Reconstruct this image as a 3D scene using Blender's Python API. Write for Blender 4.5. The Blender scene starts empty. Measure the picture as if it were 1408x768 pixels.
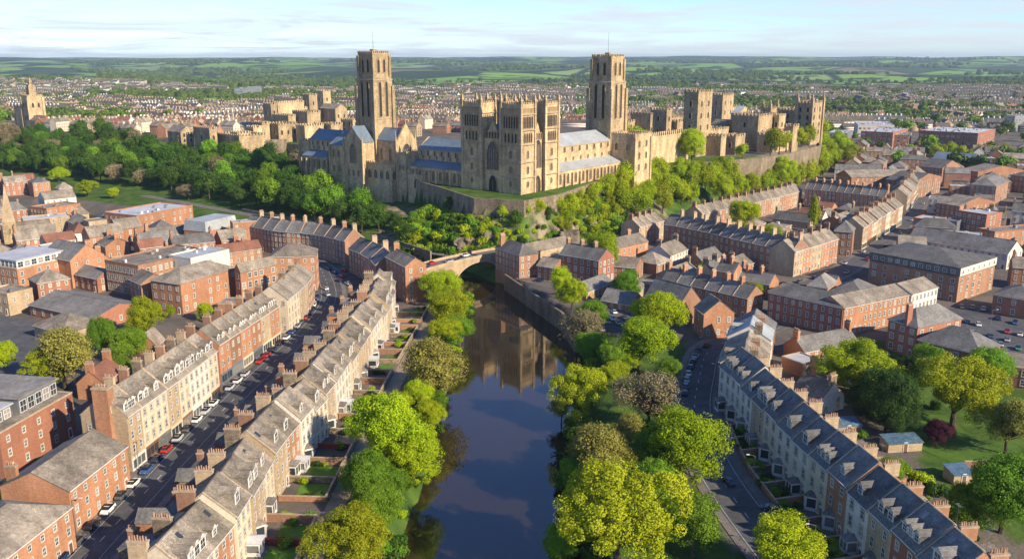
import bpy, math, random
import numpy as np
rnd = random.Random(7)
sc = bpy.context.scene
R = math.radians
# ---------------------------------------------------------------- camera
F = 1200.0; CH = 100.0; P = math.atan(304 / F); G = 6.0
cam = bpy.data.objects.new('camera', bpy.data.cameras.new('camera'))
sc.collection.objects.link(cam); sc.camera = cam
cam.data.sensor_width = 36; cam.data.lens = F / 1408 * 36
cam.data.clip_start = 1; cam.data.clip_end = 40000
cam.location = (0, 0, CH); cam.rotation_euler = (math.pi / 2 - P, 0, 0)
# ---------------------------------------------------------------- light
SUN = (0.79, -0.613); SEL = R(28)
sl = bpy.data.lights.new('sun', 'SUN'); sl.energy = 5.0; sl.angle = R(0.5); sl.color = (1.0, 0.85, 0.63)
so = bpy.data.objects.new('sun', sl); sc.collection.objects.link(so)
so.rotation_euler = (math.pi / 2 - SEL, 0, math.atan2(SUN[1], SUN[0]) + math.pi / 2)
w = bpy.data.worlds.new('World'); sc.world = w; w.use_nodes = True
nt = w.node_tree; N = nt.nodes; bg = N['Background']
sky = N.new('ShaderNodeTexSky'); sky.sky_type = 'NISHITA'; sky.sun_disc = False
sky.sun_elevation = SEL; sky.sun_rotation = math.atan2(SUN[0], SUN[1])
sky.air_density = 1.0; sky.dust_density = 0.15; sky.ozone_density = 3.5; sky.altitude = 100
geo = N.new('ShaderNodeTexCoord'); sep = N.new('ShaderNodeSeparateXYZ'); nt.links.new(geo.outputs['Generated'], sep.inputs[0])
def mth(op, a, b=None):
    n = N.new('ShaderNodeMath'); n.operation = op
    for i, q in enumerate((a, b)):
        if q is None: continue
        if isinstance(q, (int, float)): n.inputs[i].default_value = q
        else: nt.links.new(q, n.inputs[i])
    return n.outputs[0]
zz = mth('ADD', sep.outputs[2], 0.05)
cx = N.new('ShaderNodeCombineXYZ'); nt.links.new(mth('DIVIDE', sep.outputs[0], zz), cx.inputs[0]); nt.links.new(mth('DIVIDE', sep.outputs[1], zz), cx.inputs[1])
no = N.new('ShaderNodeTexNoise'); nt.links.new(cx.outputs[0], no.inputs['Vector'])
no.inputs['Scale'].default_value = 0.55; no.inputs['Detail'].default_value = 7; no.inputs['Roughness'].default_value = 0.6; no.inputs['Distortion'].default_value = 0.6
rp = N.new('ShaderNodeMapRange'); nt.links.new(no.outputs[0], rp.inputs[0])
rp.inputs[1].default_value = 0.40; rp.inputs[2].default_value = 0.62; rp.inputs[3].default_value = 0.0; rp.inputs[4].default_value = 0.9
lo = N.new('ShaderNodeMapRange'); nt.links.new(sep.outputs[2], lo.inputs[0]); lo.inputs[1].default_value = 0.07; lo.inputs[2].default_value = 0.26; lo.inputs[3].default_value = 1; lo.inputs[4].default_value = 0.12
mx = N.new('ShaderNodeMix'); mx.data_type = 'RGBA'
nt.links.new(mth('MULTIPLY', rp.outputs[0], lo.outputs[0]), mx.inputs[0]); tn = N.new('ShaderNodeMix'); tn.data_type = 'RGBA'; tn.blend_type = 'MULTIPLY'; tn.inputs[0].default_value = 1; nt.links.new(sky.outputs[0], tn.inputs[6]); hi = N.new('ShaderNodeMapRange'); nt.links.new(sep.outputs[2], hi.inputs[0]); hi.inputs[1].default_value = 0.05; hi.inputs[2].default_value = 0.38
tc_ = N.new('ShaderNodeMix'); tc_.data_type = 'RGBA'; nt.links.new(hi.outputs[0], tc_.inputs[0]); tc_.inputs[6].default_value = (.72, .86, 1.12, 1); tc_.inputs[7].default_value = (.46, .66, 1.0, 1); nt.links.new(tc_.outputs[2], tn.inputs[7])
nt.links.new(tn.outputs[2], mx.inputs[6]); mx.inputs[7].default_value = (4.0, 4.3, 4.7, 1)
nt.links.new(mx.outputs[2], bg.inputs[0]); bg.inputs[1].default_value = 0.12
sc.view_settings.view_transform = 'Standard'; sc.view_settings.look = 'None'
sc.view_settings.exposure = 0.72; sc.view_settings.gamma = 1
sc.view_settings.use_curve_mapping = False
sc.cycles.use_denoising = True; sc.cycles.max_bounces = 5; sc.cycles.volume_bounces = 0
sc.cycles.diffuse_bounces = 3; sc.cycles.transparent_max_bounces = 6; sc.cycles.sample_clamp_indirect = 4
# ---------------------------------------------------------------- helpers
C = sc.collection
def at(px, py, z=G):
    u = (px - 704) / F; v = (384 - py) / F
    dy = math.cos(P) + v * math.sin(P); dz = -math.sin(P) + v * math.cos(P)
    t = (z - CH) / dz
    return (u * t, dy * t)
def mat(name, a, b=None, kind='noise', scale=0.5, rough=0.85, bw=0.45, bh=0.15, mortar=None, bump=0.0, spec=0.3, rand=0.15, stain=0.35, metal=0):
    m = bpy.data.materials.new(name); m.use_nodes = True; t = m.node_tree; n = t.nodes; L = t.links
    bs = n['Principled BSDF']; bs.inputs['Roughness'].default_value = rough
    bs.inputs['Specular IOR Level'].default_value = spec; bs.inputs['Metallic'].default_value = metal
    b = b or tuple(x * 0.75 for x in a)
    uv = n.new('ShaderNodeUVMap'); tc = n.new('ShaderNodeTexCoord')
    if kind == 'brick':
        br = n.new('ShaderNodeTexBrick'); L.new(uv.outputs[0], br.inputs['Vector'])
        br.inputs['Color1'].default_value = (*a, 1); br.inputs['Color2'].default_value = (*b, 1)
        br.inputs['Mortar'].default_value = (*(mortar or tuple(x * 0.6 for x in a)), 1)
        br.inputs['Scale'].default_value = 1; br.inputs['Brick Width'].default_value = bw; br.inputs['Row Height'].default_value = bh
        br.inputs['Mortar Size'].default_value = bh * 0.07
        col = br.outputs[0]
    else:
        nz = n.new('ShaderNodeTexNoise'); L.new(tc.outputs['Object'], nz.inputs['Vector']); nz.inputs['Scale'].default_value = scale
        nz.inputs['Detail'].default_value = 6; nz.inputs['Roughness'].default_value = 0.65
        mr = n.new('ShaderNodeMapRange'); L.new(nz.outputs[0], mr.inputs[0]); mr.inputs[1].default_value = 0.35; mr.inputs[2].default_value = 0.65
        mi = n.new('ShaderNodeMix'); mi.data_type = 'RGBA'; L.new(mr.outputs[0], mi.inputs[0])
        mi.inputs[6].default_value = (*a, 1); mi.inputs[7].default_value = (*b, 1); col = mi.outputs[2]
    # weathering
    n2 = n.new('ShaderNodeTexNoise'); L.new(tc.outputs['Object'], n2.inputs['Vector']); n2.inputs['Scale'].default_value = 0.22 if kind == 'brick' else scale * 0.2
    if kind == 'brick':
        mpz = n.new('ShaderNodeMapping'); mpz.inputs['Scale'].default_value = (1, 1, .3); L.new(tc.outputs['Object'], mpz.inputs[0]); L.new(mpz.outputs[0], n2.inputs['Vector'])
    n2.inputs['Detail'].default_value = 8; n2.inputs['Roughness'].default_value = 0.7
    m2 = n.new('ShaderNodeMapRange'); L.new(n2.outputs[0], m2.inputs[0]); m2.inputs[1].default_value = 0.3; m2.inputs[2].default_value = 0.7
    m2.inputs[3].default_value = 1 - stain; m2.inputs[4].default_value = 1 + stain * 0.6
    n4 = n.new('ShaderNodeTexNoise'); L.new(tc.outputs['Object'], n4.inputs['Vector']); n4.inputs['Scale'].default_value = 1.6; n4.inputs['Detail'].default_value = 4; n4.inputs['Roughness'].default_value = 0.75
    m4 = n.new('ShaderNodeMapRange'); L.new(n4.outputs[0], m4.inputs[0]); m4.inputs[1].default_value = 0.3; m4.inputs[2].default_value = 0.7; m4.inputs[3].default_value = 1 - stain * .55; m4.inputs[4].default_value = 1 + stain * .55
    mq = n.new('ShaderNodeMath'); mq.operation = 'MULTIPLY'; L.new(m2.outputs[0], mq.inputs[0]); L.new(m4.outputs[0], mq.inputs[1]); m2 = mq
    oi = n.new('ShaderNodeObjectInfo'); m3 = n.new('ShaderNodeMapRange'); L.new(oi.outputs['Random'], m3.inputs[0])
    m3.inputs[3].default_value = 1 - rand; m3.inputs[4].default_value = 1 + rand
    mm = n.new('ShaderNodeMath'); mm.operation = 'MULTIPLY'; L.new(m2.outputs[0], mm.inputs[0]); L.new(m3.outputs[0], mm.inputs[1])
    sc_ = n.new('ShaderNodeVectorMath'); sc_.operation = 'SCALE'; L.new(col, sc_.inputs[0]); L.new(mm.outputs[0], sc_.inputs[3])
    L.new(sc_.outputs[0], bs.inputs['Base Color'])
    if bump:
        bp = n.new('ShaderNodeBump'); bp.inputs['Strength'].default_value = bump; bp.inputs['Distance'].default_value = 0.1
        n3 = n.new('ShaderNodeTexNoise'); L.new(tc.outputs['Object'], n3.inputs['Vector']); n3.inputs['Scale'].default_value = 2.5; n3.inputs['Detail'].default_value = 5
        L.new(n3.outputs[0], bp.inputs['Height']); L.new(bp.outputs[0], bs.inputs['Normal'])
    return m
MT = {
 'brick': mat('brick', (.45, .21, .105), (.34, .15, .08), 'brick', bw=.5, bh=.16, mortar=(.36, .25, .17), stain=.3, rand=.16),
 'redbrick': mat('red brick', (.37, .155, .09), (.29, .12, .075), 'brick', bw=.5, bh=.16, mortar=(.30, .17, .12), stain=.25, rand=.1),
 'brownbrick': mat('brown brick', (.35, .18, .10), (.26, .13, .08), 'brick', bw=.5, bh=.16, mortar=(.3, .22, .16), stain=.3, rand=.16),
 'buff': mat('buff stone', (.50, .375, .235), (.40, .295, .18), 'brick', bw=.9, bh=.32, mortar=(.33, .25, .15), stain=.35, rand=.1),
 'cream': mat('cream render', (.66, .56, .41), (.58, .48, .34), scale=1.5, stain=.2, rand=.08),
 'white': mat('pale render', (.68, .64, .55), (.60, .56, .47), scale=1.5, stain=.22, rand=.08),
 'sand': mat('sandstone', (.66, .485, .27), (.47, .34, .185), 'brick', bw=1.3, bh=.55, mortar=(.24, .18, .11), stain=.55, rand=.06, bump=.4),
 'oldsand': mat('weathered sandstone', (.54, .40, .225), (.34, .25, .14), 'brick', bw=1.2, bh=.5, mortar=(.17, .125, .08), stain=.55, rand=.08, bump=.5),
 'rubble': mat('rubble wall', (.34, .26, .17), (.19, .145, .095), 'brick', bw=.8, bh=.35, mortar=(.11, .095, .07), stain=.55, rand=.15, bump=.6),
 'trim': mat('stone trim', (.45, .35, .24), (.36, .28, .19), scale=2, stain=.3, rand=.1),
 'slate': mat('slate', (.33, .275, .21), (.22, .19, .15), 'brick', bw=.45, bh=.28, mortar=(.10, .09, .075), stain=.55, rand=.26, rough=.85),
 'darkslate': mat('dark slate', (.215, .20, .18), (.14, .135, .125), 'brick', bw=.45, bh=.28, mortar=(.07, .075, .08), stain=.45, rand=.28, rough=.75),  # darker slate; on terraces turned from the sun their shade is in this colour
 'flat': mat('flat roof felt', (.28, .26, .23), (.18, .17, .16), scale=.6, stain=.35, rand=.25),
 'flatlight': mat('pale roof sheet', (.52, .52, .52), (.42, .42, .43), scale=.4, stain=.25, rand=.1, rough=.5),
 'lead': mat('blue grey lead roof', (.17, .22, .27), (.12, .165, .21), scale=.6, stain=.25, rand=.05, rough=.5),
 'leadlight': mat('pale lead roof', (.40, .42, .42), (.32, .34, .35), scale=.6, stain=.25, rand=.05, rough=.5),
 'tile': mat('red tile', (.28, .125, .08), (.20, .095, .065), 'brick', bw=.4, bh=.3, stain=.3),
 'frame': mat('white paint', (.74, .72, .67), scale=3, stain=.2, rand=.1, rough=.5),
 'stonedark': mat('dark tracery', (.13, .10, .07), scale=2),
 'asphalt': mat('asphalt', (.115, .115, .118), (.08, .08, .083), scale=.35, stain=.4, rand=.05),
 'pave': mat('paving', (.20, .175, .155), (.15, .135, .12), 'brick', bw=.9, bh=.6, stain=.3, rand=.1),
 'yard': mat('yard surface', (.15, .125, .105), (.08, .07, .065), scale=.25, stain=.4, rand=.3),
 'path': mat('sandy path', (.34, .27, .18), (.26, .20, .13), scale=.4, stain=.3),
 'paint': mat('road paint', (.6, .6, .56), scale=3, stain=.35),
 'yellowline': mat('yellow road paint', (.6, .45, .06), scale=3, stain=.3),
 'lawn': mat('lawn', (.11, .21, .018), (.07, .15, .015), scale=.8, stain=.25, rand=.2),
 'bark': mat('bark', (.10, .075, .05), (.06, .045, .03), scale=3, rand=.2),
 'clay': mat('clay pot', (.36, .19, .12), (.46, .31, .2), scale=6, rand=.25),
 'rock': mat('rock', (.25, .20, .14), (.10, .085, .065), scale=.35, stain=.5, bump=1.0),
 'black': mat('black rubber', (.02, .02, .02), rough=.7, stain=.1),
 'metal': mat('grey metal', (.35, .36, .37), rough=.45, stain=.1, metal=.6),
 'teal': mat('teal cover', (.02, .22, .20), scale=1, rough=.5, stain=.15),
 'bluecover': mat('blue cover', (.05, .12, .19), (.14, .21, .27), scale=.8, rough=.4, stain=.3),
 'wood': mat('fence wood', (.22, .12, .07), (.15, .08, .05), scale=2, stain=.3, rand=.3),
 'redfence': mat('red fence', (.28, .05, .04), (.2, .04, .03), scale=2, stain=.2),
}
def glass(name, rough, dark, pale):
    m = bpy.data.materials.new(name); m.use_nodes = True; t = m.node_tree; b = t.nodes['Principled BSDF']
    b.inputs['Roughness'].default_value = rough; b.inputs['IOR'].default_value = 1.6
    oi = t.nodes.new('ShaderNodeObjectInfo'); r = t.nodes.new('ShaderNodeMapRange'); t.links.new(oi.outputs['Random'], r.inputs[0])
    r.inputs[1].default_value = .45; r.inputs[2].default_value = 1.0
    mi = t.nodes.new('ShaderNodeMix'); mi.data_type = 'RGBA'; t.links.new(r.outputs[0], mi.inputs[0])
    mi.inputs[6].default_value = (*dark, 1); mi.inputs[7].default_value = (*pale, 1); t.links.new(mi.outputs[2], b.inputs['Base Color'])
    return m
MT['glass'] = glass('window glass', .12, (.035, .045, .055), (.30, .28, .25))
MT['leaded'] = glass('leaded glass', .25, (.05, .05, .055), (.10, .09, .08))
MT['carglass'] = glass('car glass', .05, (.012, .014, .016), (.02, .022, .025))
MT['louvre'] = mat('dark belfry louvre', (.05, .04, .035), scale=3, stain=.2)

class MB:
    def __init__(s): s.v = []; s.f = []; s.m = []
    def face(s, pts, m=0):
        i = len(s.v); s.v += [tuple(p) for p in pts]; s.f.append(tuple(range(i, i + len(pts)))); s.m.append(m); return s
    def box(s, x0, x1, y0, y1, z0, z1, m=0, top=True, bot=False):
        i = len(s.v)
        s.v += [(x0,y0,z0),(x1,y0,z0),(x1,y1,z0),(x0,y1,z0),(x0,y0,z1),(x1,y0,z1),(x1,y1,z1),(x0,y1,z1)]
        q = [(0,1,5,4),(1,2,6,5),(2,3,7,6),(3,0,4,7)]
        if top: q.append((4,5,6,7))
        if bot: q.append((3,2,1,0))
        for a in q: s.f.append(tuple(i + k for k in a)); s.m.append(m)
        return s
    def prism(s, pts, z0, z1, m=0, mtop=None, top=True):   # ccw polygon
        n = len(pts)
        for k in range(n):
            a = pts[k]; b = pts[(k + 1) % n]
            s.face([(*a, z0), (*b, z0), (*b, z1), (*a, z1)], m)
        if top: s.face([(*p, z1) for p in pts], m if mtop is None else mtop)
        return s
    def slab(s, pts, t, m=0):      # thick roof slab from a polygon seen ccw from above
        lo = [(p[0], p[1], p[2] - t) for p in pts]
        s.face(pts, m); s.face(lo[::-1], m); n = len(pts)
        for k in range(n):
            s.face([lo[k], lo[(k + 1) % n], pts[(k + 1) % n], pts[k]], m)
        return s
    def tube(s, pa, pb, ra, rb, n=6, m=0, cap=False):
        a = np.array(pa, float); b = np.array(pb, float); d = b - a; L = np.linalg.norm(d) + 1e-9; d /= L
        t = np.cross(d, (0, 0, 1.0)); t = np.array((1., 0, 0)) if np.linalg.norm(t) < 1e-3 else t / np.linalg.norm(t)
        u = np.cross(t, d); i = len(s.v)
        for c, r in ((a, ra), (b, rb)):
            for k in range(n):
                g = 2 * math.pi * k / n; s.v.append(tuple(c + r * (math.cos(g) * t + math.sin(g) * -u)))
        for k in range(n):
            s.f.append((i + k, i + (k + 1) % n, i + n + (k + 1) % n, i + n + k)); s.m.append(m)
        if cap: s.f.append(tuple(i + n + k for k in range(n))); s.m.append(m)
        return s
    def mesh(s, name, mats, smooth=False):
        me = bpy.data.meshes.new(name); me.from_pydata(s.v, [], s.f)
        for x in (mats if isinstance(mats, (list, tuple)) else [mats]): me.materials.append(MT[x] if isinstance(x, str) else x)
        me.polygons.foreach_set('material_index', s.m)
        uvmesh(me)
        if smooth: me.polygons.foreach_set('use_smooth', [True] * len(s.f))
        return me
    def build(s, name, mats, parent=None, **k):
        return put(name, s.mesh(name, mats, k.pop('smooth', False)), parent, **k)
def uvmesh(me):
    uvl = me.uv_layers.new(name='UVMap')
    nl = len(me.loops)
    if not nl: return
    vi = np.empty(nl, np.int32); me.loops.foreach_get('vertex_index', vi)
    co = np.empty(len(me.vertices) * 3, np.float32); me.vertices.foreach_get('co', co); co = co.reshape(-1, 3)
    npoly = len(me.polygons); nr = np.empty(npoly * 3, np.float32); me.polygons.foreach_get('normal', nr); nr = nr.reshape(-1, 3)
    lt = np.empty(npoly, np.int32); me.polygons.foreach_get('loop_total', lt)
    n = np.repeat(nr, lt, axis=0)
    t = np.stack([-n[:, 1], n[:, 0], np.zeros(nl)], 1); L = np.linalg.norm(t, axis=1); fl = L < .05
    t[fl] = (1, 0, 0); L[fl] = 1; t /= L[:, None]
    b = np.cross(n, t); p = co[vi]
    uvl.data.foreach_set('uv', np.stack([(p * t).sum(1), (p * b).sum(1)], 1).astype(np.float32).ravel())
def put(name, me, parent=None, loc=(0, 0, 0), rz=0, sc_=None):
    o = bpy.data.objects.new(name, me); C.objects.link(o); o.location = loc; o.rotation_euler = (0, 0, rz)
    if sc_ is not None: o.scale = sc_ if not isinstance(sc_, (int, float)) else (sc_,) * 3
    if parent is not None: o.parent = parent
    return o
def tag(o, label=None, cat=None, group=None, kind=None):
    if label: o['label'] = label
    if cat: o['category'] = cat
    if group: o['group'] = group
    if kind: o['kind'] = kind
    return o
def thing(name, label, cat, loc=(0, 0, 0), rz=0, group=None):
    o = bpy.data.objects.new(name, None); C.objects.link(o); o.location = loc; o.rotation_euler = (0, 0, rz); o.empty_display_size = 1
    return tag(o, label, cat, group)
ORD = ['first', 'second', 'third', 'fourth', 'fifth', 'sixth', 'seventh', 'eighth', 'ninth', 'tenth', 'eleventh', 'twelfth', 'thirteenth', 'fourteenth', 'fifteenth', 'sixteenth', 'seventeenth', 'eighteenth', 'nineteenth', 'twentieth'] + ['twenty-' + x for x in ('first', 'second', 'third', 'fourth', 'fifth', 'sixth', 'seventh', 'eighth', 'ninth')] + ['thirtieth', 'thirty-first', 'thirty-second', 'thirty-third']
# ---------------------------------------------------------------- terrain
RIV_L = [(-30, 20), (-26, 100), (-23, 150), (-20, 200), (-17, 300), (-16.5, 362), (-34, 382), (-78, 412), (-135, 452), (-235, 520), (-500, 600)]
RIV_R = [(4, 20), (6, 100), (8, 150), (11, 200), (20, 255), (24, 285), (20.5, 315), (9, 345), (-2, 374), (-21, 408), (-64, 440), (-115, 480), (-215, 545), (-490, 640)]
RIVER = RIV_L + RIV_R[::-1]
FOOT = [(-1600, 800), (-700, 790), (-427, 735), (-242, 612), (-128, 505), (-78, 452), (-28, 418), (5, 422), (35, 450), (67, 486), (143, 586), (258, 736), (330, 880), (420, 1100), (520, 1700)]
TOPW = [(px, z) for px, z in ()]
def A(px, py, z): return at(px, py, z)
TOP = [(-1600, 1000), (-800, 960), (-470, 880), A(170, 182, 26), A(268, 200, 29), A(345, 203, 30), A(395, 200, 30), A(470, 207, 31), A(528, 236, 31), A(562, 246, 31), A(605, 258, 31), A(652, 273, 31), A(720, 277, 31), A(770, 268, 31), A(815, 252, 31), A(866, 236, 29), A(925, 232, 29), A(985, 226, 29), A(1045, 222, 29), A(1090, 214, 29), A(1128, 203, 29), (330, 980), (370, 1150), (430, 1700)]
def polydist(X, Y, pl):
    d = np.full(X.shape, 1e9)
    for (x0, y0), (x1, y1) in zip(pl[:-1], pl[1:]):
        dx, dy = x1 - x0, y1 - y0; t = np.clip(((X - x0) * dx + (Y - y0) * dy) / (dx * dx + dy * dy + 1e-9), 0, 1)
        d = np.minimum(d, np.hypot(X - x0 - t * dx, Y - y0 - t * dy))
    return d
def inpoly(X, Y, pl):
    c = np.zeros(X.shape, bool); n = len(pl); j = n - 1
    for i in range(n):
        xi, yi = pl[i]; xj, yj = pl[j]
        k = ((yi > Y) != (yj > Y)) & (X < (xj - xi) * (Y - yi) / (yj - yi + 1e-12) + xi); c ^= k; j = i
    return c
def sst(a, b, x): t = np.clip((x - a) / (b - a), 0, 1); return t * t * (3 - 2 * t)
HILL = FOOT + [(520, 2500), (-1600, 2500)]; TOPP = TOP + [(430, 2500), (-1600, 2500)]
def hgt(X, Y):
    X = np.asarray(X, float); Y = np.asarray(Y, float)
    z = np.full(X.shape, G)
    dF = polydist(X, Y, FOOT); dT = polydist(X, Y, TOP)
    top = 30.5 - 22 * sst(640, 1500, Y); inh = inpoly(X, Y, HILL); int_ = inpoly(X, Y, TOPP)
    t = dF / (dF + dT + 1e-6); t = t * .45 + .55 * sst(0, 1, t)
    lump = 1.8 * np.sin(X * .13 + 1) * np.sin(Y * .11) + 1.0 * np.sin(X * .37) * np.cos(Y * .31)
    wallh = np.interp(X, [-400, -180, -60, -10, 30, 62, 80, 150, 200, 240], [4, 10, 13.5, 7.5, 7, 5, 2, 2, 4, 9]) * (1 - sst(760, 1000, Y))
    zs = G + t * (top - wallh - G) + lump * np.clip(t * 3, 0, 1) * np.clip((1 - t) * 3, 0, 1)
    z = np.where(inh, np.where(int_, top, zs), z)
    # river
    dl = polydist(X, Y, RIV_L); dr = polydist(X, Y, RIV_R); ir = inpoly(X, Y, RIVER); d = np.minimum(dl, dr)
    quay = (dr < dl) & (Y > 292) & (Y < 372)
    wd = np.where(quay, 2.2, np.where((dl < dr) & (Y < 360), 9.0, 10.0))
    bz = np.where(ir, -2.0, -0.5 + np.where(quay, 6.5, 6.5) * sst(0, 1, d / wd))
    z = np.where(ir | (d < wd), np.minimum(z, bz), z)
    # far country
    r = np.hypot(X, Y)
    far = sst(1700, 5000, r) * (14 * np.sin(X / 900 + 1.3) * np.sin(Y / 700) + 9 * np.sin(X / 310 + Y / 500) + 6 * np.sin(Y / 260 - X / 800)) + 92 * sst(3500, 13000, r) + 10 * sst(8000, 13000, r) * np.sin(X / 2500 + .5)
    return z + far * (Y > 1500)
def hz(x, y): return float(hgt(np.array([x]), np.array([y]))[0])
def axis(segs):
    out = [segs[0][0]]
    for a, b, s0, s1 in segs:
        x = a; s = s0
        while x < b - 1e-6:
            s = s0 + (s1 - s0) * (x - a) / (b - a); x = min(b, x + s); out.append(x)
    return np.array(out)
gx = axis([(-16000, -1500, 700, 60), (-1500, -300, 60, 6), (-300, 300, 3, 3), (300, 900, 6, 40), (900, 16000, 60, 700)])
gy = axis([(-600, 20, 60, 20), (20, 620, 3, 3), (620, 1300, 5, 25), (1300, 4000, 30, 70), (4000, 19000, 80, 500)])
X, Y = np.meshgrid(gx, gy); Z = hgt(X, Y)
def gridmesh(name, X, Y, Z, m):
    ny, nx = X.shape; co = np.stack([X.ravel(), Y.ravel(), Z.ravel()], 1)
    idx = np.arange(nx * ny).reshape(ny, nx)
    f = np.stack([idx[:-1, :-1].ravel(), idx[:-1, 1:].ravel(), idx[1:, 1:].ravel(), idx[1:, :-1].ravel()], 1)
    me = bpy.data.meshes.new(name); rawmesh(me, co, f); me.materials.append(m); return me
def rawmesh(me, co, f):
    k = f.shape[1]; me.vertices.add(len(co)); me.vertices.foreach_set('co', co.astype(np.float32).ravel())
    me.loops.add(f.size); me.loops.foreach_set('vertex_index', f.astype(np.int32).ravel())
    me.polygons.add(len(f)); me.polygons.foreach_set('loop_start', np.arange(0, f.size, k, dtype=np.int32))
    me.update(calc_edges=True)
def groundmat():
    m = bpy.data.materials.new('ground'); m.use_nodes = True; t = m.node_tree; n = t.nodes; L = t.links; b = n['Principled BSDF']; b.inputs['Roughness'].default_value = .95; b.inputs['Specular IOR Level'].default_value = .1
    g = n.new('ShaderNodeNewGeometry')
    def att(nm): a = n.new('ShaderNodeAttribute'); a.attribute_name = nm; return a.outputs['Fac']
    def mix(f, a, c):
        x = n.new('ShaderNodeMix'); x.data_type = 'RGBA'
        for i, q in ((0, f), (6, a), (7, c)):
            if isinstance(q, tuple): x.inputs[i].default_value = (*q, 1)
            elif isinstance(q, float): x.inputs[i].default_value = q
            else: L.new(q, x.inputs[i])
        return x.outputs[2]
    def noise(s, d=5): x = n.new('ShaderNodeTexNoise'); L.new(g.outputs['Position'], x.inputs['Vector']); x.inputs['Scale'].default_value = s; x.inputs['Detail'].default_value = d; return x.outputs[0]
    def rng(v, a, c): x = n.new('ShaderNodeMapRange'); L.new(v, x.inputs[0]); x.inputs[1].default_value = a; x.inputs[2].default_value = c; return x.outputs[0]
    town = mix(rng(noise(.08), .4, .6), (.10, .09, .08), (.16, .135, .11))
    grass = mix(rng(noise(.15), .35, .65), (.04, .08, .015), (.09, .15, .025))
    rock = mix(rng(noise(.25), .4, .6), (.10, .085, .06), (.30, .24, .16))
    mp = n.new('ShaderNodeMapping'); L.new(g.outputs['Position'], mp.inputs[0]); mp.inputs['Scale'].default_value = (.0019, .0012, 0); mp.inputs['Rotation'].default_value = (0, 0, .3)
    vo = n.new('ShaderNodeTexVoronoi'); L.new(mp.outputs[0], vo.inputs['Vector']); vo.inputs['Scale'].default_value = 1
    cr = n.new('ShaderNodeValToRGB'); sp = n.new('ShaderNodeSeparateColor'); L.new(vo.outputs['Color'], sp.inputs[0]); L.new(sp.outputs[0], cr.inputs[0]); cr.color_ramp.interpolation = 'CONSTANT'
    e = cr.color_ramp.elements; e[0].position = 0; e[0].color = (.17, .32, .04, 1); e[1].position = .25; e[1].color = (.035, .06, .02, 1)
    for p_, c_ in ((.42, (.20, .34, .05)), (.6, (.05, .085, .025)), (.72, (.24, .32, .09)), (.85, (.12, .22, .04)), (.94, (.19, .17, .08))):
        q = e.new(p_); q.color = (*c_, 1)
    v2 = n.new('ShaderNodeTexVoronoi'); v2.feature = 'DISTANCE_TO_EDGE'; L.new(mp.outputs[0], v2.inputs['Vector']); v2.inputs['Scale'].default_value = 1
    field = mix(rng(v2.outputs[0], .02, .05), (.03, .05, .018), cr.outputs[0])
    field = mix(rng(noise(.004, 4), .52, .56), field, (.03, .055, .02))
    c = mix(att('grass'), town, grass); c = mix(att('rock'), c, rock); c = mix(att('far'), c, field)
    L.new(c, b.inputs['Base Color'])
    bp = n.new('ShaderNodeBump'); bp.inputs['Strength'].default_value = .6; bp.inputs['Distance'].default_value = .4; L.new(noise(.8), bp.inputs['Height']); L.new(bp.outputs[0], b.inputs['Normal'])
    return m
me = gridmesh('ground', X, Y, Z, groundmat())
FIELD = [A(60, 243, G), A(240, 258, G), A(262, 272, G), A(225, 283, G), A(160, 272, G), A(80, 262, G)]
PARK = [A(1130, 480, G), A(1230, 465, G), A(1420, 540, G), A(1500, 800, G), A(1330, 700, G), A(1200, 560, G), A(1140, 530, G)]
dR = np.minimum(polydist(X, Y, RIV_L), polydist(X, Y, RIV_R)); inh = inpoly(X, Y, HILL); intp = inpoly(X, Y, TOPP)
RX = np.interp(Y, [p[1] for p in [(60, 100), (56, 130), (51, 158), (48, 190), (50, 222), (57, 250), (66, 276)]], [60, 56, 51, 48, 50, 57, 66])
gr = ((X > 8) & (X < RX - 7) & (Y < 290) & (Y > 40)) | ((dR < 14) & (Y < 420) & ~((X > 0) & (Y > 292) & (Y < 380))) | (inh & ~intp) | inpoly(X, Y, FIELD) | inpoly(X, Y, PARK) | (intp & (Y < 640)) | (inpoly(X, Y, RIVER)) | ((X < -150) & (Y > 480) & (Y < 800) & (Y > 430 - X * .55))
NV = len(me.vertices)
for nm, arr in (('grass', gr.astype(float)), ('rock', ((inh & ~intp) & (X > -75) & (X < 95) & (Y < 540)) * (.5 + .5 * np.sin(X * .2 + Y * .17))), ('far', sst(1300, 2200, Y + np.abs(X) * .3))):
    a = me.attributes.new(nm, 'FLOAT', 'POINT'); a.data.foreach_set('value', np.clip(arr, 0, 1).ravel().astype(np.float32))
me.polygons.foreach_set('use_smooth', [True] * len(me.polygons))
tag(put('ground', me), kind='structure')
# water
wm = bpy.data.materials.new('river water'); wm.use_nodes = True; t = wm.node_tree; b = t.nodes['Principled BSDF']
b.inputs['Base Color'].default_value = (.030, .020, .009, 1); b.inputs['Roughness'].default_value = .035; b.inputs['IOR'].default_value = 1.85
tc = t.nodes.new('ShaderNodeNewGeometry'); mp = t.nodes.new('ShaderNodeMapping'); t.links.new(tc.outputs['Position'], mp.inputs[0]); mp.inputs['Scale'].default_value = (.5, .9, 1)
nz = t.nodes.new('ShaderNodeTexNoise'); t.links.new(mp.outputs[0], nz.inputs['Vector']); nz.inputs['Scale'].default_value = 1.1; nz.inputs['Detail'].default_value = 3
bp = t.nodes.new('ShaderNodeBump'); bp.inputs['Strength'].default_value = .05; bp.inputs['Distance'].default_value = .05; t.links.new(nz.outputs[0], bp.inputs['Height']); t.links.new(bp.outputs[0], b.inputs['Normal'])
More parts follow.
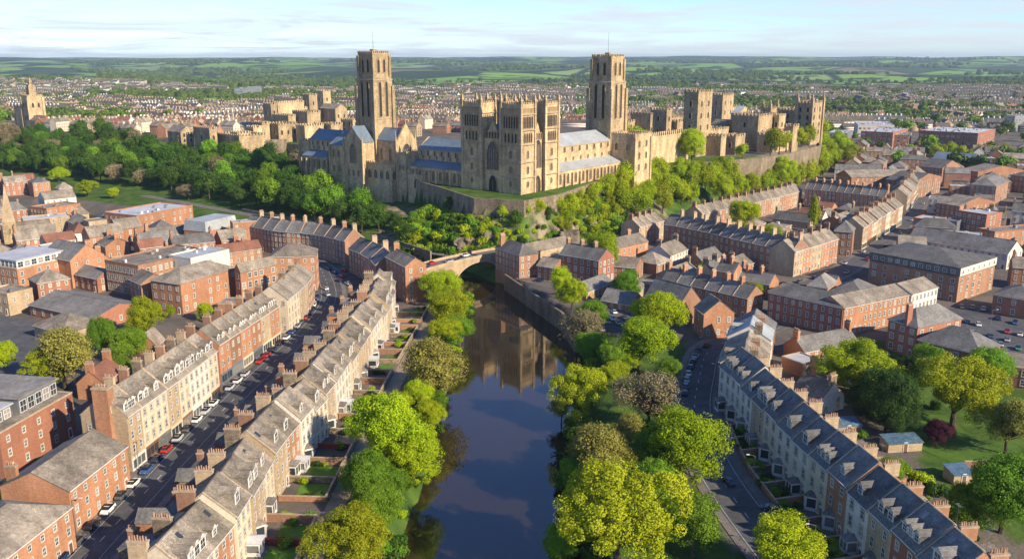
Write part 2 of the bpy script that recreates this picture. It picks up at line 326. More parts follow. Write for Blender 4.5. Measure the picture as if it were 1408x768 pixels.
n2 = t.nodes.new('ShaderNodeTexNoise'); mp2 = t.nodes.new('ShaderNodeMapping'); t.links.new(tc.outputs['Position'], mp2.inputs[0]); mp2.inputs['Scale'].default_value = (.05, .016, 1); t.links.new(mp2.outputs[0], n2.inputs['Vector']); n2.inputs['Scale'].default_value = 1; n2.inputs['Detail'].default_value = 4
mr = t.nodes.new('ShaderNodeMapRange'); t.links.new(n2.outputs[0], mr.inputs[0]); mr.inputs[1].default_value = .5; mr.inputs[2].default_value = .66; mr.inputs[3].default_value = .03; mr.inputs[4].default_value = .17; t.links.new(mr.outputs[0], b.inputs['Roughness'])
mb_ = t.nodes.new('ShaderNodeMapRange'); t.links.new(n2.outputs[0], mb_.inputs[0]); mb_.inputs[1].default_value = .45; mb_.inputs[2].default_value = .7; mb_.inputs[3].default_value = .05; mb_.inputs[4].default_value = .3; t.links.new(mb_.outputs[0], bp.inputs['Strength'])
MT['water'] = wm
mb = MB()
RL = [(x - 3, y) for x, y in RIV_L]; RR = [(x + 3, y) for x, y in RIV_R]
mb.face([(x, y, 0) for x, y in RL[::-1]] + [(x, y, 0) for x, y in RR])
m_ = mb
o = put('river', m_.mesh('river', 'water')); tag(o, kind='structure')
if o.data.polygons[0].normal.z < 0: o.data.flip_normals()
# ---------------------------------------------------------------- roads
def strip(name, pts, wid, z, m, kind='structure', **k):
    mb = MB(); P_ = smooth(pts, 6); n = len(P_)
    L_, R_ = offs(P_, wid / 2)
    for i in range(n - 1): mb.face([(*R_[i], z), (*R_[i + 1], z), (*L_[i + 1], z), (*L_[i], z)])
    return tag(mb.build(name, m, **k), kind=kind)
def smooth(pts, k):
    out = []; n = len(pts)
    for i in range(n - 1):
        p0 = np.array(pts[max(i - 1, 0)]); p1 = np.array(pts[i]); p2 = np.array(pts[i + 1]); p3 = np.array(pts[min(i + 2, n - 1)])
        for j in range(k):
            t = j / k; out.append(tuple(.5 * (2 * p1 + (p2 - p0) * t + (2 * p0 - 5 * p1 + 4 * p2 - p3) * t * t + (3 * p1 - p0 - 3 * p2 + p3) * t ** 3)))
    out.append(tuple(pts[-1])); return out
def offs(P_, d):
    L_ = []; R_ = []; n = len(P_)
    for i in range(n):
        a = P_[max(i - 1, 0)]; b = P_[min(i + 1, n - 1)]; dx, dy = b[0] - a[0], b[1] - a[1]; l = math.hypot(dx, dy) + 1e-9
        L_.append((P_[i][0] - dy / l * d, P_[i][1] + dx / l * d)); R_.append((P_[i][0] + dy / l * d, P_[i][1] - dx / l * d))
    return L_, R_
def dashes(name, pts, off, z, ln, gap, m, wd=.18):
    P_ = smooth(pts, 12); L_, R_ = offs(P_, abs(off)); Q = L_ if off > 0 else R_
    if off == 0: Q = P_
    mb = MB(); acc = 0; on = True; start = Q[0]; prev = Q[0]
    for p in Q[1:]:
        seg = math.hypot(p[0] - prev[0], p[1] - prev[1]); acc += seg
        if on and (gap == 0 or True):
            dx, dy = (p[0] - prev[0]) / (seg + 1e-9), (p[1] - prev[1]) / (seg + 1e-9); nx, ny = -dy * wd / 2, dx * wd / 2
            if gap == 0: mb.face([(prev[0] - nx, prev[1] - ny, z), (p[0] - nx, p[1] - ny, z), (p[0] + nx, p[1] + ny, z), (prev[0] + nx, prev[1] + ny, z)])
        prev = p
    if gap:
        # resample evenly
        P2 = [Q[0]]; cum = [0]
        for p in Q[1:]: cum.append(cum[-1] + math.hypot(p[0] - P2[-1][0], p[1] - P2[-1][1])); P2.append(p)
        s = 0
        def pt(s): return (np.interp(s, cum, [q[0] for q in P2]), np.interp(s, cum, [q[1] for q in P2]))
        while s + ln < cum[-1]:
            a = pt(s); b = pt(s + ln); dx, dy = (b[0] - a[0]) / ln, (b[1] - a[1]) / ln; nx, ny = -dy * wd / 2, dx * wd / 2
            mb.face([(a[0] - nx, a[1] - ny, z), (b[0] - nx, b[1] - ny, z), (b[0] + nx, b[1] + ny, z), (a[0] + nx, a[1] + ny, z)]); s += ln + gap
    if mb.f: tag(mb.build(name, m), kind='structure')
def pavement(pts, off, wid, z0=G, h=.12):
    P_ = smooth(pts, 8); a, b = offs(P_, abs(off)); I = a if off > 0 else b
    a, b = offs(P_, abs(off) + wid); O = a if off > 0 else b
    mb = MB()
    for i in range(len(P_) - 1):
        p, q, r, s = I[i], I[i + 1], O[i + 1], O[i]; z = z0 + h
        if off < 0: mb.face([(*s, z), (*r, z), (*q, z), (*p, z)]); mb.face([(*p, z), (*q, z), (*q, z0), (*p, z0)])
        else: mb.face([(*p, z), (*q, z), (*r, z), (*s, z)]); mb.face([(*q, z), (*p, z), (*p, z0), (*q, z0)])
    tag(mb.build('pavement', 'pave'), kind='structure')
ST1 = [(-84, 110), (-83, 150), (-81, 200), (-78.5, 240), (-73.5, 290), (-72.5, 320), (-75, 345), (-83, 375), (-92, 398), (-112, 420)]
ST1W = 10.6
strip('road', ST1, ST1W, G + .05, 'asphalt')
pavement(ST1, 5.3, 2.6); pavement(ST1, -5.3, 1.8)
dashes('road_marking', ST1, 0, G + .06, 2.2, 4.5, 'paint')
dashes('road_marking', ST1, 2.9, G + .06, 1, 0, 'paint', .1); dashes('road_marking', ST1, -2.9, G + .06, 1, 0, 'paint', .1)
ST2 = [(60, 100), (56, 130), (51, 158), (48, 190), (50, 222), (57, 250), (66, 276), (82, 292), (96, 306)]
strip('road', ST2, 9.5, G + .05, 'asphalt')
pavement(ST2, 4.75, 1.8); pavement(ST2, -4.75, 2.4)
dashes('road_marking', ST2, 0, G + .06, 2.2, 4.5, 'paint'); dashes('road_marking', ST2, -4.2, G + .06, 1, 0, 'paint', .12); dashes('road_marking', ST2, 4.2, G + .06, 1, 0, 'paint', .12)
ST3 = [A(1000, 410, G), A(1060, 398, G), A(1120, 388, G), A(1165, 368, G), A(1225, 325, G), A(1262, 280, G), A(1290, 235, G), A(1310, 205, G)]
strip('road', ST3, 9, G + .05, 'asphalt'); pavement(ST3, 4.5, 2); pavement(ST3, -4.5, 2)
ST4 = [A(1185, 440, G), A(1300, 428, G), A(1370, 440, G), A(1500, 470, G)]
strip('road', ST4, 9, G + .055, 'asphalt')
ST5 = [(-72, 466), (-50, 436), (-37, 424), (-24, 416)]
strip('riverside_road', [(-260, 612), (-180, 548), (-110, 492)] + ST5, 7, G + .08, 'pave')
PATH = [(-39, 120), (-38.5, 160), (-37, 200), (-34.5, 250), (-31, 300), (-28.5, 350)]
strip('path', PATH, 4.2, G + .05, 'path')
def sheet(name, pts, z, m, kind='structure'):
    mb = MB(); mb.face([(x, y, z) for x, y in pts]); me = mb.mesh(name, m)
    if me.polygons[0].normal.z < 0: me.flip_normals()
    return tag(put(name, me), kind=kind)
sheet('car_park', [A(1200, 432, G), A(1365, 428, G), A(1500, 440, G), A(1500, 520, G), A(1385, 500, G), A(1350, 478, G), A(1250, 455, G)], G + .03, 'asphalt')
sheet('car_park', [(24, 330), (24, 345), (1, 372), (22, 378), (50, 352), (56, 318), (40, 305)], G + .03, 'yard')
sheet('yard', [A(0, 430, G), A(45, 440, G), A(52, 500, G), A(50, 560, G), A(0, 560, G)], G + .03, 'asphalt')
# ---------------------------------------------------------------- window meshes
WM = {}
def sash(w_, h_, surround=None):
    k = ('s', w_, h_, surround)
    if k not in WM:
        a = MB(); t = .13
        a.box(-w_/2, w_/2, -.05, .06, 0, t).box(-w_/2, w_/2, -.05, .06, h_-t, h_).box(-w_/2, -w_/2+t, -.05, .06, t, h_-t).box(w_/2-t, w_/2, -.05, .06, t, h_-t)
        a.box(-w_/2+t, w_/2-t, -.04, .05, h_/2-.05, h_/2+.05)
        if w_ > .8: a.box(-.03, .03, -.035, .05, t, h_-t)
        ms = ['frame']
        if surround:
            ms.append(surround); s = .16
            a.box(-w_/2-s, w_/2+s, -.14, .06, -.18, -.001, 1).box(-w_/2-s, w_/2+s, -.07, .06, h_+.001, h_+.24, 1)
            a.box(-w_/2-s, -w_/2-.001, -.06, .06, 0, h_, 1).box(w_/2+.001, w_/2+s, -.06, .06, 0, h_, 1)
        g = MB(); g.face([(-w_/2+t, -.012, t), (w_/2-t, -.012, t), (w_/2-t, -.012, h_-t), (-w_/2+t, -.012, h_-t)])
        WM[k] = (a.mesh('window', ms), g.mesh('pane', 'glass'), None)
        a.face([(-w_/2+t, -.012, t), (w_/2-t, -.012, t), (w_/2-t, -.012, h_-t), (-w_/2+t, -.012, h_-t)], len(ms))
        WM[k] = WM[k][:2] + (a.mesh('window', ms + ['glass']),)
    return WM[k]
def addwin(parent, w_, h_, loc, rz, detail, surround='trim'):
    f, g, c = sash(w_, h_, surround)
    if detail >= 2:
        o = put('window', f, parent, loc, rz); put('pane', g, o)
    else: o = put('window', c, parent, loc, rz)
    return o
def gothic(w_, h_, pointed=True, mull=1, gl='leaded'):
    k = ('g', w_, h_, pointed, mull, gl)
    if k not in WM:
        n = 7; r = w_ / 2; top = h_ - (w_ * .85 if pointed else r); pts = [(-r, 0), (r, 0), (r, top)]
        for i in range(1, n):
            t = i / n; pts.append((r * math.cos(t * math.pi / 2) if not pointed else r * (1 - t ** 1.5), top + (h_ - top) * (math.sin(t * math.pi / 2))))
        pts.append((0, h_))
        pts += [(-x, z) for x, z in pts[3:-1][::-1]] + [(-r, top)]
        a = MB(); cxp = (0, h_ * .45); s = 1 + .36 / max(w_, .8)
        out = [(x * s, cxp[1] + (z - cxp[1]) * (1 + .3 / h_)) for x, z in pts]
        N_ = len(pts)
        for i in range(N_):
            j = (i + 1) % N_
            a.face([(out[i][0], -.28, out[i][1]), (out[j][0], -.28, out[j][1]), (pts[j][0], -.28, pts[j][1]), (pts[i][0], -.28, pts[i][1])], 0)
            a.face([(pts[i][0], -.28, pts[i][1]), (pts[j][0], -.28, pts[j][1]), (pts[j][0], -.02, pts[j][1]), (pts[i][0], -.02, pts[i][1])], 0)
            a.face([(out[j][0], -.28, out[j][1]), (out[i][0], -.28, out[i][1]), (out[i][0], .05, out[i][1]), (out[j][0], .05, out[j][1])], 0)
        a.face([(x, -.02, z) for x, z in pts], 1)
        for q in range(mull):
            x = -r + w_ * (q + 1) / (mull + 1); a.box(x - .1, x + .1, -.2, -.021, 0, top + (h_ - top) * .5, 0)
        WM[k] = a.mesh('window', ['sand', gl])
    return WM[k]
def gwin(parent, w_, h_, loc, rz=0, pointed=True, mull=1, gl='leaded', name='window'):
    return put(name, gothic(w_, h_, pointed, mull, gl), parent, loc, rz)
# ---------------------------------------------------------------- building library
FOOTP = []          # occupied footprints: centre, half length, half depth, angle
def occupied(x, y, hl, hd, ang, pad=1.0):
    r = math.hypot(hl, hd)
    for (cx_, cy_, l2, d2, a2) in FOOTP:
        r2 = math.hypot(l2, d2)
        if (cx_ - x) ** 2 + (cy_ - y) ** 2 > (r + r2 + pad) ** 2: continue
        for (ox, oy, ol, od, oa, px_, py_, pl_, pd_, pa_) in ((cx_, cy_, l2, d2, a2, x, y, hl, hd, ang), (x, y, hl, hd, ang, cx_, cy_, l2, d2, a2)):
            c, s = math.cos(oa), math.sin(oa); c2, s2 = math.cos(pa_), math.sin(pa_)
            for i in (-1, -.5, 0, .5, 1):
                for j in (-1, 0, 1):
                    qx = px_ + c2 * pl_ * i - s2 * pd_ * j - ox; qy = py_ + s2 * pl_ * i + c2 * pd_ * j - oy
                    if abs(qx * c + qy * s) < ol + pad and abs(-qx * s + qy * c) < od + pad: return True
    return False
def rooffn(mb, L, D, h, rh, kind, ov=.35, ends=.12, t=.16):
    if kind == 'gable':
        y0, y1 = -ov, D + ov; s = rh / (D / 2); ze = h - ov * s
        mb.slab([(-ends, y0, ze), (L + ends, y0, ze), (L + ends, D/2, h + rh), (-ends, D/2, h + rh)], t)
        mb.slab([(L + ends, y1, ze), (-ends, y1, ze), (-ends, D/2, h + rh), (L + ends, D/2, h + rh)], t)
        mb.box(-ends, L + ends, D/2 - .15, D/2 + .15, h + rh - .05, h + rh + .1)
    elif kind == 'gabley':
        x0, x1 = -ov, L + ov; s = rh / (L / 2); ze = h - ov * s
        mb.slab([(x0, D + ends, ze), (x0, -ends, ze), (L/2, -ends, h + rh), (L/2, D + ends, h + rh)], t)
        mb.slab([(x1, -ends, ze), (x1, D + ends, ze), (L/2, D + ends, h + rh), (L/2, -ends, h + rh)], t)
    elif kind == 'hip':
        if L >= D: a, b = (D/2, D/2), (L - D/2, D/2)
        else: a, b = (L/2, L/2), (L/2, D - L/2)
        e = [(-ov, -ov, h), (L + ov, -ov, h), (L + ov, D + ov, h), (-ov, D + ov, h)]
        A_ = (*a, h + rh); B_ = (*b, h + rh)
        if L >= D:
            mb.face([e[0], e[1], B_, A_]).face([e[1], e[2], B_]).face([e[2], e[3], A_, B_]).face([e[3], e[0], A_])
        else:
            mb.face([e[0], e[1], A_]).face([e[1], e[2], B_, A_]).face([e[2], e[3], B_]).face([e[3], e[0], A_, B_])
        mb.box(-ov, L + ov, -ov, D + ov, h - .25, h - .002, bot=True)
def chimney_mesh(w_, d_, h_, wall, pots, sep):
    k = ('ch', w_, d_, h_, wall, pots, sep)
    if k not in WM:
        a = MB(); a.box(-w_/2, w_/2, -d_/2, d_/2, 0, h_ - .35).box(-w_/2 - .1, w_/2 + .1, -d_/2 - .1, d_/2 + .1, h_ - .35, h_, 1)
        p = MB(); p.tube((0, 0, 0), (0, 0, .75), .17, .13, 7, cap=True)
        m1 = a.mesh('chimney', [wall, 'trim']); pm = WM.setdefault('pot', p.mesh('chimney_pot', 'clay'))
        if not sep:
            for i in range(pots): a.tube((0, -d_/2 + .25 + i * (d_ - .5) / max(1, pots - 1), h_), (0, -d_/2 + .25 + i * (d_ - .5) / max(1, pots - 1), h_ + .7), .2, .16, 5, 2, cap=True)
            m1 = a.mesh('chimney', [wall, 'trim', 'clay'])
        WM[k] = m1
    return WM[k]
def chimney(root, x, y, z, h_, wall, pots=5, w_=.95, d_=2.3, rz=0, sep=False):
    c = put('chimney', chimney_mesh(w_, d_, h_, wall, pots, sep), root, (x, y, z), rz)
    if sep:
        for i in range(pots):
            put('chimney_pot', WM['pot'], c, (rnd.uniform(-.12, .12), -d_/2 + .25 + i * (d_ - .5) / max(1, pots - 1), h_), 0, (1, 1, rnd.uniform(.8, 1.3)))
def dormer(root, x, yd, z0, slope, detail, big=1.0, rm='slate'):
    W, H = 1.7 * big, 1.7 * big; k = ('dm', W, round(slope, 2), rm)
    if k not in WM:
        b = H / slope; rr = .75; br = (H + rr) / slope; a = MB()
        a.face([(-W/2, 0, 0), (W/2, 0, 0), (W/2, 0, H), (0, 0, H + rr), (-W/2, 0, H)], 1)
        a.face([(W/2, 0, 0), (W/2, b, H), (W/2, 0, H)], 0).face([(-W/2, b, H), (-W/2, 0, 0), (-W/2, 0, H)], 0)
        a.slab([(W/2 + .15, -.2, H - .1), (W/2 + .15, b, H - .1), (0, br, H + rr), (0, -.2, H + rr)], .1, 0)
        a.slab([(0, -.2, H + rr), (0, br, H + rr), (-W/2 - .15, b, H - .1), (-W/2 - .15, -.2, H - .1)], .1, 0)
        a.box(-W/2 - .16, W/2 + .16, -.26, -.19, H - .2, H - .06, 1)
        WM[k] = a.mesh('dormer', [rm, 'frame'])
    d = put('dormer', WM[k], root, (x, yd, z0)); addwin(d, round(W * .72, 2), round(H * .8, 2), (0, -.04, .2), 0, 1, None)
def facewins(root, L, h, face, D, floors, sp, detail, surr, ww=1.05, wh=1.9, door=False, z0=1.0, skip=0.0, shop=False):
    fh = (h - .3) / floors; ln = L if face in 'fb' else D; n = max(1, int(ln / sp)); 
    for fl in range(floors):
        if shop and fl == 0: continue
        for i in range(n):
            if rnd.random() < skip: continue
            q = (i + .5) * ln / n; z = fl * fh + fh * .28; hh = min(wh, fh * .62) * (1 if fl < floors - 1 or floors < 3 else .82)
            hh = round(hh, 1)
            loc, rz = {'f': ((q, -.03, z), 0), 'r': ((L + .03, q, z), math.pi/2), 'b': ((L - q, D + .03, z), math.pi), 'l': ((-.03, D - q, z), -math.pi/2)}[face]
            if door and fl == 0 and i == (n - 1):
                put('door', doormesh(), root, (loc[0], loc[1], .05), rz); continue
            addwin(root, ww, hh, loc, rz, detail, surr)
def doormesh(col='wood'):
    if 'door' + col not in WM:
        a = MB(); a.box(-.5, .5, -.06, .05, 0, 2.1, 0).box(-.65, -.501, -.1, .05, 0, 2.3, 1).box(.501, .65, -.1, .05, 0, 2.3, 1).box(-.501, .501, -.1, .05, 2.101, 2.6, 1).box(-.6, .6, -.5, .0, -.1, .0, 1)
        WM['door' + col] = a.mesh('door', [col, 'frame'])
    return WM['door' + col]
def shopmesh(Lr):
    pc = rnd.choice(['frame', 'wood', 'lead', 'trim', 'darkslate', 'cream']); k = ('shop', round(Lr, 1), pc)
    if k not in WM:
        L = k[1]; a = MB(); a.box(0, L, -.25, .02, 2.75, 3.3, 0).box(0, .35, -.18, .02, 0, 2.749, 0).box(L - .35, L, -.18, .02, 0, 2.749, 0).box(.351, L - .351, -.12, .02, 0, .5, 0)
        n = max(2, int(L / 1.5))
        for i in range(1, n): a.box(.35 + (L - .7) * i / n - .06, .35 + (L - .7) * i / n + .06, -.1, .02, .501, 2.749, 0)
        a.face([(.35, -.05, .5), (L - .35, -.05, .5), (L - .35, -.05, 2.75), (.35, -.05, 2.75)], 1)
        WM[k] = a.mesh('shopfront', [pc, 'glass'])
    return WM[k]
def building(name, label, cat, O, ang, L, D, h, wall='brick', roof='gable', rh=4, rm='slate', floors=3, sp=3.0, faces='fr', chim=(), dorm=(), detail=1, group=None, surr='trim', z=G, skip=0.0, coping=(), shop=False, door=True, cwall=None, par=.7, chz=2.2, ww=1.05, wh=1.9, base=2.0, dbig=1.0, cpots=5, cd=2.3, foot=True):
    r = thing(name, label, cat, (O[0], O[1], z), ang, group)
    if foot: FOOTP.append((O[0] + math.cos(ang) * L/2 - math.sin(ang) * D/2, O[1] + math.sin(ang) * L/2 + math.cos(ang) * D/2, L/2, D/2, ang))
    a = MB(); a.box(0, L, 0, D, -base, h, 0, top=(roof in ('flat', 'hip', 'mansard')))
    if roof == 'gable':
        for x, s in ((0, -1), (L, 1)):
            p = [(x, 0, h), (x, D, h), (x, D/2, h + rh - .05)]; a.face(p if s > 0 else p[::-1])
    if roof == 'gabley':
        for y, s in ((0, -1), (D, 1)):
            p = [(0, y, h), (L, y, h), (L/2, y, h + rh - .05)]; a.face(p if s < 0 else p[::-1])
    a.build('wall', wall, r)
    if roof in ('gable', 'gabley', 'hip'):
        m = MB(); rooffn(m, L, D, h, rh, roof, ends=.0 if coping else .12); m.build('roof', rm, r)
        g = MB()
        if roof != 'gabley' : g.box(0, L, -.47, -.36, h - .3, h - .14)
        if g.f and detail >= 1: g.build('gutter', 'frame', r)
    elif roof == 'flat':
        m = MB(); m.box(.35, L - .35, .35, D - .35, h, h + .12); m.build('roof', rm, r)
        p = MB(); p.box(-.06, L + .06, -.06, .3, h, h + par).box(-.06, L + .06, D - .3, D + .06, h, h + par).box(-.06, .3, .302, D - .302, h, h + par).box(L - .3, L + .06, .302, D - .302, h, h + par)
        p.build('parapet', 'trim' if wall in ('brick', 'redbrick', 'brownbrick') and par < .5 else wall, r)
        for q in range(int(L * D / 90)):
            ux, uy = rnd.uniform(1.5, L - 3), rnd.uniform(1.5, D - 2.5)
            mb = MB(); s = rnd.uniform(.8, 2); mb.box(ux, ux + s, uy, uy + s * .8, h + .12, h + .12 + rnd.uniform(.5, 1.4)); mb.build('roof_vent', rnd.choice(['metal', 'frame', 'flat']), r)
    elif roof == 'mansard':
        m = MB(); i = 1.2; z1 = h + rh
        e = [(-.2, -.2, h), (L + .2, -.2, h), (L + .2, D + .2, h), (-.2, D + .2, h)]; u = [(i*.4, i*.4, z1), (L - i*.4, i*.4, z1), (L - i*.4, D - i*.4, z1), (i*.4, D - i*.4, z1)]
        for k in range(4): m.face([e[k], e[(k+1)%4], u[(k+1)%4], u[k]])
        m.face(u); m.face(e[::-1]); m.build('roof', rm, r)
    if coping and roof == 'gable':
        for x in coping:
            c = MB(); s = rh / (D/2)
            for sg in (0, 1):
                y0, y1 = (-.3, D/2) if sg == 0 else (D + .3, D/2); z0_ = h - .3 * s
                p = [(x - .16, y0, z0_ + .02), (x + .16, y0, z0_ + .02), (x + .16, y1, h + rh + .02), (x - .16, y1, h + rh + .02)]
                if sg: p = p[::-1]
                c.slab([(q[0], q[1], q[2] + .24) for q in p], .3)
            c.build('coping', 'trim', r)
    for x, yf in chim:
        y = D * yf; zr = h + rh * (1 - abs(yf - .5) * 2) if roof == 'gable' else h + .1
        chimney(r, x, y, zr - .9, (h + rh - zr) * .6 + .9 + chz, cwall or (wall if wall in ('brick', 'redbrick', 'brownbrick') else 'rubble'), cpots, sep=(detail >= 2), d_=cd)
    if dorm and detail >= 1:
        q = rnd.random()
        if q < .16: dorm = [L * .28, L * .5, L * .74]
        elif q < .3: dorm = [L * .36]
        elif q < .36: dorm = []
        dbig = dbig * rnd.choice([.8, .9, 1, 1, 1.1])
        if rnd.random() < .5:
            sx = L * rnd.uniform(.15, .8); s = rh / (D/2); y0 = D * rnd.uniform(.26, .34); m = MB()
            m.slab([(sx, y0, h + y0 * s + .12), (sx + .9, y0, h + y0 * s + .12), (sx + .9, y0 + 1.1, h + (y0 + 1.1) * s + .12), (sx, y0 + 1.1, h + (y0 + 1.1) * s + .12)], .2); m.build('skylight', 'glass', r)
        if rnd.random() < .4 and chim:
            ax = chim[0][0]; m = MB(); zt_ = h + rh + 1.5; m.tube((ax, D * .55, zt_ - 2), (ax, D * .55, zt_ + 2), .04, .03, 4); m.tube((ax - .7, D * .55, zt_ + 1.9), (ax + .7, D * .55, zt_ + 1.9), .025, .025, 4)
            for q in range(5): m.tube((ax - .6 + q * .3, D * .55 - .35, zt_ + 1.9), (ax - .6 + q * .3, D * .55 + .35, zt_ + 1.9), .02, .02, 3)
            m.build('aerial', 'metal', r)
    for x in dorm:
        s = rh / (D/2); yd = .9; dormer(r, x, yd, h + yd * s - .15, s, detail, dbig, rm)
    for f in faces:
        facewins(r, L, h, f, D, floors, sp if f in 'fb' else sp * 1.15, detail, surr, door=(door and f == 'f' and not shop), skip=skip if f == 'f' else max(skip, .25), shop=(shop and f == 'f'), ww=ww, wh=wh)
    if shop: put('shopfront', shopmesh(L), r, (0, -.01, 0))
    return r
def eave3(pl, pc, pr, h, minD=None, z=G):
    Pl, Pc, Pr = at(*pl, z + h), at(*pc, z + h), at(*pr, z + h)
    ang = math.atan2(Pc[1] - Pl[1], Pc[0] - Pl[0]); L = math.hypot(Pc[0] - Pl[0], Pc[1] - Pl[1])
    D = -(Pr[0] - Pc[0]) * math.sin(ang) + (Pr[1] - Pc[1]) * math.cos(ang)
    return Pl, ang, L, max(D, minD or 3)
def corner_b(name, label, cat, pl, pc, pr, h, D=None, z=G, **k):
    O, ang, L, D_ = eave3(pl, pc, pr, h, z=z); return building(name, label, cat, O, ang, L, D or D_, h, z=z, **k)
def terrace(name, cat, pts, h, D, n, spec, group, flip=False, z=G, **kw):
    """pts: eaves line in the photo, from the left end of the front as seen from in front of it"""
    W = [at(px, py, z + h) for px, py in pts]; cum = [0]
    for a, b in zip(W[:-1], W[1:]): cum.append(cum[-1] + math.hypot(b[0] - a[0], b[1] - a[1]))
    out = []
    f = lambda s: (float(np.interp(s, cum, [p[0] for p in W])), float(np.interp(s, cum, [p[1] for p in W])))
    for i in range(n):
        a = f(cum[-1] * i / n); b = f(cum[-1] * (i + 1) / n); L = math.hypot(b[0] - a[0], b[1] - a[1]); ang = math.atan2(b[1] - a[1], b[0] - a[0])
        k = dict(kw); k.update(spec(i, L)); lab = k.pop('label'); dh = k.pop('dh', 0)
        dn = k.pop('setback', 0); O = (a[0] + math.sin(ang) * -dn, a[1] + math.cos(ang) * dn)
        out.append((building(name, lab, cat, O, ang, L - .02, D, h + dh, group=group, z=z, **k), O, ang, L))
    return out
COLN = {'brick': 'orange brick', 'redbrick': 'red brick', 'brownbrick': 'brown brick', 'buff': 'buff stone', 'cream': 'cream', 'white': 'pale white', 'sand': 'sandstone'}
# ================================================================= terraces
# T1: left side of the curved street (fronts face the street, +x)
def s1(i, L):
    w_ = ['buff', 'cream', 'cream', 'buff', 'cream', 'white', 'white', 'cream'][i]
    return dict(wall=w_, label=f'{ORD[i]} tall {COLN[w_]} house from the big brick gable chimney in the shop terrace', dorm=([L*.3, L*.72] if i % 3 != 2 else [L*.5]), chim=[(L, .62)] if i else [(L, .62)],
                coping=(.16,) if i % 2 else (L - .2,), cwall=['buff', 'brownbrick', 'rubble'][i % 3], dbig=1.6 if i in (0, 4) else 1.3)
T1 = terrace('terraced_house', 'house', [(174, 572), (242, 524), (298, 481)], 14, 11.5, 8, s1, 'tall terraced houses with shopfronts on the curved street', rh=5, floors=4, sp=2.7, faces='f', detail=2, shop=True, ww=1.1, wh=2.0, chz=2.6)
r0 = T1[0][0]; mb = MB(); mb.box(-.9, 1.6, 3.6, 7.4, -2, 20.5).box(-1.05, 1.75, 3.45, 7.55, 20.5, 20.9, 1); o = mb.build('gable_stack', ['brick', 'trim'], r0)
for k in range(5): put('chimney_pot', WM['pot'], o, (.3, 4.1 + .7 * k, 20.9))
addwin(o, .9, 1.3, (.2, 3.58, 14.8), 0, 1); addwin(r0, .9, 1.5, (-.03, 9.5, 10), -math.pi/2, 1)
def s1b(i, L):
    w_ = ['brick', 'brownbrick', 'brick', 'brick', 'buff', 'brick'][i]
    return dict(wall=w_, label=f'{ORD[i]} {COLN[w_]} house beyond the cream houses in the shop terrace', dorm=[L*.3, L*.7], chim=[(L, .62)], coping=(L - .2,), cwall='brownbrick')
terrace('terraced_house', 'house', [(300, 474), (383, 420)], 12.5, 11, 6, s1b, 'brick terraced houses on the curved street', rh=4.5, floors=3, sp=2.7, faces='f', detail=1, shop=True, chz=2.4)
def s1c(i, L):
    w_ = ['cream', 'buff', 'brick'][i]
    return dict(wall=w_, label=f'{["cream gabled", "buff stone", "orange brick"][i]} house where the street bends, {ORD[i]} after the gap', chim=[(L, .5)], faces='fl' if i == 0 else 'f')
terrace('terraced_house', 'house', [(395, 411), (408, 401), (421, 390), (431, 376)], 12.5, 12, 3, s1c, 'houses at the bend of the curved street', rh=4.6, floors=4, sp=2.6, detail=1, shop=False, chz=2)
corner_b('corner_building', 'tall hip roofed orange brick block at the bend of the curved street', 'building', (372, 353), (434, 351), (438, 339), 15, D=13, roof='hip', rh=4, wall='brick', floors=4, faces='fr')
# G1/G2: low brick buildings bottom left
corner_b('brick_building', 'long low orange brick building with grey ridge roof below the stone gable', 'building', (94, 674), (174, 612), (150, 596), 9.7, D=15, wall='brick', rh=3.6, floors=3, sp=3.4, faces='fl', detail=2, chim=[(3, .95)], base=2, chz=1, wh=1.7)
corner_b('brick_building', 'orange brick building with hipped grey roof in the bottom corner of the street', 'building', (-10, 779), (98, 695), (60, 670), 9.2, D=15, wall='brick', roof='hip', rh=4, floors=3, sp=3.3, faces='f', detail=2, wh=1.7)
# T2: middle terrace, fronts to the river (+x)
W2 = ['cream', 'brick', 'cream', 'buff', 'cream', 'buff', 'brick', 'white', 'cream', 'buff', 'white', 'white', 'cream', 'buff', 'buff', 'cream', 'white', 'cream', 'buff', 'cream', 'white', 'cream', 'buff', 'cream']
def s2(i, L):
    w_ = W2[i]; dh = [0, -.7, .5, .1, -.5, .8, .2, .9, -.6, .2, .6, 0, -.4, .5, -.2, .6][i % 16]
    return dict(wall=w_, dh=dh, setback=[0, .5, 0, -.3, .3][i % 5], label=f'{ORD[i]} house of the riverside terrace from the near end, with {COLN[w_]} front',
                dorm=([L*.32, L*.72] if i % 3 == 0 else [L*.5]), coping=(.17,), cwall=['buff', 'rubble', 'brownbrick', 'buff'][i % 4], chim=[(.4, .78)], dbig=[1.65, 1.35, 1.5][i % 3], detail=2 if i < 14 else 1, cpots=7 if i < 8 else 5, cd=3.4)
T2 = terrace('terraced_house', 'house', [(262, 789), (324, 714), (383, 617), (432, 560), (456, 534), (501, 469), (518, 445), (536, 419), (545, 388)], 10.5, 11.5, 22, s2, 'stone terraced houses backing on the river path', rh=4.9, rm='slate', floors=3, sp=2.6, faces='f', chz=1.7, door=False, ww=1.15)
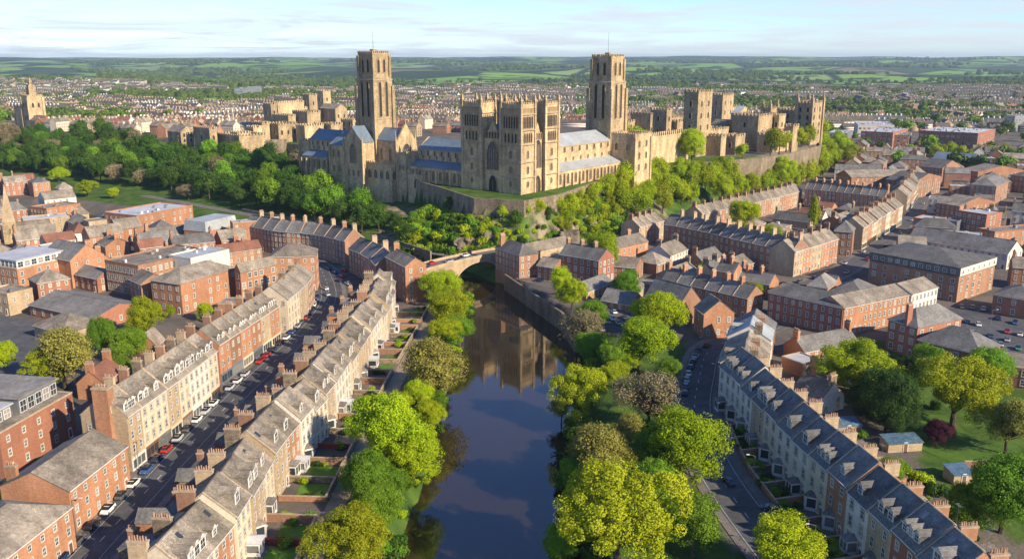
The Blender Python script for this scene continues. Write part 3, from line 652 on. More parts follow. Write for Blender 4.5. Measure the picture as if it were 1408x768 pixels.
for i, (r, O, ang, L) in enumerate(T2):   # rear wings towards the street, bays and porches towards the river
    wd = L * .5; a = MB(); hh = 7 + (i * 37 % 5) * .7; dd = 5.5 + (i * 13 % 3)
    a.box(.3, wd, 11.5, 11.5 + dd, -1, hh)
    if i % 2 == 0:
        a.face([(wd, 11.5 + dd, hh), (.3, 11.5 + dd, hh), (.15 + wd/2, 11.5 + dd, hh + 1.8)])
    wg = a.build('rear_wing', ['brownbrick', 'rubble', 'brick'][i % 3], r)
    b = MB()
    if i % 2 == 0:
        b.slab([(.1, 11.5 + dd + .1, hh - .1), (.1, 10.9, hh - .1), (.15 + wd/2, 10.9, hh + 1.9), (.15 + wd/2, 11.5 + dd + .1, hh + 1.9)], .12)
        b.slab([(wd + .2, 10.9, hh - .1), (wd + .2, 11.5 + dd + .1, hh - .1), (.15 + wd/2, 11.5 + dd + .1, hh + 1.9), (.15 + wd/2, 10.9, hh + 1.9)], .12)
    else: b.slab([(.1, 11.52, hh + 1.2), (wd + .2, 11.52, hh + 1.2), (wd + .2, 11.5 + dd + .2, hh), (.1, 11.5 + dd + .2, hh)], .12)
    if b.f: 
        me = b.mesh('wing_roof', 'darkslate'); put('wing_roof', me, wg)
    if i % 2: chimney(r, wd - .3, 11.5 + dd - .6, hh - .3, 2.2, 'brownbrick', 4, .8, 1.4, sep=False)
    addwin(wg, 1, 1.5, (wd * .5, 11.53 + dd, 3.9), math.pi, 1); addwin(wg, 1, 1.5, (wd + .03, 13, 3.9), math.pi/2, 1)
def bay(r, x, W_, H_, D_, kind, detail=1, rm='darkslate'):
    k = ('bay', W_, H_, D_, kind, rm)
    if k not in WM:
        a = MB(); c = D_ * .75
        pl = [(-W_/2, 0), (-W_/2 + c, -D_), (W_/2 - c, -D_), (W_/2, 0)] if kind == 'bay' else [(-W_/2, 0), (-W_/2, -D_), (W_/2, -D_), (W_/2, 0)]
        a.prism(pl, 0, .8, 0); a.prism(pl, H_ - .45, H_, 0)
        for p in pl: a.box(p[0] - .1, p[0] + .1, p[1] - .02, p[1] + .18, .8, H_ - .45, 0)
        a.box(-.07, .07, -D_ - .01, -D_ + .12, .8, H_ - .45, 0)
        g = MB(); q = [(p[0] * .97, p[1] * .95) for p in pl]
        for i in range(3): g.face([(*q[i], .8), (*q[i+1], .8), (*q[i+1], H_ - .45), (*q[i], H_ - .45)])
        t = MB(); o_ = [(p[0] * 1.08, p[1] * 1.12) for p in pl]; top = [(-W_/2 + c * .8, 0), (W_/2 - c * .8, 0)]
        t.prism(o_, H_, H_ + .12); t.face([(*o_[1], H_ + .12), (*o_[2], H_ + .12), (top[1][0], 0, H_ + .8), (top[0][0], 0, H_ + .8)])
        t.face([(*o_[0], H_ + .12), (*o_[1], H_ + .12), (top[0][0], 0, H_ + .8)]); t.face([(*o_[2], H_ + .12), (*o_[3], H_ + .12), (top[1][0], 0, H_ + .8)])
        WM[k] = (a.mesh('bay_window', 'frame'), g.mesh('pane', 'glass'), t.mesh('bay_roof', rm))
    a, g, t = WM[k]; o = put('bay_window' if kind == 'bay' else 'porch', a, r, (x, -.02, 0)); put('pane', g, o); put('bay_roof' if kind == 'bay' else 'porch_roof', t, o)
for i, (r, O, ang, L) in enumerate(T2):
    if i % 3 != 2: bay(r, L*.32, 3.0, 3.1, 1.5, 'bay' if i % 2 else 'box', rm='slate' if i % 2 else 'darkslate')
    if i % 4 == 2: bay(r, L*.68, 3.2, 2.8, 2.6, 'box', rm='flatlight')
    else: put('door', doormesh(), r, (L*.78, -.03, .05))
# gable-ended brick building by the bridge
corner_b('brick_building', 'tall orange brick gable building with round window at the bridge end', 'building', (530, 352), (557, 366), (562, 354), 15, D=9, wall='brick', roof='gable', rh=3, floors=4, sp=3.5, faces='fr', chim=[(1, .5)])
# T3: right terrace (fronts face the road, -x), points far -> near
W3 = ['white', 'white', 'white', 'buff', 'cream', 'white', 'white', 'cream', 'brick', 'white', 'buff', 'redbrick', 'brick', 'brick']
def s3(i, L):
    w_ = W3[i]
    return dict(wall=w_, dh=[0, .4, -.3, 0, .5, .1, -.2][i % 7], label=f'{ORD[i]} house from the far end of the slate roofed terrace, with {COLN[w_]} front',
                dorm=([L*.3, L*.7] if i % 3 == 1 else [L*.5]), coping=(.17,), cwall='buff' if i < 9 else 'brick', chim=[(L - .3, .74)], dbig=[1.5, 1.2, 1.35][i % 3], detail=2, cpots=7, cd=3.2)
T3 = terrace('terraced_house', 'house', [(990, 502), (1004, 514), (1029, 541), (1077, 590), (1141, 648), (1211, 714), (1300, 800)], 11.5, 12, 13, s3, 'slate roofed terraced houses above the right hand road', rh=5, rm='darkslate', floors=3, sp=2.7, faces='f', chz=.4, door=False, ww=1.2, wh=2.2)
for i, (r, O, ang, L) in enumerate(T3):
    if i % 3 != 0: bay(r, L*.35, 3.2, 3.3, 1.7, 'bay')
    else: bay(r, L*.5, 2.6, 3.2, 2.2, 'box')
    put('door', doormesh(), r, (L*.83, -.03, .05))
    hh = 6.5 + i % 3 * .6; a = MB(); a.box(L*.35, L - .4, 12, 17.5, -1, hh); wg = a.build('rear_wing', ['brownbrick', 'buff', 'brick'][i % 3], r)
    b = MB(); b.slab([(L*.35 - .1, 12.02, hh + 1.6), (L - .3, 12.02, hh + 1.6), (L - .3, 17.8, hh), (L*.35 - .1, 17.8, hh)], .12); put('wing_roof', b.mesh('wing_roof', 'slate'), wg)
    addwin(wg, 1, 1.5, (L*.65, 17.53, 3.6), math.pi, 1)
def s3b(i, L):
    return dict(wall=['brownbrick', 'white', 'brick', 'white'][i], label=f'{["brown brick", "pale lead roofed", "orange brick", "white rendered"][i]} jumbled roof house behind the slate terrace end, {ORD[i]} from its top', dorm=[L*.5] if i % 2 else [], chim=[(L - .4, .7)], rm=['darkslate', 'leadlight', 'slate', 'slate'][i], dh=[0, 1, -.5, .6][i])
terrace('terraced_house', 'house', [(1012, 437), (1004, 455), (996, 478), (990, 500)], 9.5, 13, 4, s3b, 'jumbled houses at the top of the slate terrace', rh=4, floors=3, sp=3, faces='f', detail=1, chz=1.4)
# T4: dark slate terrace before the wood
def s4(i, L):
    w_ = ['brownbrick', 'brick', 'brownbrick'][i % 3]
    return dict(wall=w_, label=f'{ORD[i]} {COLN[w_]} house of the dark slate terrace before the wood', chim=[(L - .5, .55)], coping=(L - .2,), cwall='brownbrick' if i % 2 else 'buff')
terrace('terraced_house', 'house', [(334, 309), (384, 318), (421, 320), (445, 324), (474, 331)], 11.8, 11, 9, s4, 'dark slate terraced houses in front of the wood', rh=4.6, rm='darkslate', floors=4, sp=2.5, faces='f', detail=1, chz=2.6)
def s4b(i, L):
    return dict(wall=['brownbrick', 'brick', 'brownbrick'][i], label=f'{ORD[i]} house of the short bent slate terrace next to the street corner', chim=[(L - .5, .6)], coping=(L - .2,), cwall='buff')
terrace('terraced_house', 'house', [(479, 341), (494, 347), (508, 354), (517, 364)], 11.3, 12, 3, s4b, 'short bent terrace at the street corner', rh=4.4, rm='darkslate', floors=4, sp=2.5, faces='f', detail=1, chz=2.6)
# T5 long brick terrace with lit return; its shaded front takes the darker slate copy
def s5(i, L):
    return dict(wall='brownbrick' if i % 3 else 'brick', label=f'{ORD[i]} house from the riverward end of the long three storey slate terrace', chim=[(L - .5, .5)], coping=(L - .2,), cwall='buff')
terrace('terraced_house', 'house', [(913, 308), (934, 311), (978, 320), (1009, 328), (1054, 338), (1090, 345)], 11.5, 12, 11, s5, 'long slate terrace across the river', rh=4.6, rm='darkslate', floors=3, sp=2.6, faces='f', detail=1, chz=2.6)
def s5b(i, L):
    return dict(wall=['buff', 'brick', 'buff', 'brick', 'brick'][i], label=f'{ORD[i]} sunlit house round the corner of the long slate terrace', chim=[(L - .5, .5)], coping=(L - .2,), cwall='brownbrick', roof='gable')
terrace('terraced_house', 'house', [(1093, 346), (1112, 340), (1133, 334), (1153, 328)], 11.5, 12, 5, s5b, 'sunlit return of the long slate terrace', rh=4.4, rm='slate', floors=3, sp=2.5, faces='f', detail=1, chz=2.4)
# T6 sunlit terrace along the hill foot
def s6(i, L, q='near'):
    return dict(wall='brick' if i % 3 else 'buff', label=f'{ORD[i]} sunlit house of the {q} part of the terrace under the wooded slope', chim=[(.4, .5)], coping=(.2,), cwall='brick', faces='f')
terrace('terraced_house', 'house', [(879, 312), (913, 303)], 10, 11, 4, s6, 'sunlit terrace under the wooded slope', rh=4, floors=3, sp=2.4, detail=1, chz=2)
terrace('terraced_house', 'house', [(965, 294), (1030, 280), (1089, 266), (1103, 261)], 10, 11, 14, lambda i, L: s6(i, L, 'far'), 'sunlit terrace under the wooded slope', rh=4, floors=3, sp=2.4, detail=1, chz=2)
def s7(i, L):
    return dict(wall='brick' if i % 3 else 'brownbrick', label=f'{ORD[i]} house of the dark fronted terrace closing the yard with the conifer', chim=[(L - .4, .5)], coping=(.2,), cwall='brick', faces='f')
terrace('terraced_house', 'house', [(1107, 259), (1148, 263), (1176, 266), (1217, 270)], 12, 11, 10, s7, 'dark fronted terrace behind the conifer yard', rh=4.4, rm='darkslate', floors=4, sp=2.5, detail=1, chz=2)
corner_b('corner_building', 'square hip roofed buff corner building where the town street begins', 'building', (1147, 317), (1173, 319), (1185, 314), 12, roof='hip', rh=4.5, wall='brownbrick', floors=3, sp=2.6, faces='fr', rm='darkslate', chim=[(2, .5)])
def s8(i, L):
    return dict(wall=['buff', 'brick', 'cream'][i % 3], label=f'{ORD[i]} sunlit house from the hip roofed corner building along the town street', chim=[(L - .4, .5)], coping=(.2,), cwall='brick', faces='f', shop=True, dh=[0, .8, -.5, .4][i % 4])
terrace('terraced_house', 'house', [(1187, 313), (1215, 297), (1242, 282)], 11.5, 12, 9, s8, 'sunlit houses along the town street', rh=4.4, floors=3, sp=2.6, detail=1, chz=2)
terrace('terraced_house', 'house', [(1248, 270), (1258, 258), (1266, 246), (1272, 238)], 12, 12, 6, lambda i, L: dict(s8(i, L), label=f'{ORD[i]} tall house further up the town street past the gap'), 'tall houses up the town street', rh=4.4, floors=3, sp=2.6, detail=1, chz=2)
def s9(i, L):
    return dict(wall='brownbrick' if i % 2 else 'brick', label=f'{ORD[i]} two storey house from the churchward end of the dark roofed row', chim=[(.4, .5)], coping=(.2,) if i else (), cwall='brick', faces='fr' if i == 5 else 'f')
terrace('terraced_house', 'house', [(910, 384), (937, 389), (981, 399), (1028, 410)], 8, 10.5, 6, s9, 'two storey row behind the stone hall', rh=4, rm='darkslate', floors=2, sp=2.6, detail=1, chz=2.4)
# row across the river by the bridge
def sR(i, L): return dict(wall='redbrick', label=f'{["left", "middle", "right"][i]} dark brick house with white windows facing the river forecourt', chim=[(.5, .55)], cwall='brownbrick', faces='fr' if i == 2 else 'f')
terrace('terraced_house', 'house', [(769, 349), (795, 353), (823, 358)], 11, 12, 3, sR, 'dark brick row on the river forecourt', rh=4, rm='darkslate', floors=3, sp=2.3, detail=1, chz=2.2, ww=1.35, wh=2.2)
# ================================================================= single buildings
cb = corner_b; BN = 'brick_building'
cb('bridge_house', 'sandstone house with hipped slate roof standing on the quay by the bridge', 'building', (681, 340), (714, 351), (736, 346), 10.5, wall='brownbrick', roof='hip', rh=4, rm='darkslate', floors=3, sp=2.6, faces='fr', chim=[(3, .2)], base=9, chz=4)
cb('bridge_house', 'sunlit long wing with grey roof behind the quay house', 'building', (715, 343), (728, 346), (764, 335), 9.5, wall='buff', roof='gabley', rh=3.4, rm='slate', floors=3, sp=3, faces='fr', D=26)
cb('brick_building', 'grey roofed sunlit brick wing behind the dark river row', 'building', (822, 336), (847, 341), (881, 336), 8.5, wall='brick', roof='gabley', rh=3.4, floors=2, sp=3, faces='fr', chim=[(1, .9)], D=24)
cb('brick_house', 'low brick house with pale roof beside the round green tree across the river', 'house', (840, 365), (875, 368), (896, 360), 6.5, wall='brick', rh=3, floors=2, sp=3, faces='fr', roof='gable')
cb('brick_house', 'small dark house between the dark row and the quay house', 'house', (738, 364), (762, 368), (769, 362), 6, wall='redbrick', rh=3, floors=2, sp=3, faces='fr', D=9)
cb('stone_hall', 'dark roofed stone hall with arched gable window by the road bend', 'hall', (885, 408), (933, 422), (961, 413), 7.5, wall='brownbrick', roof='gable', rh=6.5, rm='darkslate', floors=1, sp=4.5, faces='f', door=False)
h_ = bpy.data.objects['stone_hall']
cb('brick_house', 'orange brick house with steep roof at the road bend beside the stone hall', 'house', (955, 421), (968, 431), (992, 430), 9, wall='brick', rh=4.5, floors=2, sp=3, faces='fr', roof='gable', D=11)
cb(BN, 'small slate roofed brick house in the yard of the long terrace', 'house', (984, 371), (1009, 375), (1026, 368), 9, wall='brick', rh=3.4, rm='darkslate', floors=3, sp=3, faces='fr', chim=[(1, .5), (5, .5)], D=9)
cb(BN, 'low dark roofed house beside the small brick house behind the row', 'house', (1012, 383), (1058, 391), (1073, 384), 5.5, wall='brick', rh=3.6, rm='darkslate', floors=2, sp=3, faces='fr', chim=[(3, .5), (9, .5)], D=9)
# B1
cb('long_building', 'dark roofed half of the long three storey block with shop ground floor', 'building', (1057, 401), (1159, 423), (1185, 417), 10.5, D=12, wall='redbrick', roof='hip', rh=3.2, rm='darkslate', floors=3, sp=2.8, faces='f', skip=.03)
O, ang, L, D = eave3((1161, 423), (1253, 404), (1262, 398), 10.5)
building('long_building', 'sunlit orange brick half of the long block, pale end beyond it', 'building', O, ang, L, 12, 10.5, wall='brick', roof='gable', rh=2.8, floors=3, sp=2.5, faces='fl', skip=.05)
O, ang, L, D = eave3((1254, 404), (1290, 394), (1295, 390), 10.8)
building('long_building', 'pale rendered end building of the long three storey block', 'building', O, ang, L, 12, 10.8, wall='white', roof='gable', rh=2.8, floors=3, sp=2.5, faces='fr')
# B2 mansard
O, ang, L, D = eave3((1196, 358), (1319, 381), (1368, 365), 10.4)
r = building('office_block', 'brown brick block with slate mansard and white end storey by the car park', 'building', O, ang, L, D, 10.4, wall='brownbrick', roof='flat', par=.02, floors=3, sp=4.2, faces='fr', skip=.2, ww=1.6)
mb = MB(); mb.box(-.3, L + .3, -.3, D + .3, 10.75, 14); mb.build('attic_storey', 'darkslate', r)
mb = MB(); mb.box(L + .31, L + .36, -.2, D + .2, 10.8, 14); mb.build('end_cladding', 'white', r)
for k in range(11): addwin(r, 1.8, 1.6, (2.5 + k * (L - 5) / 10, -.34, 11.5), 0, 1, None)
for k in range(7): addwin(r, 1.3, 1.5, (L + .4, 2 + k * (D - 4) / 6, 11.5), math.pi/2, 1, None)
mb = MB(); rooffn(mb, L, D, 14.25, 3.2, 'hip', .5); mb.build('roof', 'darkslate', r)
# B3
cb('school_building', 'red brick building with big hipped dark roof beside the car park', 'building', (1262, 466), (1349, 487), (1385, 476), 8, wall='redbrick', roof='hip', rh=5, rm='darkslate', floors=2, sp=4, faces='fr', ww=1.6)
cb('school_building', 'taller red brick wing with tall chimney behind the hipped roof', 'building', (1222, 438), (1262, 450), (1300, 436), 10.5, D=22, wall='redbrick', roof='hip', rh=4.5, rm='darkslate', floors=3, sp=3.6, faces='fr', chim=[(7, .02)], chz=4, cwall='redbrick', ww=1.6)
cb(BN, 'red brick block with dark hipped roof at the far side of the parked cars', 'building', (1366, 404), (1425, 414), (1440, 404), 7.5, D=16, wall='redbrick', roof='hip', rh=3.6, rm='darkslate', floors=2, sp=4, faces='fl', ww=1.4)
cb(BN, 'low brick building with white windows below the parked cars', 'building', (1360, 500), (1440, 512), (1460, 500), 6, D=14, wall='redbrick', roof='flat', par=.4, floors=2, sp=3, faces='fl', ww=1.4)
# right town
cb('curved_red_building', 'plain red brick block with pale flat roof edge in the town behind', 'building', (1256, 300), (1288, 304), (1297, 298), 9, D=14, wall='redbrick', roof='flat', rm='flatlight', par=.5, floors=2, sp=5, faces='r', skip=.5)
cb('modern_block', 'glass fronted block between the plain red block and the brick tower block', 'building', (1290, 303), (1316, 306), (1326, 300), 8.5, D=14, wall='metal', roof='flat', rm='darkslate', floors=3, sp=2, faces='f', ww=1.7, wh=2.2)
cb('modern_block', 'four storey red and dark brick block with pale flat roof', 'building', (1317, 290), (1357, 296), (1366, 290), 13, D=15, wall='redbrick', roof='flat', rm='flatlight', par=.5, floors=4, sp=2.6, faces='fr', ww=1.4)
cb('long_building', 'very long low dark slate roof with white walls behind the mansard block', 'building', (1248, 327), (1386, 349), (1396, 343), 7.5, D=16, wall='white', roof='gable', rh=5, rm='darkslate', floors=2, sp=3, faces='fr')
cb(BN, 'dark stone block with dark roof and sunlit end in the far town', 'building', (1334, 253), (1370, 256), (1382, 248), 12, wall='brownbrick', roof='hip', rh=4, rm='darkslate', floors=4, sp=3, faces='fr')
cb(BN, 'gable fronted buff house in the far town beside the blue roofed hall', 'house', (1264, 228), (1296, 231), (1310, 226), 11, wall='brownbrick', roof='gable', rh=5, rm='darkslate', floors=3, sp=3, faces='fr')
cb('long_hall', 'long hall with dark blue roof before the row of round trees', 'hall', (1281, 219), (1336, 223), (1341, 219), 9, wall='brownbrick', roof='gable', rh=6, rm='lead', floors=2, sp=4, faces='fr')
cb(BN, 'two pale roofed brick houses end on below the castle end wall', 'house', (1150, 239), (1171, 244), (1210, 231), 11, wall='brick', roof='gabley', rh=4, floors=3, sp=3, faces='fr')
cb(BN, 'buff block with pale roof at the top of the town street corner', 'building', (1322, 232), (1345, 236), (1372, 228), 9, wall='brick', roof='gable', rh=4, rm='slate', floors=2, sp=3, faces='fr')
cb(BN, 'dark roofed buff terrace end above the town street', 'building', (1218, 246), (1258, 250), (1272, 240), 12, wall='brownbrick', roof='gable', rh=4, rm='darkslate', floors=4, sp=3, faces='fr')
for i, (a_, b_, c_, h1, w_, lb) in enumerate([((1345, 315), (1368, 320), (1408, 308), 8, 'brick', 'brick building with flat roof behind the four storey block'), ((1288, 278), (1320, 283), (1335, 272), 10, 'brick', 'twin gabled brick house above the glass block'),
     ((1140, 400), (1188, 408), (1215, 396), 6, 'redbrick', 'dark roofed red brick hall behind the long shop block'), ((1110, 392), (1138, 396), (1160, 388), 7, 'brick', 'pale roofed brick building between hall and long terrace'), ((1390, 240), (1425, 244), (1440, 236), 12, 'brick', 'brick block cut by the picture edge in the far town')]):
    cb('town_building', lb, 'building', a_, b_, c_, h1, wall=w_, roof=['flat', 'gable', 'hip', 'hip', 'hip'][i], rh=4, rm=['flat', 'slate', 'darkslate', 'flat', 'slate'][i], floors=3, sp=3, faces='fr')
# left town
def pent(r, x0, x1, y0, y1, z0, h_, rm='flatlight', wall='frame', n=8, lab='penthouse'):
    mb = MB(); mb.box(x0, x1, y0, y1, z0, z0 + h_); o = mb.build(lab, wall, r)
    t_ = MB(); t_.box(x0 - .5, x1 + .5, y0 - .5, y1 + .5, z0 + h_, z0 + h_ + .35, bot=True); t_.build('penthouse_roof', rm, o)
    for k in range(n): addwin(o, round((x1 - x0) / n * .8, 1), round(h_ * .75, 1), (x0 + (k + .5) * (x1 - x0) / n, y0 - .03, z0 + .3), 0, 1, None)
    m = max(2, int((y1 - y0) / 3))
    for k in range(m): addwin(o, round((y1 - y0) / m * .8, 1), round(h_ * .75, 1), (x1 + .03, y0 + (k + .5) * (y1 - y0) / m, z0 + .3), math.pi/2, 1, None)
r = cb(BN, 'orange brick block with glazed penthouse and pale roof in the old town', 'building', (-25, 364), (23, 371), (80, 353), 11, wall='brick', roof='flat', rm='flat', par=.4, floors=3, sp=3.2, faces='fr', ww=1.4, wh=2.2)
O, ang, L, D = eave3((-25, 364), (23, 371), (80, 353), 11); pent(r, 1, L - 1.2, 1.2, D - 1, 11.1, 3.2)
cb('gabled_building', 'orange brick gabled building with dark roof and arched window', 'building', (56, 350), (96, 358), (118, 344), 12, wall='brick', roof='gable', rh=5.5, rm='darkslate', floors=3, sp=4, faces='r')
cb(BN, 'flat roofed orange brick block beyond the church spire', 'building', (41, 285), (64, 288), (96, 279), 10, wall='brick', roof='flat', floors=3, sp=3, faces='fr')
cb(BN, 'pale fronted old brick building with grey roof in the old town', 'building', (52, 271), (61, 274), (96, 267), 11, wall='white', roof='gabley', rh=4, floors=3, sp=3, faces='fr')
for i, (a_, b_, c_) in enumerate([((112, 321), (123, 326), (159, 316)), ((150, 311), (161, 315), (188, 308))]):
    cb('brick_house', f'{["nearer", "farther"][i]} of two orange brick houses with pale windows and grey roofs in the old town', 'house', a_, b_, c_, 9, wall='brick', roof='gabley', rh=4.4, floors=2, sp=3, faces='fr', wh=2.2)
cb('long_building', 'long orange brick block with very pale flat roof in the old town', 'building', (143, 293), (188, 298), (262, 283), 11, wall='brick', roof='flat', rm='flatlight', floors=3, sp=3.4, faces='fr')
r = cb('mansard_block', 'brick block with grey lead mansard roof in the old town', 'building', (253, 316), (283, 319), (332, 309), 9.5, wall='brick', roof='mansard', rh=5, rm='leadlight', floors=2, sp=3.4, faces='fr')
cb('long_building', 'flat topped orange brick wing beyond the lead mansard block', 'building', (316, 304), (320, 307), (360, 297), 14, D=26, wall='brick', roof='flat', rm='leadlight', par=.4, floors=4, sp=3, faces='fr')
r = cb('long_building', 'big orange brick block with grey hipped roof and long sunlit side', 'building', (207, 384), (248, 390), (327, 368), 12, wall='brick', roof='hip', rh=4, rm='slate', floors=3, sp=3.2, faces='fr', ww=1.2)
cb('long_building', 'glass banded middle wing of the big brick block', 'building', (322, 371), (330, 373), (368, 360), 12.5, wall='brick', roof='gabley', rh=3, floors=3, sp=2.2, faces='fr', ww=1.6, wh=2.4)
cb('long_building', 'brick building with tall window bays and grey flat roof', 'building', (144, 359), (190, 367), (278, 343), 13, wall='brownbrick', roof='flat', floors=3, sp=2.4, faces='fr', ww=1.5, wh=2.6)
cb('town_building', 'white walled flat roofed building behind the big brick block', 'building', (232, 352), (262, 357), (312, 344), 14, wall='white', roof='flat', rm='leadlight', floors=3, sp=5, faces='fr', skip=.5)
cb('town_building', 'dark roofed low brick building beside the gabled building', 'building', (100, 376), (133, 383), (152, 374), 6, wall='redbrick', rh=3, rm='darkslate', floors=2, sp=3.5, faces='fr')
cb('warehouse', 'low building with wide brown roof behind the tree cluster', 'warehouse', (40, 418), (128, 438), (172, 418), 4.5, wall='redbrick', rh=3, roof='gable', rm='flat', floors=1, sp=5, faces='fr', D=22)
cb('warehouse', 'grey hip roofed shed next to the wide brown roof', 'warehouse', (46, 446), (86, 458), (132, 440), 4.5, wall='buff', roof='hip', rh=4, rm='slate', floors=1, sp=5, faces='fr')
cb('brick_house', 'yellow brick house with flat roof at the picture edge', 'house', (-22, 400), (10, 406), (36, 396), 8, wall='buff', roof='flat', floors=2, sp=3, faces='fr')
# school bottom left
Pa = at(-2, 597, 17); Pb = at(99, 540, 17); ang = math.atan2(Pb[1] - Pa[1], Pb[0] - Pa[0]); L = math.hypot(Pb[0] - Pa[0], Pb[1] - Pa[1])
r = building('school_building', 'long red brick building with grey penthouses on its flat roof behind the street', 'building', Pa, ang, L, 30, 11, wall='redbrick', roof='flat', par=.35, floors=3, sp=4.4, faces='fr', detail=2, wh=1.8)
pent(r, L*.42, L - 1.5, 3, 20, 11.1, 4, 'flat', 'metal', 5); pent(r, 1, L*.36, 4, 22, 11.1, 3.2, 'flatlight', 'metal', 3)
# church with spire in the old town
def spire_church():
    x, y = at(18, 345, G); r = thing('church', 'small stone church with a pale pointed spire in the old town', 'church', (x, y, G), R(28)); FOOTP.append((x, y, 12, 10, 0))
    mb = MB(); mb.box(-3, 3, -3, 3, -2, 15); mb.build('tower', 'oldsand', r)
    mb = MB(); b = [(-2.9, -2.9), (2.9, -2.9), (2.9, 2.9), (-2.9, 2.9)]
    for k in range(4): mb.face([(*b[k], 15), (*b[(k+1) % 4], 15), (0, 0, 34)])
    mb.build('spire', 'buff', r)
    mb = MB(); mb.box(3.02, 20, -4, 4, -2, 8); mb.box(20.02, 24, -3, 3, -2, 7); mb.build('nave', 'buff', r)
    mb = MB(); mb.slab([(3.02, -4.4, 7.7), (20.4, -4.4, 7.7), (20.4, 0, 12.5), (3.02, 0, 12.5)], .2); mb.slab([(20.4, 4.4, 7.7), (3.02, 4.4, 7.7), (3.02, 0, 12.5), (20.4, 0, 12.5)], .2); mb.build('roof', 'slate', r)
    for k in range(4): gwin(r, 1.2, 3.5, (6 + k * 3.8, -4.05, 2.5))
    for k in range(2): gwin(r, .9, 3, (0, -3.05, 9), 0) if k == 0 else gwin(r, .9, 3, (3.05, 0, 9), math.pi/2)
spire_church()
# ================================================================= bridge
def bridge():
    a = np.array(at(548, 377, 11)); b = np.array(at(686, 343, 11)); a = np.array((-50., 351.)); b = np.array((-1., 408.)); d = b - a; L = np.linalg.norm(d); ang = math.atan2(d[1], d[0])
    r = thing('stone_bridge', 'two arched sandstone road bridge crossing the dark river', 'bridge', (a[0], a[1], 0), ang); W_ = 9.0
    zt = lambda x: 10.2 + 1.2 * math.sin(math.pi * x / L); arches = [(6, 31), (38, 67)]
    mb = MB(); n = 80; xs = [L * i / n for i in range(n + 1)]
    def soff(x):
        for x0, x1 in arches:
            if x0 < x < x1: t = (x - x0) / (x1 - x0) * 2 - 1; return 1.2 + 7.2 * math.sqrt(max(0, 1 - t * t)) if x0 < 20 else 1.0 + 8.0 * math.sqrt(max(0, 1 - t * t))
        return -3
    for i in range(n):
        p, q = xs[i], xs[i + 1]; lp, lq = soff(p), soff(q)
        mb.face([(p, 0, lp), (q, 0, lq), (q, 0, zt(q)), (p, 0, zt(p))]); mb.face([(q, W_, lq), (p, W_, lp), (p, W_, zt(p)), (q, W_, zt(q))])
        mb.face([(p, 0, lp), (p, W_, lp), (q, W_, lq), (q, 0, lq)], 0)
    mb.build('arches', 'buff', r)
    m = MB()
    for i in range(n):
        p, q = xs[i], xs[i + 1]; m.face([(p, 0, zt(p)), (q, 0, zt(q)), (q, W_, zt(q)), (p, W_, zt(p))])
    m.build('deck', 'pave', r)
    for y0, y1 in ((-.25, .3), (W_ - .3, W_ + .25)):
        m = MB()
        for i in range(n):
            p, q = xs[i], xs[i + 1]; u = 1.1
            m.face([(p, y0, zt(p) - .3), (q, y0, zt(q) - .3), (q, y0, zt(q) + u), (p, y0, zt(p) + u)]); m.face([(q, y1, zt(q)), (p, y1, zt(p)), (p, y1, zt(p) + u), (q, y1, zt(q) + u)]); m.face([(p, y0, zt(p) + u), (q, y0, zt(q) + u), (q, y1, zt(q) + u), (p, y1, zt(p) + u)])
        m.build('parapet', 'buff', r)
    for x0, x1 in arches:
        m = MB(); k = 26; cx_ = (x0 + x1) / 2; rx = (x1 - x0) / 2; rz_ = 7.2 if x0 < 20 else 8.0; zb = 1.2 if x0 < 20 else 1.0
        for i in range(k):
            g, h2 = math.pi * i / k, math.pi * (i + 1) / k
            P1 = [(cx_ - rx * math.cos(t), zb + rz_ * math.sin(t)) for t in (g, h2)]; P2 = [(cx_ - (rx + .8) * math.cos(t), zb + (rz_ + .8) * math.sin(t)) for t in (g, h2)]
            m.face([(P1[0][0], -.12, P1[0][1]), (P1[1][0], -.12, P1[1][1]), (P2[1][0], -.12, P2[1][1]), (P2[0][0], -.12, P2[0][1])])
            m.face([(P2[0][0], -.12, P2[0][1]), (P2[1][0], -.12, P2[1][1]), (P2[1][0], 0, P2[1][1]), (P2[0][0], 0, P2[0][1])])
        m.build('arch_ring', 'trim', r)
    m = MB(); m.prism([(31.2, 0), (34.5, -3.2), (37.8, 0)], -3, 7.5).face([(31.2, 0, 7.5), (34.5, -3.2, 7.5), (34.5, 0, 9.5)]).face([(34.5, -3.2, 7.5), (37.8, 0, 7.5), (34.5, 0, 9.5)]); m.build('cutwater', 'oldsand', r)
    return a, ang, L, zt
BR = bridge()
def wall_run(name, label, pts, z0s, z1s, th, m, cat='wall', group=None, coping=True):
    """stone wall along world points; z per point"""
    L_, R_ = offs(pts, th / 2); mb = MB(); n = len(pts)
    for i in range(n - 1):
        a, b, c, d = R_[i], R_[i + 1], L_[i + 1], L_[i]
        mb.face([(*a, z0s[i]), (*b, z0s[i+1]), (*b, z1s[i+1]), (*a, z1s[i])]); mb.face([(*c, z0s[i+1]), (*d, z0s[i]), (*d, z1s[i]), (*c, z1s[i+1])]); mb.face([(*a, z1s[i]), (*b, z1s[i+1]), (*c, z1s[i+1]), (*d, z1s[i])])
    for i, s in ((0, 1), (n - 1, -1)):
        a, d = R_[i], L_[i]; p = [(*d, z0s[i]), (*a, z0s[i]), (*a, z1s[i]), (*d, z1s[i])]; mb.face(p if s > 0 else p[::-1])
    o = mb.build(name, m); return tag(o, label, cat, group)
QW = [(-3, 376), (7.5, 347), (19, 316), (22.5, 290)]
wall_run('quay_wall', 'sandstone quay wall below the river forecourt', QW, [-2]*4, [7.2]*4, 1.0, 'rubble')
ox, oy = at(726, 395, 3)
wall_run('riverside_wall', 'long low wall of the riverside road under the wooded cliff', [(-170, 545), (-110, 496), (-72, 462), (-40, 420)], [0]*4, [8.0]*4, .8, 'rubble')
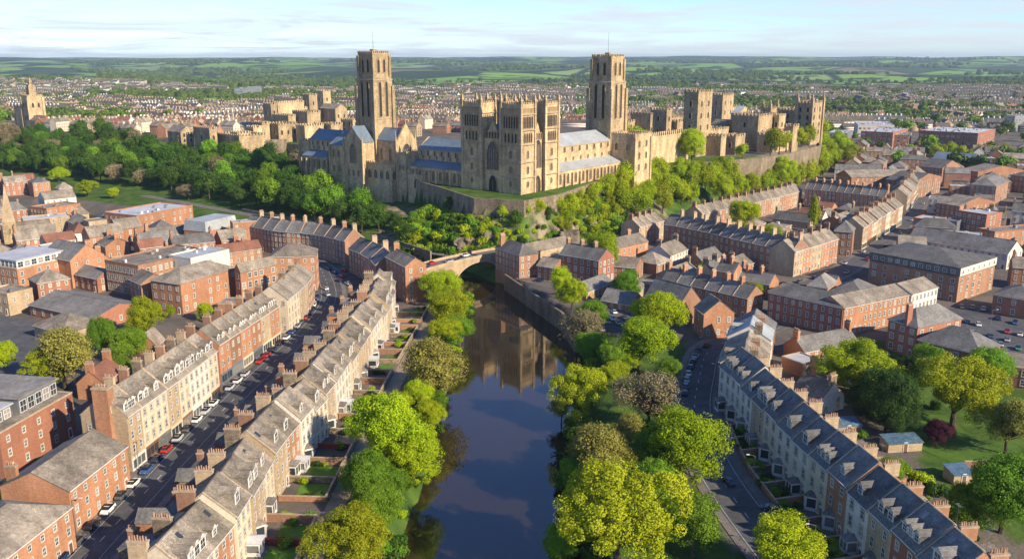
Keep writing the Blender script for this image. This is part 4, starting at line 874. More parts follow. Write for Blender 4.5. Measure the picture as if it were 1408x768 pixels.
# ================================================================= cathedral
CA = math.atan2(-.64, .77)
CO = at(716, 268, 30.5)
def crenel(x0, x1, y0, y1, z, mw=.9, mh=1.0, th=.5, base=.9):
    m = MB(); m.box(x0 - .15, x1 + .15, y0 - .15, y0 + th, z, z + base).box(x0 - .15, x1 + .15, y1 - th, y1 + .15, z, z + base).box(x0 - .15, x0 + th, y0 + th + .002, y1 - th - .002, z, z + base).box(x1 - th, x1 + .15, y0 + th + .002, y1 - th - .002, z, z + base)
    def run(a, b):
        n = max(2, round((b - a) / (2 * mw))); s = (b - a) / (n - .5) if n > 1 else b - a
        return [(a + i * s, a + i * s + s * .5) for i in range(n)]
    for p, q in run(x0 - .15, x1 + .15): m.box(p, q, y0 - .15, y0 + th, z + base + .001, z + base + mh).box(p, q, y1 - th, y1 + .15, z + base + .001, z + base + mh)
    for p, q in run(y0 + 1.2, y1 - 1.2): m.box(x0 - .15, x0 + th, p, q, z + base + .001, z + base + mh).box(x1 - th, x1 + .15, p, q, z + base + .001, z + base + mh)
    return m
def pinnacle(parent, x, y, z, s=.9, h=5, m='oldsand'):
    k = ('pin', s, h, m)
    if k not in WM:
        a = MB(); a.box(-s/2, s/2, -s/2, s/2, 0, h * .55); a.box(-s/2 - .12, s/2 + .12, -s/2 - .12, s/2 + .12, h * .5, h * .56)
        b = [(-s/2, -s/2), (s/2, -s/2), (s/2, s/2), (-s/2, s/2)]
        for i in range(4): a.face([(*b[i], h * .56), (*b[(i+1) % 4], h * .56), (0, 0, h)])
        WM[k] = a.mesh('pinnacle', m)
    return put('pinnacle', WM[k], parent, (x, y, z))
def string(parent, x0, x1, y0, y1, z, m='trim', t=.22):
    a = MB(); a.box(x0 - t, x1 + t, y0 - t, y1 + t, z, z + .4, bot=True); a.build('string_course', m, parent)
def tower4(parent, x0, x1, y0, y1, z0, z1, m='sand', name='tower', butt=.9):
    a = MB(); a.box(x0, x1, y0, y1, z0, z1); b = butt
    if b:
        for cx_, cy_ in ((x0, y0), (x1, y0), (x1, y1), (x0, y1)):
            a.box(cx_ - b if cx_ == x0 else cx_ - b * .9, cx_ + b * .9 if cx_ == x0 else cx_ + b, cy_ - b if cy_ == y0 else cy_ - b * .9, cy_ + b * .9 if cy_ == y0 else cy_ + b, z0, z1 - 1)
    return a.build(name, m, parent)
cath = thing('cathedral', 'great sandstone cathedral with four battlemented front towers, two naves and a tall crossing tower', 'cathedral', (*CO, 30), CA)
BW, BD, TH = 41, 32, 46      # block
T = [(-13.5, 0, 0, 11.5), (-BW, -BW + 13.5, 0, 11.5), (-13.5, 0, BD - 11.5, BD), (-BW, -BW + 13.5, BD - 11.5, BD)]
for ti, (x0, x1, y0, y1) in enumerate(T):
    t_ = tower4(cath, x0, x1, y0, y1, -4, TH, 'sand', 'corner_tower', .7)
    for z in (9, 17, 26, 33.5, 41.5): string(t_, x0 - .65, x1 + .65, y0 - .65, y1 + .65, z)
    crenel(x0, x1, y0, y1, TH, .7, 1.1).build('battlement', 'sand', t_)
    for cx_, cy_ in ((x0, y0), (x1, y0), (x1, y1), (x0, y1)): pinnacle(t_, cx_, cy_, TH - 1, 1.5, 7)
    for fx in (0, 1):   # belfry louvres rows
        if (fx == 0 and y0 == 0) or (fx == 1 and x1 == 0):
            ln = (x1 - x0) if fx == 0 else (y1 - y0)
            n = 6
            for i in range(n):
                q = 1.6 + (i + .5) * (ln - 3.2) / n
                loc = (x0 + q, y0 - .05, 34.6) if fx == 0 else (x1 + .05, y0 + q, 34.6); gwin(t_, 1.15, 6, loc, 0 if fx == 0 else math.pi/2, False, 0, 'louvre', 'belfry_opening')
            for i in range(4):
                q = 2 + (i + .5) * (ln - 4) / 4
                loc = (x0 + q, y0 - .05, 27.2) if fx == 0 else (x1 + .05, y0 + q, 27.2); gwin(t_, 1.2, 5, loc, 0 if fx == 0 else math.pi/2, True, 0, 'louvre', 'belfry_opening')
            for i in range(9):
                q = 1.2 + (i + .5) * (ln - 2.4) / 9
                loc = (x0 + q, y0 - .05, 42.1) if fx == 0 else (x1 + .05, y0 + q, 42.1); gwin(t_, .8, 2.6, loc, 0 if fx == 0 else math.pi/2, False, 0, 'oldsand', 'blind_arch')
            for z, hh in ((19, 4.2), (11, 4), (4, 3)):
                loc = (x0 + ln/2, y0 - .05, z) if fx == 0 else (x1 + .05, y0 + ln/2, z); gwin(t_, 1.5, hh, loc, 0 if fx == 0 else math.pi/2)
mb = MB(); mb.box(-27.5, -13.5, 1.6, BD - 1.6, -4, 28).box(-BW + 1.6, -27.502, 11.5, BD - 11.5, -4, 28).box(-13.498, -1.6, 11.5, BD - 11.5, -4, 28); mb.build('centre_bay', 'sand', cath)
# gables between towers
mb = MB(); mb.face([(-1.55, 11.5, 26), (-1.55, BD - 11.5, 26), (-1.55, BD/2, 37)]).face([(-2.3, BD - 11.5, 26), (-2.3, 11.5, 26), (-2.3, BD/2, 37)]).face([(-1.55, 11.5, 26), (-1.55, BD/2, 37), (-2.3, BD/2, 37), (-2.3, 11.5, 26)]).face([(-1.55, BD/2, 37), (-1.55, BD - 11.5, 26), (-2.3, BD - 11.5, 26), (-2.3, BD/2, 37)]); mb.build('gable', 'sand', cath)
mb = MB(); mb.face([(-27.5, 1.55, 26), (-13.5, 1.55, 26), (-20.5, 1.55, 38)]).face([(-13.5, 2.3, 26), (-27.5, 2.3, 26), (-20.5, 2.3, 38)])
mb.face([(-27.5, 1.55, 26), (-20.5, 1.55, 38), (-20.5, 2.3, 38), (-27.5, 2.3, 26)]).face([(-20.5, 1.55, 38), (-13.5, 1.55, 26), (-13.5, 2.3, 26), (-20.5, 2.3, 38)]); mb.build('gable', 'sand', cath)
mb = MB(); mb.slab([(-27.5, 2.3, 27.9), (-20.5, 2.3, 36), (-20.5, BD - 2, 36), (-27.5, BD - 2, 27.9)][::-1], .2); mb.slab([(-20.5, 2.3, 36), (-13.5, 2.3, 27.9), (-13.5, BD - 2, 27.9), (-20.5, BD - 2, 36)][::-1], .2); mb.build('centre_roof', 'lead', cath)
for loc, rz, wd in (((-20.5, 1.5, 12), 0, 8.2), ((-1.5, BD/2, 13), math.pi/2, 6)): gwin(cath, wd, 15, loc, rz, True, 4, 'leaded', 'great_window')
for loc, rz, wd in (((-20.5, 1.5, 0), 0, 5.5), ((-1.5, BD/2, 0), math.pi/2, 5)): gwin(cath, wd, 9, loc, rz, True, 1, 'louvre', 'portal')
for k in range(5): gwin(cath, 1.1, 3.6, (-24.5 + 2 * k, 1.5, 28.6), 0, True, 0, 'louvre')
for k in range(4): gwin(cath, 1, 3.4, (-1.5, BD/2 - 3 + 2 * k, 28.2), math.pi/2, True, 0, 'louvre')
def nave(parent, axis, s0, s1, c0, c1, hw, hr, rm, aisle=7.5, ha=10, side=None, bays=8, gable=True, top_windows=True):
    """axis 'y': runs along +y between s0,s1, width c0..c1 in x, lit side at c1; axis 'x': runs along x, visible side at y=c0"""
    def T3_(s, c, z): return (c, s, z) if axis == 'y' else (s, c, z)
    def bx(m, s0, s1, c0, c1, z0, z1, mi=0):
        if axis == 'y': m.box(c0, c1, s0, s1, z0, z1, mi)
        else: m.box(s0, s1, c0, c1, z0, z1, mi)
    vis = c1 if axis == 'y' else c0; sg = 1 if axis == 'y' else -1; oth = c0 if axis == 'y' else c1
    m = MB(); bx(m, s0, s1, c0, c1, -4, hw); m.build('nave_wall', 'sand', parent)
    m = MB(); mid = (c0 + c1) / 2
    for e, f in ((vis + .4 * sg, 1), (oth - .4 * sg, -1)):
        p = [T3_(s0, e, hw - .1), T3_(s1, e, hw - .1), T3_(s1, mid, hw + hr), T3_(s0, mid, hw + hr)]
        m.slab(p, .25)
    o = m.build('nave_roof', rm, parent); o.data.update()
    for s in (s0, s1):
        g = MB(); p = [T3_(s, c0 - .2, hw), T3_(s, c1 + .2, hw), T3_(s, mid, hw + hr + .6)]; q = [T3_(s + .6, c0 - .2, hw), T3_(s + .6, c1 + .2, hw), T3_(s + .6, mid, hw + hr + .6)]
        g.face(p).face(q[::-1]).face([p[0], p[2], q[2], q[0]]).face([p[2], p[1], q[1], q[2]]); g.build('gable', 'sand', parent)
    if aisle:
        m = MB(); a0, a1 = sorted((vis + .01 * sg, vis + aisle * sg)); bx(m, s0, s1, a0, a1, -16, ha); m.build('aisle_wall', 'sand', parent)
        m = MB(); m.slab([T3_(s0, vis + (aisle + .4) * sg, ha - .1), T3_(s1, vis + (aisle + .4) * sg, ha - .1), T3_(s1, vis + .02 * sg, ha + 3.2), T3_(s0, vis + .02 * sg, ha + 3.2)], .25); m.build('aisle_roof', rm, parent)
    rz = math.pi/2 if axis == 'y' else 0; ov = vis + (aisle if aisle else 0) * sg
    for k in range(bays):
        s = s0 + (k + .5) * (s1 - s0) / bays
        gwin(parent, 1.9, ha * .6, T3_(s, ov + .05 * sg, ha * .2), rz, True, 1)
        gwin(parent, 1.3, 3.0, T3_(s, vis + .05 * sg, hw - 4), rz, False, 0)
        if top_windows and aisle: gwin(parent, 1.0, 2.2, T3_(s + 1.2, vis + .05 * sg, ha + 3.5), rz, False, 0)
        b = MB(); bb0, bb1 = sorted((ov + .02 * sg, ov + 1.4 * sg)); ss = s0 + k * (s1 - s0) / bays; bx(b, ss - .5, ss + .5, bb0, bb1, -16, ha * .82); b.build('buttress', 'sand', parent)
    m = MB(); bb = sorted((vis - .1 * sg, vis + .25 * sg)); bx(m, s0, s1, bb[0], bb[1], hw - .9, hw - .3); m.build('string_course', 'trim', parent)
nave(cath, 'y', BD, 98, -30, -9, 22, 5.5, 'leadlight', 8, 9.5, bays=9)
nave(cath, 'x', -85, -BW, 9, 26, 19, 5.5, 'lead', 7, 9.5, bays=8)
# crossing tower (behind, sunlit nave end)
def big_tower(parent, x, y, s, z1, m='oldsand', half=None):
    t_ = MB(); h = s / 2; z0 = -2; zm = z1 * .80
    t_.box(x - h, x + h, y - h, y + h, z0, zm); g = h * .86
    t_.face([(x - h, y - h, zm), (x + h, y - h, zm), (x + g, y - g, zm + 1.6), (x - g, y - g, zm + 1.6)]); t_.face([(x + h, y - h, zm), (x + h, y + h, zm), (x + g, y + g, zm + 1.6), (x + g, y - g, zm + 1.6)])
    t_.face([(x + h, y + h, zm), (x - h, y + h, zm), (x - g, y + g, zm + 1.6), (x + g, y + g, zm + 1.6)]); t_.face([(x - h, y + h, zm), (x - h, y - h, zm), (x - g, y - g, zm + 1.6), (x - g, y + g, zm + 1.6)])
    t_.box(x - g, x + g, y - g, y + g, zm + 1.6, z1)
    for sx in (-1, 1):
        for sy in (-1, 1):
            b = 1.1; cx_, cy_ = x + sx * h, y + sy * h; t_.box(cx_ - b, cx_ + b, cy_ - b, cy_ + b, z0, zm * .93); t_.box(x + sx * g - .8, x + sx * g + .8, y + sy * g - .8, y + sy * g + .8, zm * .931, z1 - .5)
    o = t_.build('great_tower', m, parent)
    crenel(x - g, x + g, y - g, y + g, z1, .8, 1.3).build('battlement', m, o)
    string(o, x - h, x + h, y - h, y + h, z1 * .47, 'trim', .3); string(o, x - h, x + h, y - h, y + h, zm - .5, 'trim', .3)
    for d in (-1, 1):
        for rz, f in ((0, lambda q: (x + q, y - h - .06)), (math.pi/2, lambda q: (x + h + .06, y + q))):
            p = f(d * s * .17); gwin(o, 2.1, z1 * .29, (*p, z1 * .49), rz, True, 0, 'louvre', 'belfry_opening')
        for rz, f in ((0, lambda q: (x + q, y - g - .06)), (math.pi/2, lambda q: (x + g + .06, y + q))):
            p = f(d * s * .15); gwin(o, 1.9, z1 * .11, (*p, z1 * .855), rz, True, 0, 'louvre', 'belfry_opening')
    mm = MB(); mm.tube((x, y, z1), (x, y, z1 + 15), .22, .1, 5); mm.build('flagpole', 'metal', o)
    mm = MB(); mm.box(x - 1.5, x + 1.5, y - 1.5, y + 1.5, z1, z1 + 3.2); mm.build('stair_turret', m, o)
    return o
big_tower(cath, -18, 106, 16.2, 70)
# transept beside the crossing tower
tower4(cath, -9, 8, 98, 116, -6, 25, 'sand', 'transept', .8); crenel(-9, 8, 98, 116, 25, .8, .9).build('battlement', 'sand', cath)
for k in range(2):
    for z in (4, 11, 18): gwin(cath, 1.6, 4, (8.05, 103 + 8 * k, z), math.pi/2)
    gwin(cath, 1.6, 4, (-5 + 8 * k, 97.95, 16), 0)
# north end block of the blue roofed nave
tower4(cath, -97, -86, 3, 24, -16, 14, 'sand', 'chapter_block', .6); crenel(-97, -86, 3, 24, 14).build('battlement', 'sand', cath)
for k in range(3): gwin(cath, 1.3, 3, (-94.5 + 3 * k, 2.95, 6), 0)
mb = MB(); mb.box(-84, -70, -1, 2, -12, 5); mb.build('porch', 'sand', cath); gwin(cath, 3.2, 5.5, (-77, -1.05, -3), 0, True, 1)
# second church
ch2 = thing('abbey_church', 'sandstone church with tall belfry tower, blue roofs and a great gabled east window', 'church', (CO[0] + math.cos(CA) * -128 - math.sin(CA) * 15, CO[1] + math.sin(CA) * -128 + math.cos(CA) * 15, 30), CA)
big_tower(ch2, 0, 0, 15.2, 72)
mb = MB(); mb.box(8, 26, -7, 7, -5, 22); mb.build('chancel_wall', 'sand', ch2)
mb = MB(); mb.slab([(8, -7.4, 21.8), (25.4, -7.4, 21.8), (25.4, 0, 29), (8, 0, 29)], .25); mb.slab([(25.4, 7.4, 21.8), (8, 7.4, 21.8), (8, 0, 29), (25.4, 0, 29)], .25); mb.build('chancel_roof', 'lead', ch2)
mb = MB(); mb.prism([(25.4, -7.6), (26.6, -7.6), (26.6, 7.6), (25.4, 7.6)], -5, 22); mb.face([(26.6, -7.6, 22), (26.6, 7.6, 22), (26.6, 0, 32)]).face([(25.4, 7.6, 22), (25.4, -7.6, 22), (25.4, 0, 32)]).face([(26.6, -7.6, 22), (26.6, 0, 32), (25.4, 0, 32), (25.4, -7.6, 22)]).face([(26.6, 0, 32), (26.6, 7.6, 22), (25.4, 7.6, 22), (25.4, 0, 32)]); mb.build('east_gable', 'sand', ch2)
gwin(ch2, 7.5, 15, (26.65, 0, 5), math.pi/2, True, 4, 'leaded', 'great_window')
for y in (-8, 8): pinnacle(ch2, 26, y, -4, 1.9, 33, 'sand')
pinnacle(ch2, 26, 0, 31, .7, 5)
for k in range(2):
    gwin(ch2, 1.8, 12, (12 + 8 * k, -7.05, 5), 0)
mb = MB(); mb.box(-8.6, 7.9, -19, -9.2, -18, 21); mb.face([(-8.6, -19, 21), (7.9, -19, 21), (-.35, -19, 30)]); mb.build('transept', 'sand', ch2)
mb = MB(); mb.slab([(-9, -9.2, 20.8), (-9, -19.2, 20.8), (-.35, -19.2, 30.2), (-.35, -9.2, 30.2)], .25); mb.slab([(8.3, -19.2, 20.8), (8.3, -9.2, 20.8), (-.35, -9.2, 30.2), (-.35, -19.2, 30.2)], .25); mb.build('transept_roof', 'lead', ch2)
gwin(ch2, 6, 12, (-.35, -19.05, 8), 0, True, 3, 'leaded', 'great_window')
for x in (-9, 8.2): pinnacle(ch2, x, -19, -4, 1.7, 31, 'sand')
for k in range(3): gwin(ch2, 1.5, 4, (-4.8 + 4.4 * k, -19.05, 0), 0)
mb = MB(); mb.box(8, 30, -16, -7.01, -18, 8); mb.build('undercroft', 'sand', ch2); crenel(8, 30, -16, -7.01, 8).build('battlement', 'sand', ch2)
for k in range(4): gwin(ch2, 2.6, 5, (11 + 5.3 * k, -16.05, 0), 0, True, 1)
for k in range(2): gwin(ch2, 2.6, 5, (30.05, -14 + 4.4 * k, 0), math.pi/2, True, 1)
nave(ch2, 'x', -56, -9, -8, 8, 19, 6, 'lead', 7, 9, bays=9)
tower4(ch2, -26, -9.5, -16, -8.02, -18, 18, 'sand', 'side_chapel', .6)
mb = MB(); mb.slab([(-26.4, -16.4, 17.8), (-9.3, -16.4, 17.8), (-9.3, -8, 23), (-26.4, -8, 23)], .25); mb.build('chapel_roof', 'lead', ch2)
for k in range(3): gwin(ch2, 1.6, 4.5, (-22.5 + 5 * k, -16.05, 10), 0); gwin(ch2, 1.8, 4, (-22.5 + 5 * k, -16.05, 1), 0)
gwin(ch2, 3, 13, (-28.5, -15.1, 0), 0, True, 1)
tower4(ch2, -68, -57, -8, 6, -18, 16, 'sand', 'west_block', .6); crenel(-68, -57, -8, 6, 16).build('battlement', 'sand', ch2)
for k in range(2): gwin(ch2, 1.2, 3, (-65 + 5 * k, -8.05, 7), 0)
# ================================================================= castle
def cfoot(x0, x1, y0, y1, org):
    ca, sa = math.cos(CA), math.sin(CA); mx_, my_ = (x0 + x1) / 2, (y0 + y1) / 2
    FOOTP.append((org[0] + ca * mx_ - sa * my_, org[1] + sa * mx_ + ca * my_, (x1 - x0) / 2, (y1 - y0) / 2, CA))
cfoot(-41, 0, 0, 32, CO); cfoot(-30, 0, 32, 98, CO); cfoot(-28, 9, 96, 117, CO); cfoot(-98, -41, -1, 26, CO)
for a_ in ((8, 30, -16, 8), (-9, 9, -9, 9), (-68, -9, -20, 9)): cfoot(*a_, ch2.location)
def keepbox(root, pl, pc, pr, ytop, ybase, z=29.5, m='oldsand', wins=(2, 3, 2), bat=True, name='castle_tower', below=4, ww=1.9, wh=4.0, roof=None, turret=False):
    """block by its photo corners: left end, front corner, right end (px), top and foot of the corner"""
    P0 = at(pc, ybase, z); ca, sa = math.cos(CA), math.sin(CA)
    dep = P0[1] * math.cos(P) + (CH - z) * math.sin(P); D0 = P0[1]
    def solve(px, dx, dy):
        u = (px - 704) / F; return abs((u * dep - P0[0]) / (dx - u * dy * math.cos(P)))
    L = solve(pl, -ca, -sa); D = solve(pr, -sa, ca)
    v = (384 - ytop) / F; el = math.atan(v) - P; h = CH + D0 * math.tan(el) - z
    dx, dy = P0[0] - root.location.x, P0[1] - root.location.y; lx, ly = dx * ca + dy * sa, -dx * sa + dy * ca; lz = z - root.location.z
    a = MB(); a.box(-L, 0, 0, D, -below, h)
    o = a.build(name, m, root, loc=(lx, ly, lz))
    FOOTP.append((P0[0] - ca * L/2 - sa * D/2, P0[1] - sa * L/2 + ca * D/2, L/2, D/2, CA))
    if bat: crenel(-L, 0, 0, D, h - 1.2, 1.35, 2.0, .7).build('battlement', m, o)
    c, rws, c2 = wins
    for j in range(rws):
        zz_ = h * (.18 + .72 * (j + .35) / max(rws, 1)) if rws else 0
        for i in range(c): gwin(o, ww, min(wh, h * .5 / rws), (-L * (i + .5) / c, -.05, zz_), 0, j % 2 == 0, 0, 'louvre')
        for i in range(c2): gwin(o, ww, min(wh, h * .5 / rws), (.05, D * (i + .5) / c2, zz_), math.pi/2, j % 2 == 0, 0, 'louvre')
    if roof:
        r_ = MB(); r_.slab([(-L, -.3, h), (0.3, -.3, h), (.3, D/2, h + roof[1]), (-L, D/2, h + roof[1])], .2); r_.slab([(.3, D + .3, h), (-L, D + .3, h), (-L, D/2, h + roof[1]), (.3, D/2, h + roof[1])], .2); r_.build('castle_roof', roof[0], o)
        g = MB(); g.face([(0, 0, h), (0, D, h), (0, D/2, h + roof[1])]); g.build('gable', m, o)
    if turret:
        for tx, ty in ((0, 0), (-L, 0), (0, D), (-L, D)):
            q = MB(); q.box(tx - 1.3, tx + 1.3, ty - 1.3, ty + 1.3, -below, h + 4); q.build('turret', m, o); pinnacle(o, tx, ty, h + 4, 1.6, 4)
    return o
x, y = at(956, 218, 29.5)
cas = thing('castle', 'sandstone castle with tall square keep, curtain wall and battlemented halls on the wooded hill', 'castle', (x, y, 29.5), CA)
KB = keepbox
KB(cas, 868, 880, 946, 190, 233, wins=(0, 0, 0), name='curtain_wall', m='sand', below=6)
KB(cas, 866, 893, 896, 158, 200, wins=(2, 1, 1)); KB(cas, 893, 915, 922, 152, 197, wins=(1, 2, 1), m='oldsand'); KB(cas, 905, 918, 941, 163, 195, wins=(1, 1, 3))
KB(cas, 937, 956, 975, 127, 218, wins=(1, 4, 2), name='keep', below=8)
KB(cas, 974, 991, 1006, 131, 185, wins=(1, 3, 2), ww=1.3); KB(cas, 1003, 1014, 1030, 156, 190, wins=(0, 0, 0), bat=False, roof=('leadlight', 6), m='sand')
KB(cas, 971, 990, 1012, 176, 205, wins=(3, 1, 3), bat=False, roof=('slate', 6), m='sand')
KB(cas, 968, 990, 997, 188, 217, wins=(0, 0, 0), name='bastion', m='oldsand'); KB(cas, 996, 1010, 1023, 188, 215, wins=(1, 1, 0), name='bastion', m='oldsand')
g_ = KB(cas, 1004, 1040, 1064, 160, 208, wins=(1, 2, 0), name='great_hall', m='oldsand', below=7); gwin(g_, 5, 10, (.06, 8, 6), math.pi/2, True, 3, 'leaded', 'great_window'); gwin(g_, 2, 8, (.06, 2.5, 5), math.pi/2)
KB(cas, 1062, 1068, 1077, 160, 205, wins=(1, 2, 1), m='sand', below=7); KB(cas, 1076, 1088, 1096, 174, 208, wins=(0, 0, 1), below=7)
KB(cas, 1067, 1095, 1110, 152, 195, wins=(3, 3, 2), m='oldsand', below=5)
KB(cas, 1092, 1112, 1127, 142, 200, wins=(2, 4, 2), m='oldsand', turret=True, below=6)
cw = thing('castle_gatehouse', 'older castle range with square ruined towers above the shaded wood', 'castle', (*at(378, 182, 29.5), 29.5), CA)
KB(cw, 364, 375, 383, 144, 186, wins=(1, 2, 1)); KB(cw, 378, 384, 420, 142, 180, wins=(0, 0, 6), m='sand'); KB(cw, 418, 427, 438, 131, 172, wins=(1, 2, 1)); KB(cw, 436, 446, 456, 126, 165, wins=(1, 2, 1), m='sand')
KB(cw, 404, 424, 442, 155, 188, wins=(2, 1, 1), below=5); KB(cw, 350, 362, 372, 170, 196, wins=(2, 1, 0), below=5)
KB(cw, 268, 290, 300, 178, 205, wins=(1, 1, 1), below=6, m='oldsand'); KB(cw, 318, 328, 346, 184, 204, wins=(1, 1, 0), below=6, m='oldsand')
KB(cw, 470, 486, 494, 166, 190, wins=(2, 2, 1), m='sand', below=6); KB(cw, 442, 456, 472, 172, 194, wins=(2, 1, 2), m='oldsand', below=8); KB(cw, 408, 420, 446, 174, 196, wins=(0, 0, 3), m='sand', below=8, name='curtain_wall'); KB(cw, 366, 384, 410, 172, 196, wins=(2, 1, 3), m='oldsand', below=8); KB(cw, 232, 250, 268, 182, 202, wins=(2, 2, 2), m='oldsand', roof=('slate', 5), bat=False, below=6)
KB(cw, 300, 330, 366, 188, 206, wins=(0, 0, 0), name='curtain_wall', m='oldsand', below=8); KB(cw, 372, 398, 408, 160, 188, wins=(3, 1, 1), bat=True, m='oldsand', below=6); KB(cw, 340, 350, 362, 176, 200, wins=(1, 1, 1), m='sand', below=6)
KB(cw, 386, 400, 424, 150, 178, wins=(2, 2, 3), m='sand'); KB(cw, 440, 462, 478, 150, 172, wins=(2, 1, 2), m='oldsand', roof=('slate', 5), bat=False)
KB(cas, 938, 962, 1000, 182, 216, wins=(0, 1, 4), name='curtain_wall', m='sand', below=8); KB(cas, 1022, 1042, 1070, 172, 196, wins=(2, 1, 3), m='sand'); KB(cas, 1040, 1062, 1096, 186, 212, wins=(1, 1, 4), m='sand', below=8, name='curtain_wall')
KB(cas, 918, 930, 940, 168, 196, wins=(1, 1, 1), m='oldsand'); KB(cas, 850, 862, 872, 168, 200, wins=(1, 2, 1), m='oldsand', below=6); KB(cas, 984, 998, 1010, 150, 180, wins=(1, 2, 1), m='sand'); KB(cas, 1046, 1056, 1066, 150, 190, wins=(1, 2, 1), m='oldsand', turret=True)
# retaining wall of the hill, run by run
WR = [(2 + i) for i in range(0)]
segs = [(4, 6, 'dark retaining wall under the old houses at the wooded hill edge'), (6, 9, 'shaded retaining wall below the older castle range'), (9, 11, 'rubble terrace wall below the gabled church'), (11, 13, 'curving rubble terrace wall before the cathedral front towers'), (13, 15, 'sunlit rubble terrace wall below the cathedral nave'), (15, 18, 'low wall below the curtain wall and keep'), (18, 21, 'sunlit pinkish retaining wall under the castle end tower')]
for i0, i1, lb in segs:
    pts = []; 
    for i in range(i0, i1):
        a, b = TOP[i], TOP[i + 1]; L = math.hypot(b[0]-a[0], b[1]-a[1]); n = max(2, int(L / 8)); nx, ny = (b[1]-a[1]) / L, -(b[0]-a[0]) / L
        for k in range(n): pts.append((a[0] + (b[0]-a[0]) * k / n, a[1] + (b[1]-a[1]) * k / n))
    pts.append(TOP[i1]); pts = [(x, y - .3) for x, y in pts]
    zt_ = [30.9 + (.5 if k % 2 else 0) * 0 - 22 * float(sst(640, 1500, y)) + .6 for k, (x, y) in enumerate(pts)]
    if i0 < 9: zt_ = [q + (4.5 if k > 2 else 1) * float(1 - sst(-95, -70, pts[k][0])) for k, q in enumerate(zt_)]
    zb = [hz(x + 0.0, y - 3.2) - 3 for x, y in pts]
    wall_run('retaining_wall', lb, pts, zb, zt_, 1.1, 'rubble')
# far church tower on the wooded ridge, left
x, y = at(33, 176, 20); fc = thing('parish_church', 'square towered stone church with small spirelet on the wooded ridge', 'church', (x, y, hz(x, y) - 2), CA); fc.scale = (1.3, 1.3, .95); FOOTP.append((x, y, 45, 34, 0))
tower4(fc, -16, 0, 0, 16, -4, 26, 'sand', 'lower_block', .8); tower4(fc, 0.02, 13, 1, 14, -4, 40, 'sand', 'tower', 1.0)
tower4(fc, 4, 9, 5, 10, 40, 54, 'oldsand', 'turret', .4); crenel(0.02, 13, 1, 14, 40, .9, 1.4).build('battlement', 'sand', fc); crenel(-16, 0, 0, 16, 26, .9, 1.4).build('battlement', 'sand', fc); pinnacle(fc, 6.5, 7.5, 54, 2, 9)
mb = MB(); mb.box(13.02, 40, 0, 14, -4, 12); mb.build('nave_wall', 'sand', fc); mb = MB(); mb.slab([(13.1, -.4, 11.8), (40.4, -.4, 11.8), (40.4, 7, 18), (13.1, 7, 18)], .2); mb.slab([(40.4, 14.4, 11.8), (13.1, 14.4, 11.8), (13.1, 7, 18), (40.4, 7, 18)], .2); mb.build('roof', 'slate', fc)
for z in (12, 27):
    for k in range(2): gwin(fc, 1.8, 5.5, (4 + 5 * k, .95, z), 0, True, 0, 'louvre'); gwin(fc, 1.8, 5.5, (13.06, 5 + 5 * k, z), math.pi/2, True, 0, 'louvre')
# ================================================================= vegetation
def leafmat(name, dark, light, dry=None, trans=.3):
    m = bpy.data.materials.new(name); m.use_nodes = True; t = m.node_tree; n = t.nodes; L = t.links; b = n['Principled BSDF']
    b.inputs['Roughness'].default_value = .75; b.inputs['Specular IOR Level'].default_value = .15
    def att(nm): a = n.new('ShaderNodeAttribute'); a.attribute_name = nm; return a.outputs['Fac']
    mi = n.new('ShaderNodeMix'); mi.data_type = 'RGBA'; L.new(att('tint'), mi.inputs[0]); mi.inputs[6].default_value = (*dark, 1); mi.inputs[7].default_value = (*light, 1)
    oi = n.new('ShaderNodeObjectInfo'); hs = n.new('ShaderNodeHueSaturation'); L.new(mi.outputs[2], hs.inputs['Color'])
    r1 = n.new('ShaderNodeMapRange'); L.new(oi.outputs['Random'], r1.inputs[0]); r1.inputs[3].default_value = .485; r1.inputs[4].default_value = .512; L.new(r1.outputs[0], hs.inputs['Hue'])
    ml = n.new('ShaderNodeMath'); ml.operation = 'MULTIPLY'; L.new(oi.outputs['Random'], ml.inputs[0]); ml.inputs[1].default_value = 7.31
    fr = n.new('ShaderNodeMath'); fr.operation = 'FRACT'; L.new(ml.outputs[0], fr.inputs[0])
    r2 = n.new('ShaderNodeMapRange'); L.new(fr.outputs[0], r2.inputs[0]); r2.inputs[3].default_value = .75; r2.inputs[4].default_value = 1.25; L.new(r2.outputs[0], hs.inputs['Value'])
    L.new(hs.outputs[0], b.inputs['Base Color'])
    tr = n.new('ShaderNodeBsdfTranslucent'); L.new(hs.outputs[0], tr.inputs[0]); ms = n.new('ShaderNodeMixShader'); ms.inputs[0].default_value = trans
    L.new(b.outputs[0], ms.inputs[1]); L.new(tr.outputs[0], ms.inputs[2]); L.new(ms.outputs[0], n['Material Output'].inputs[0])
    return m
LM = {'lime': leafmat('lime leaves', (.21, .31, .008), (.44, .52, .012)), 'yellow': leafmat('yellow green leaves', (.20, .26, .008), (.38, .42, .016)),
      'green': leafmat('green leaves', (.09, .20, .012), (.22, .38, .025)), 'dark': leafmat('dark green leaves', (.025, .055, .014), (.07, .12, .02)),
      'olive': leafmat('sparse olive leaves', (.20, .20, .035), (.36, .34, .07)), 'bare': leafmat('budding twigs', (.18, .15, .08), (.32, .27, .14), trans=.15),
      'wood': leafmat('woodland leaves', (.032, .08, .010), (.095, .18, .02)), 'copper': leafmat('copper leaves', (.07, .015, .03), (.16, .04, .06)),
      'far': leafmat('distant leaves', (.05, .10, .02), (.17, .25, .04), trans=.1)}
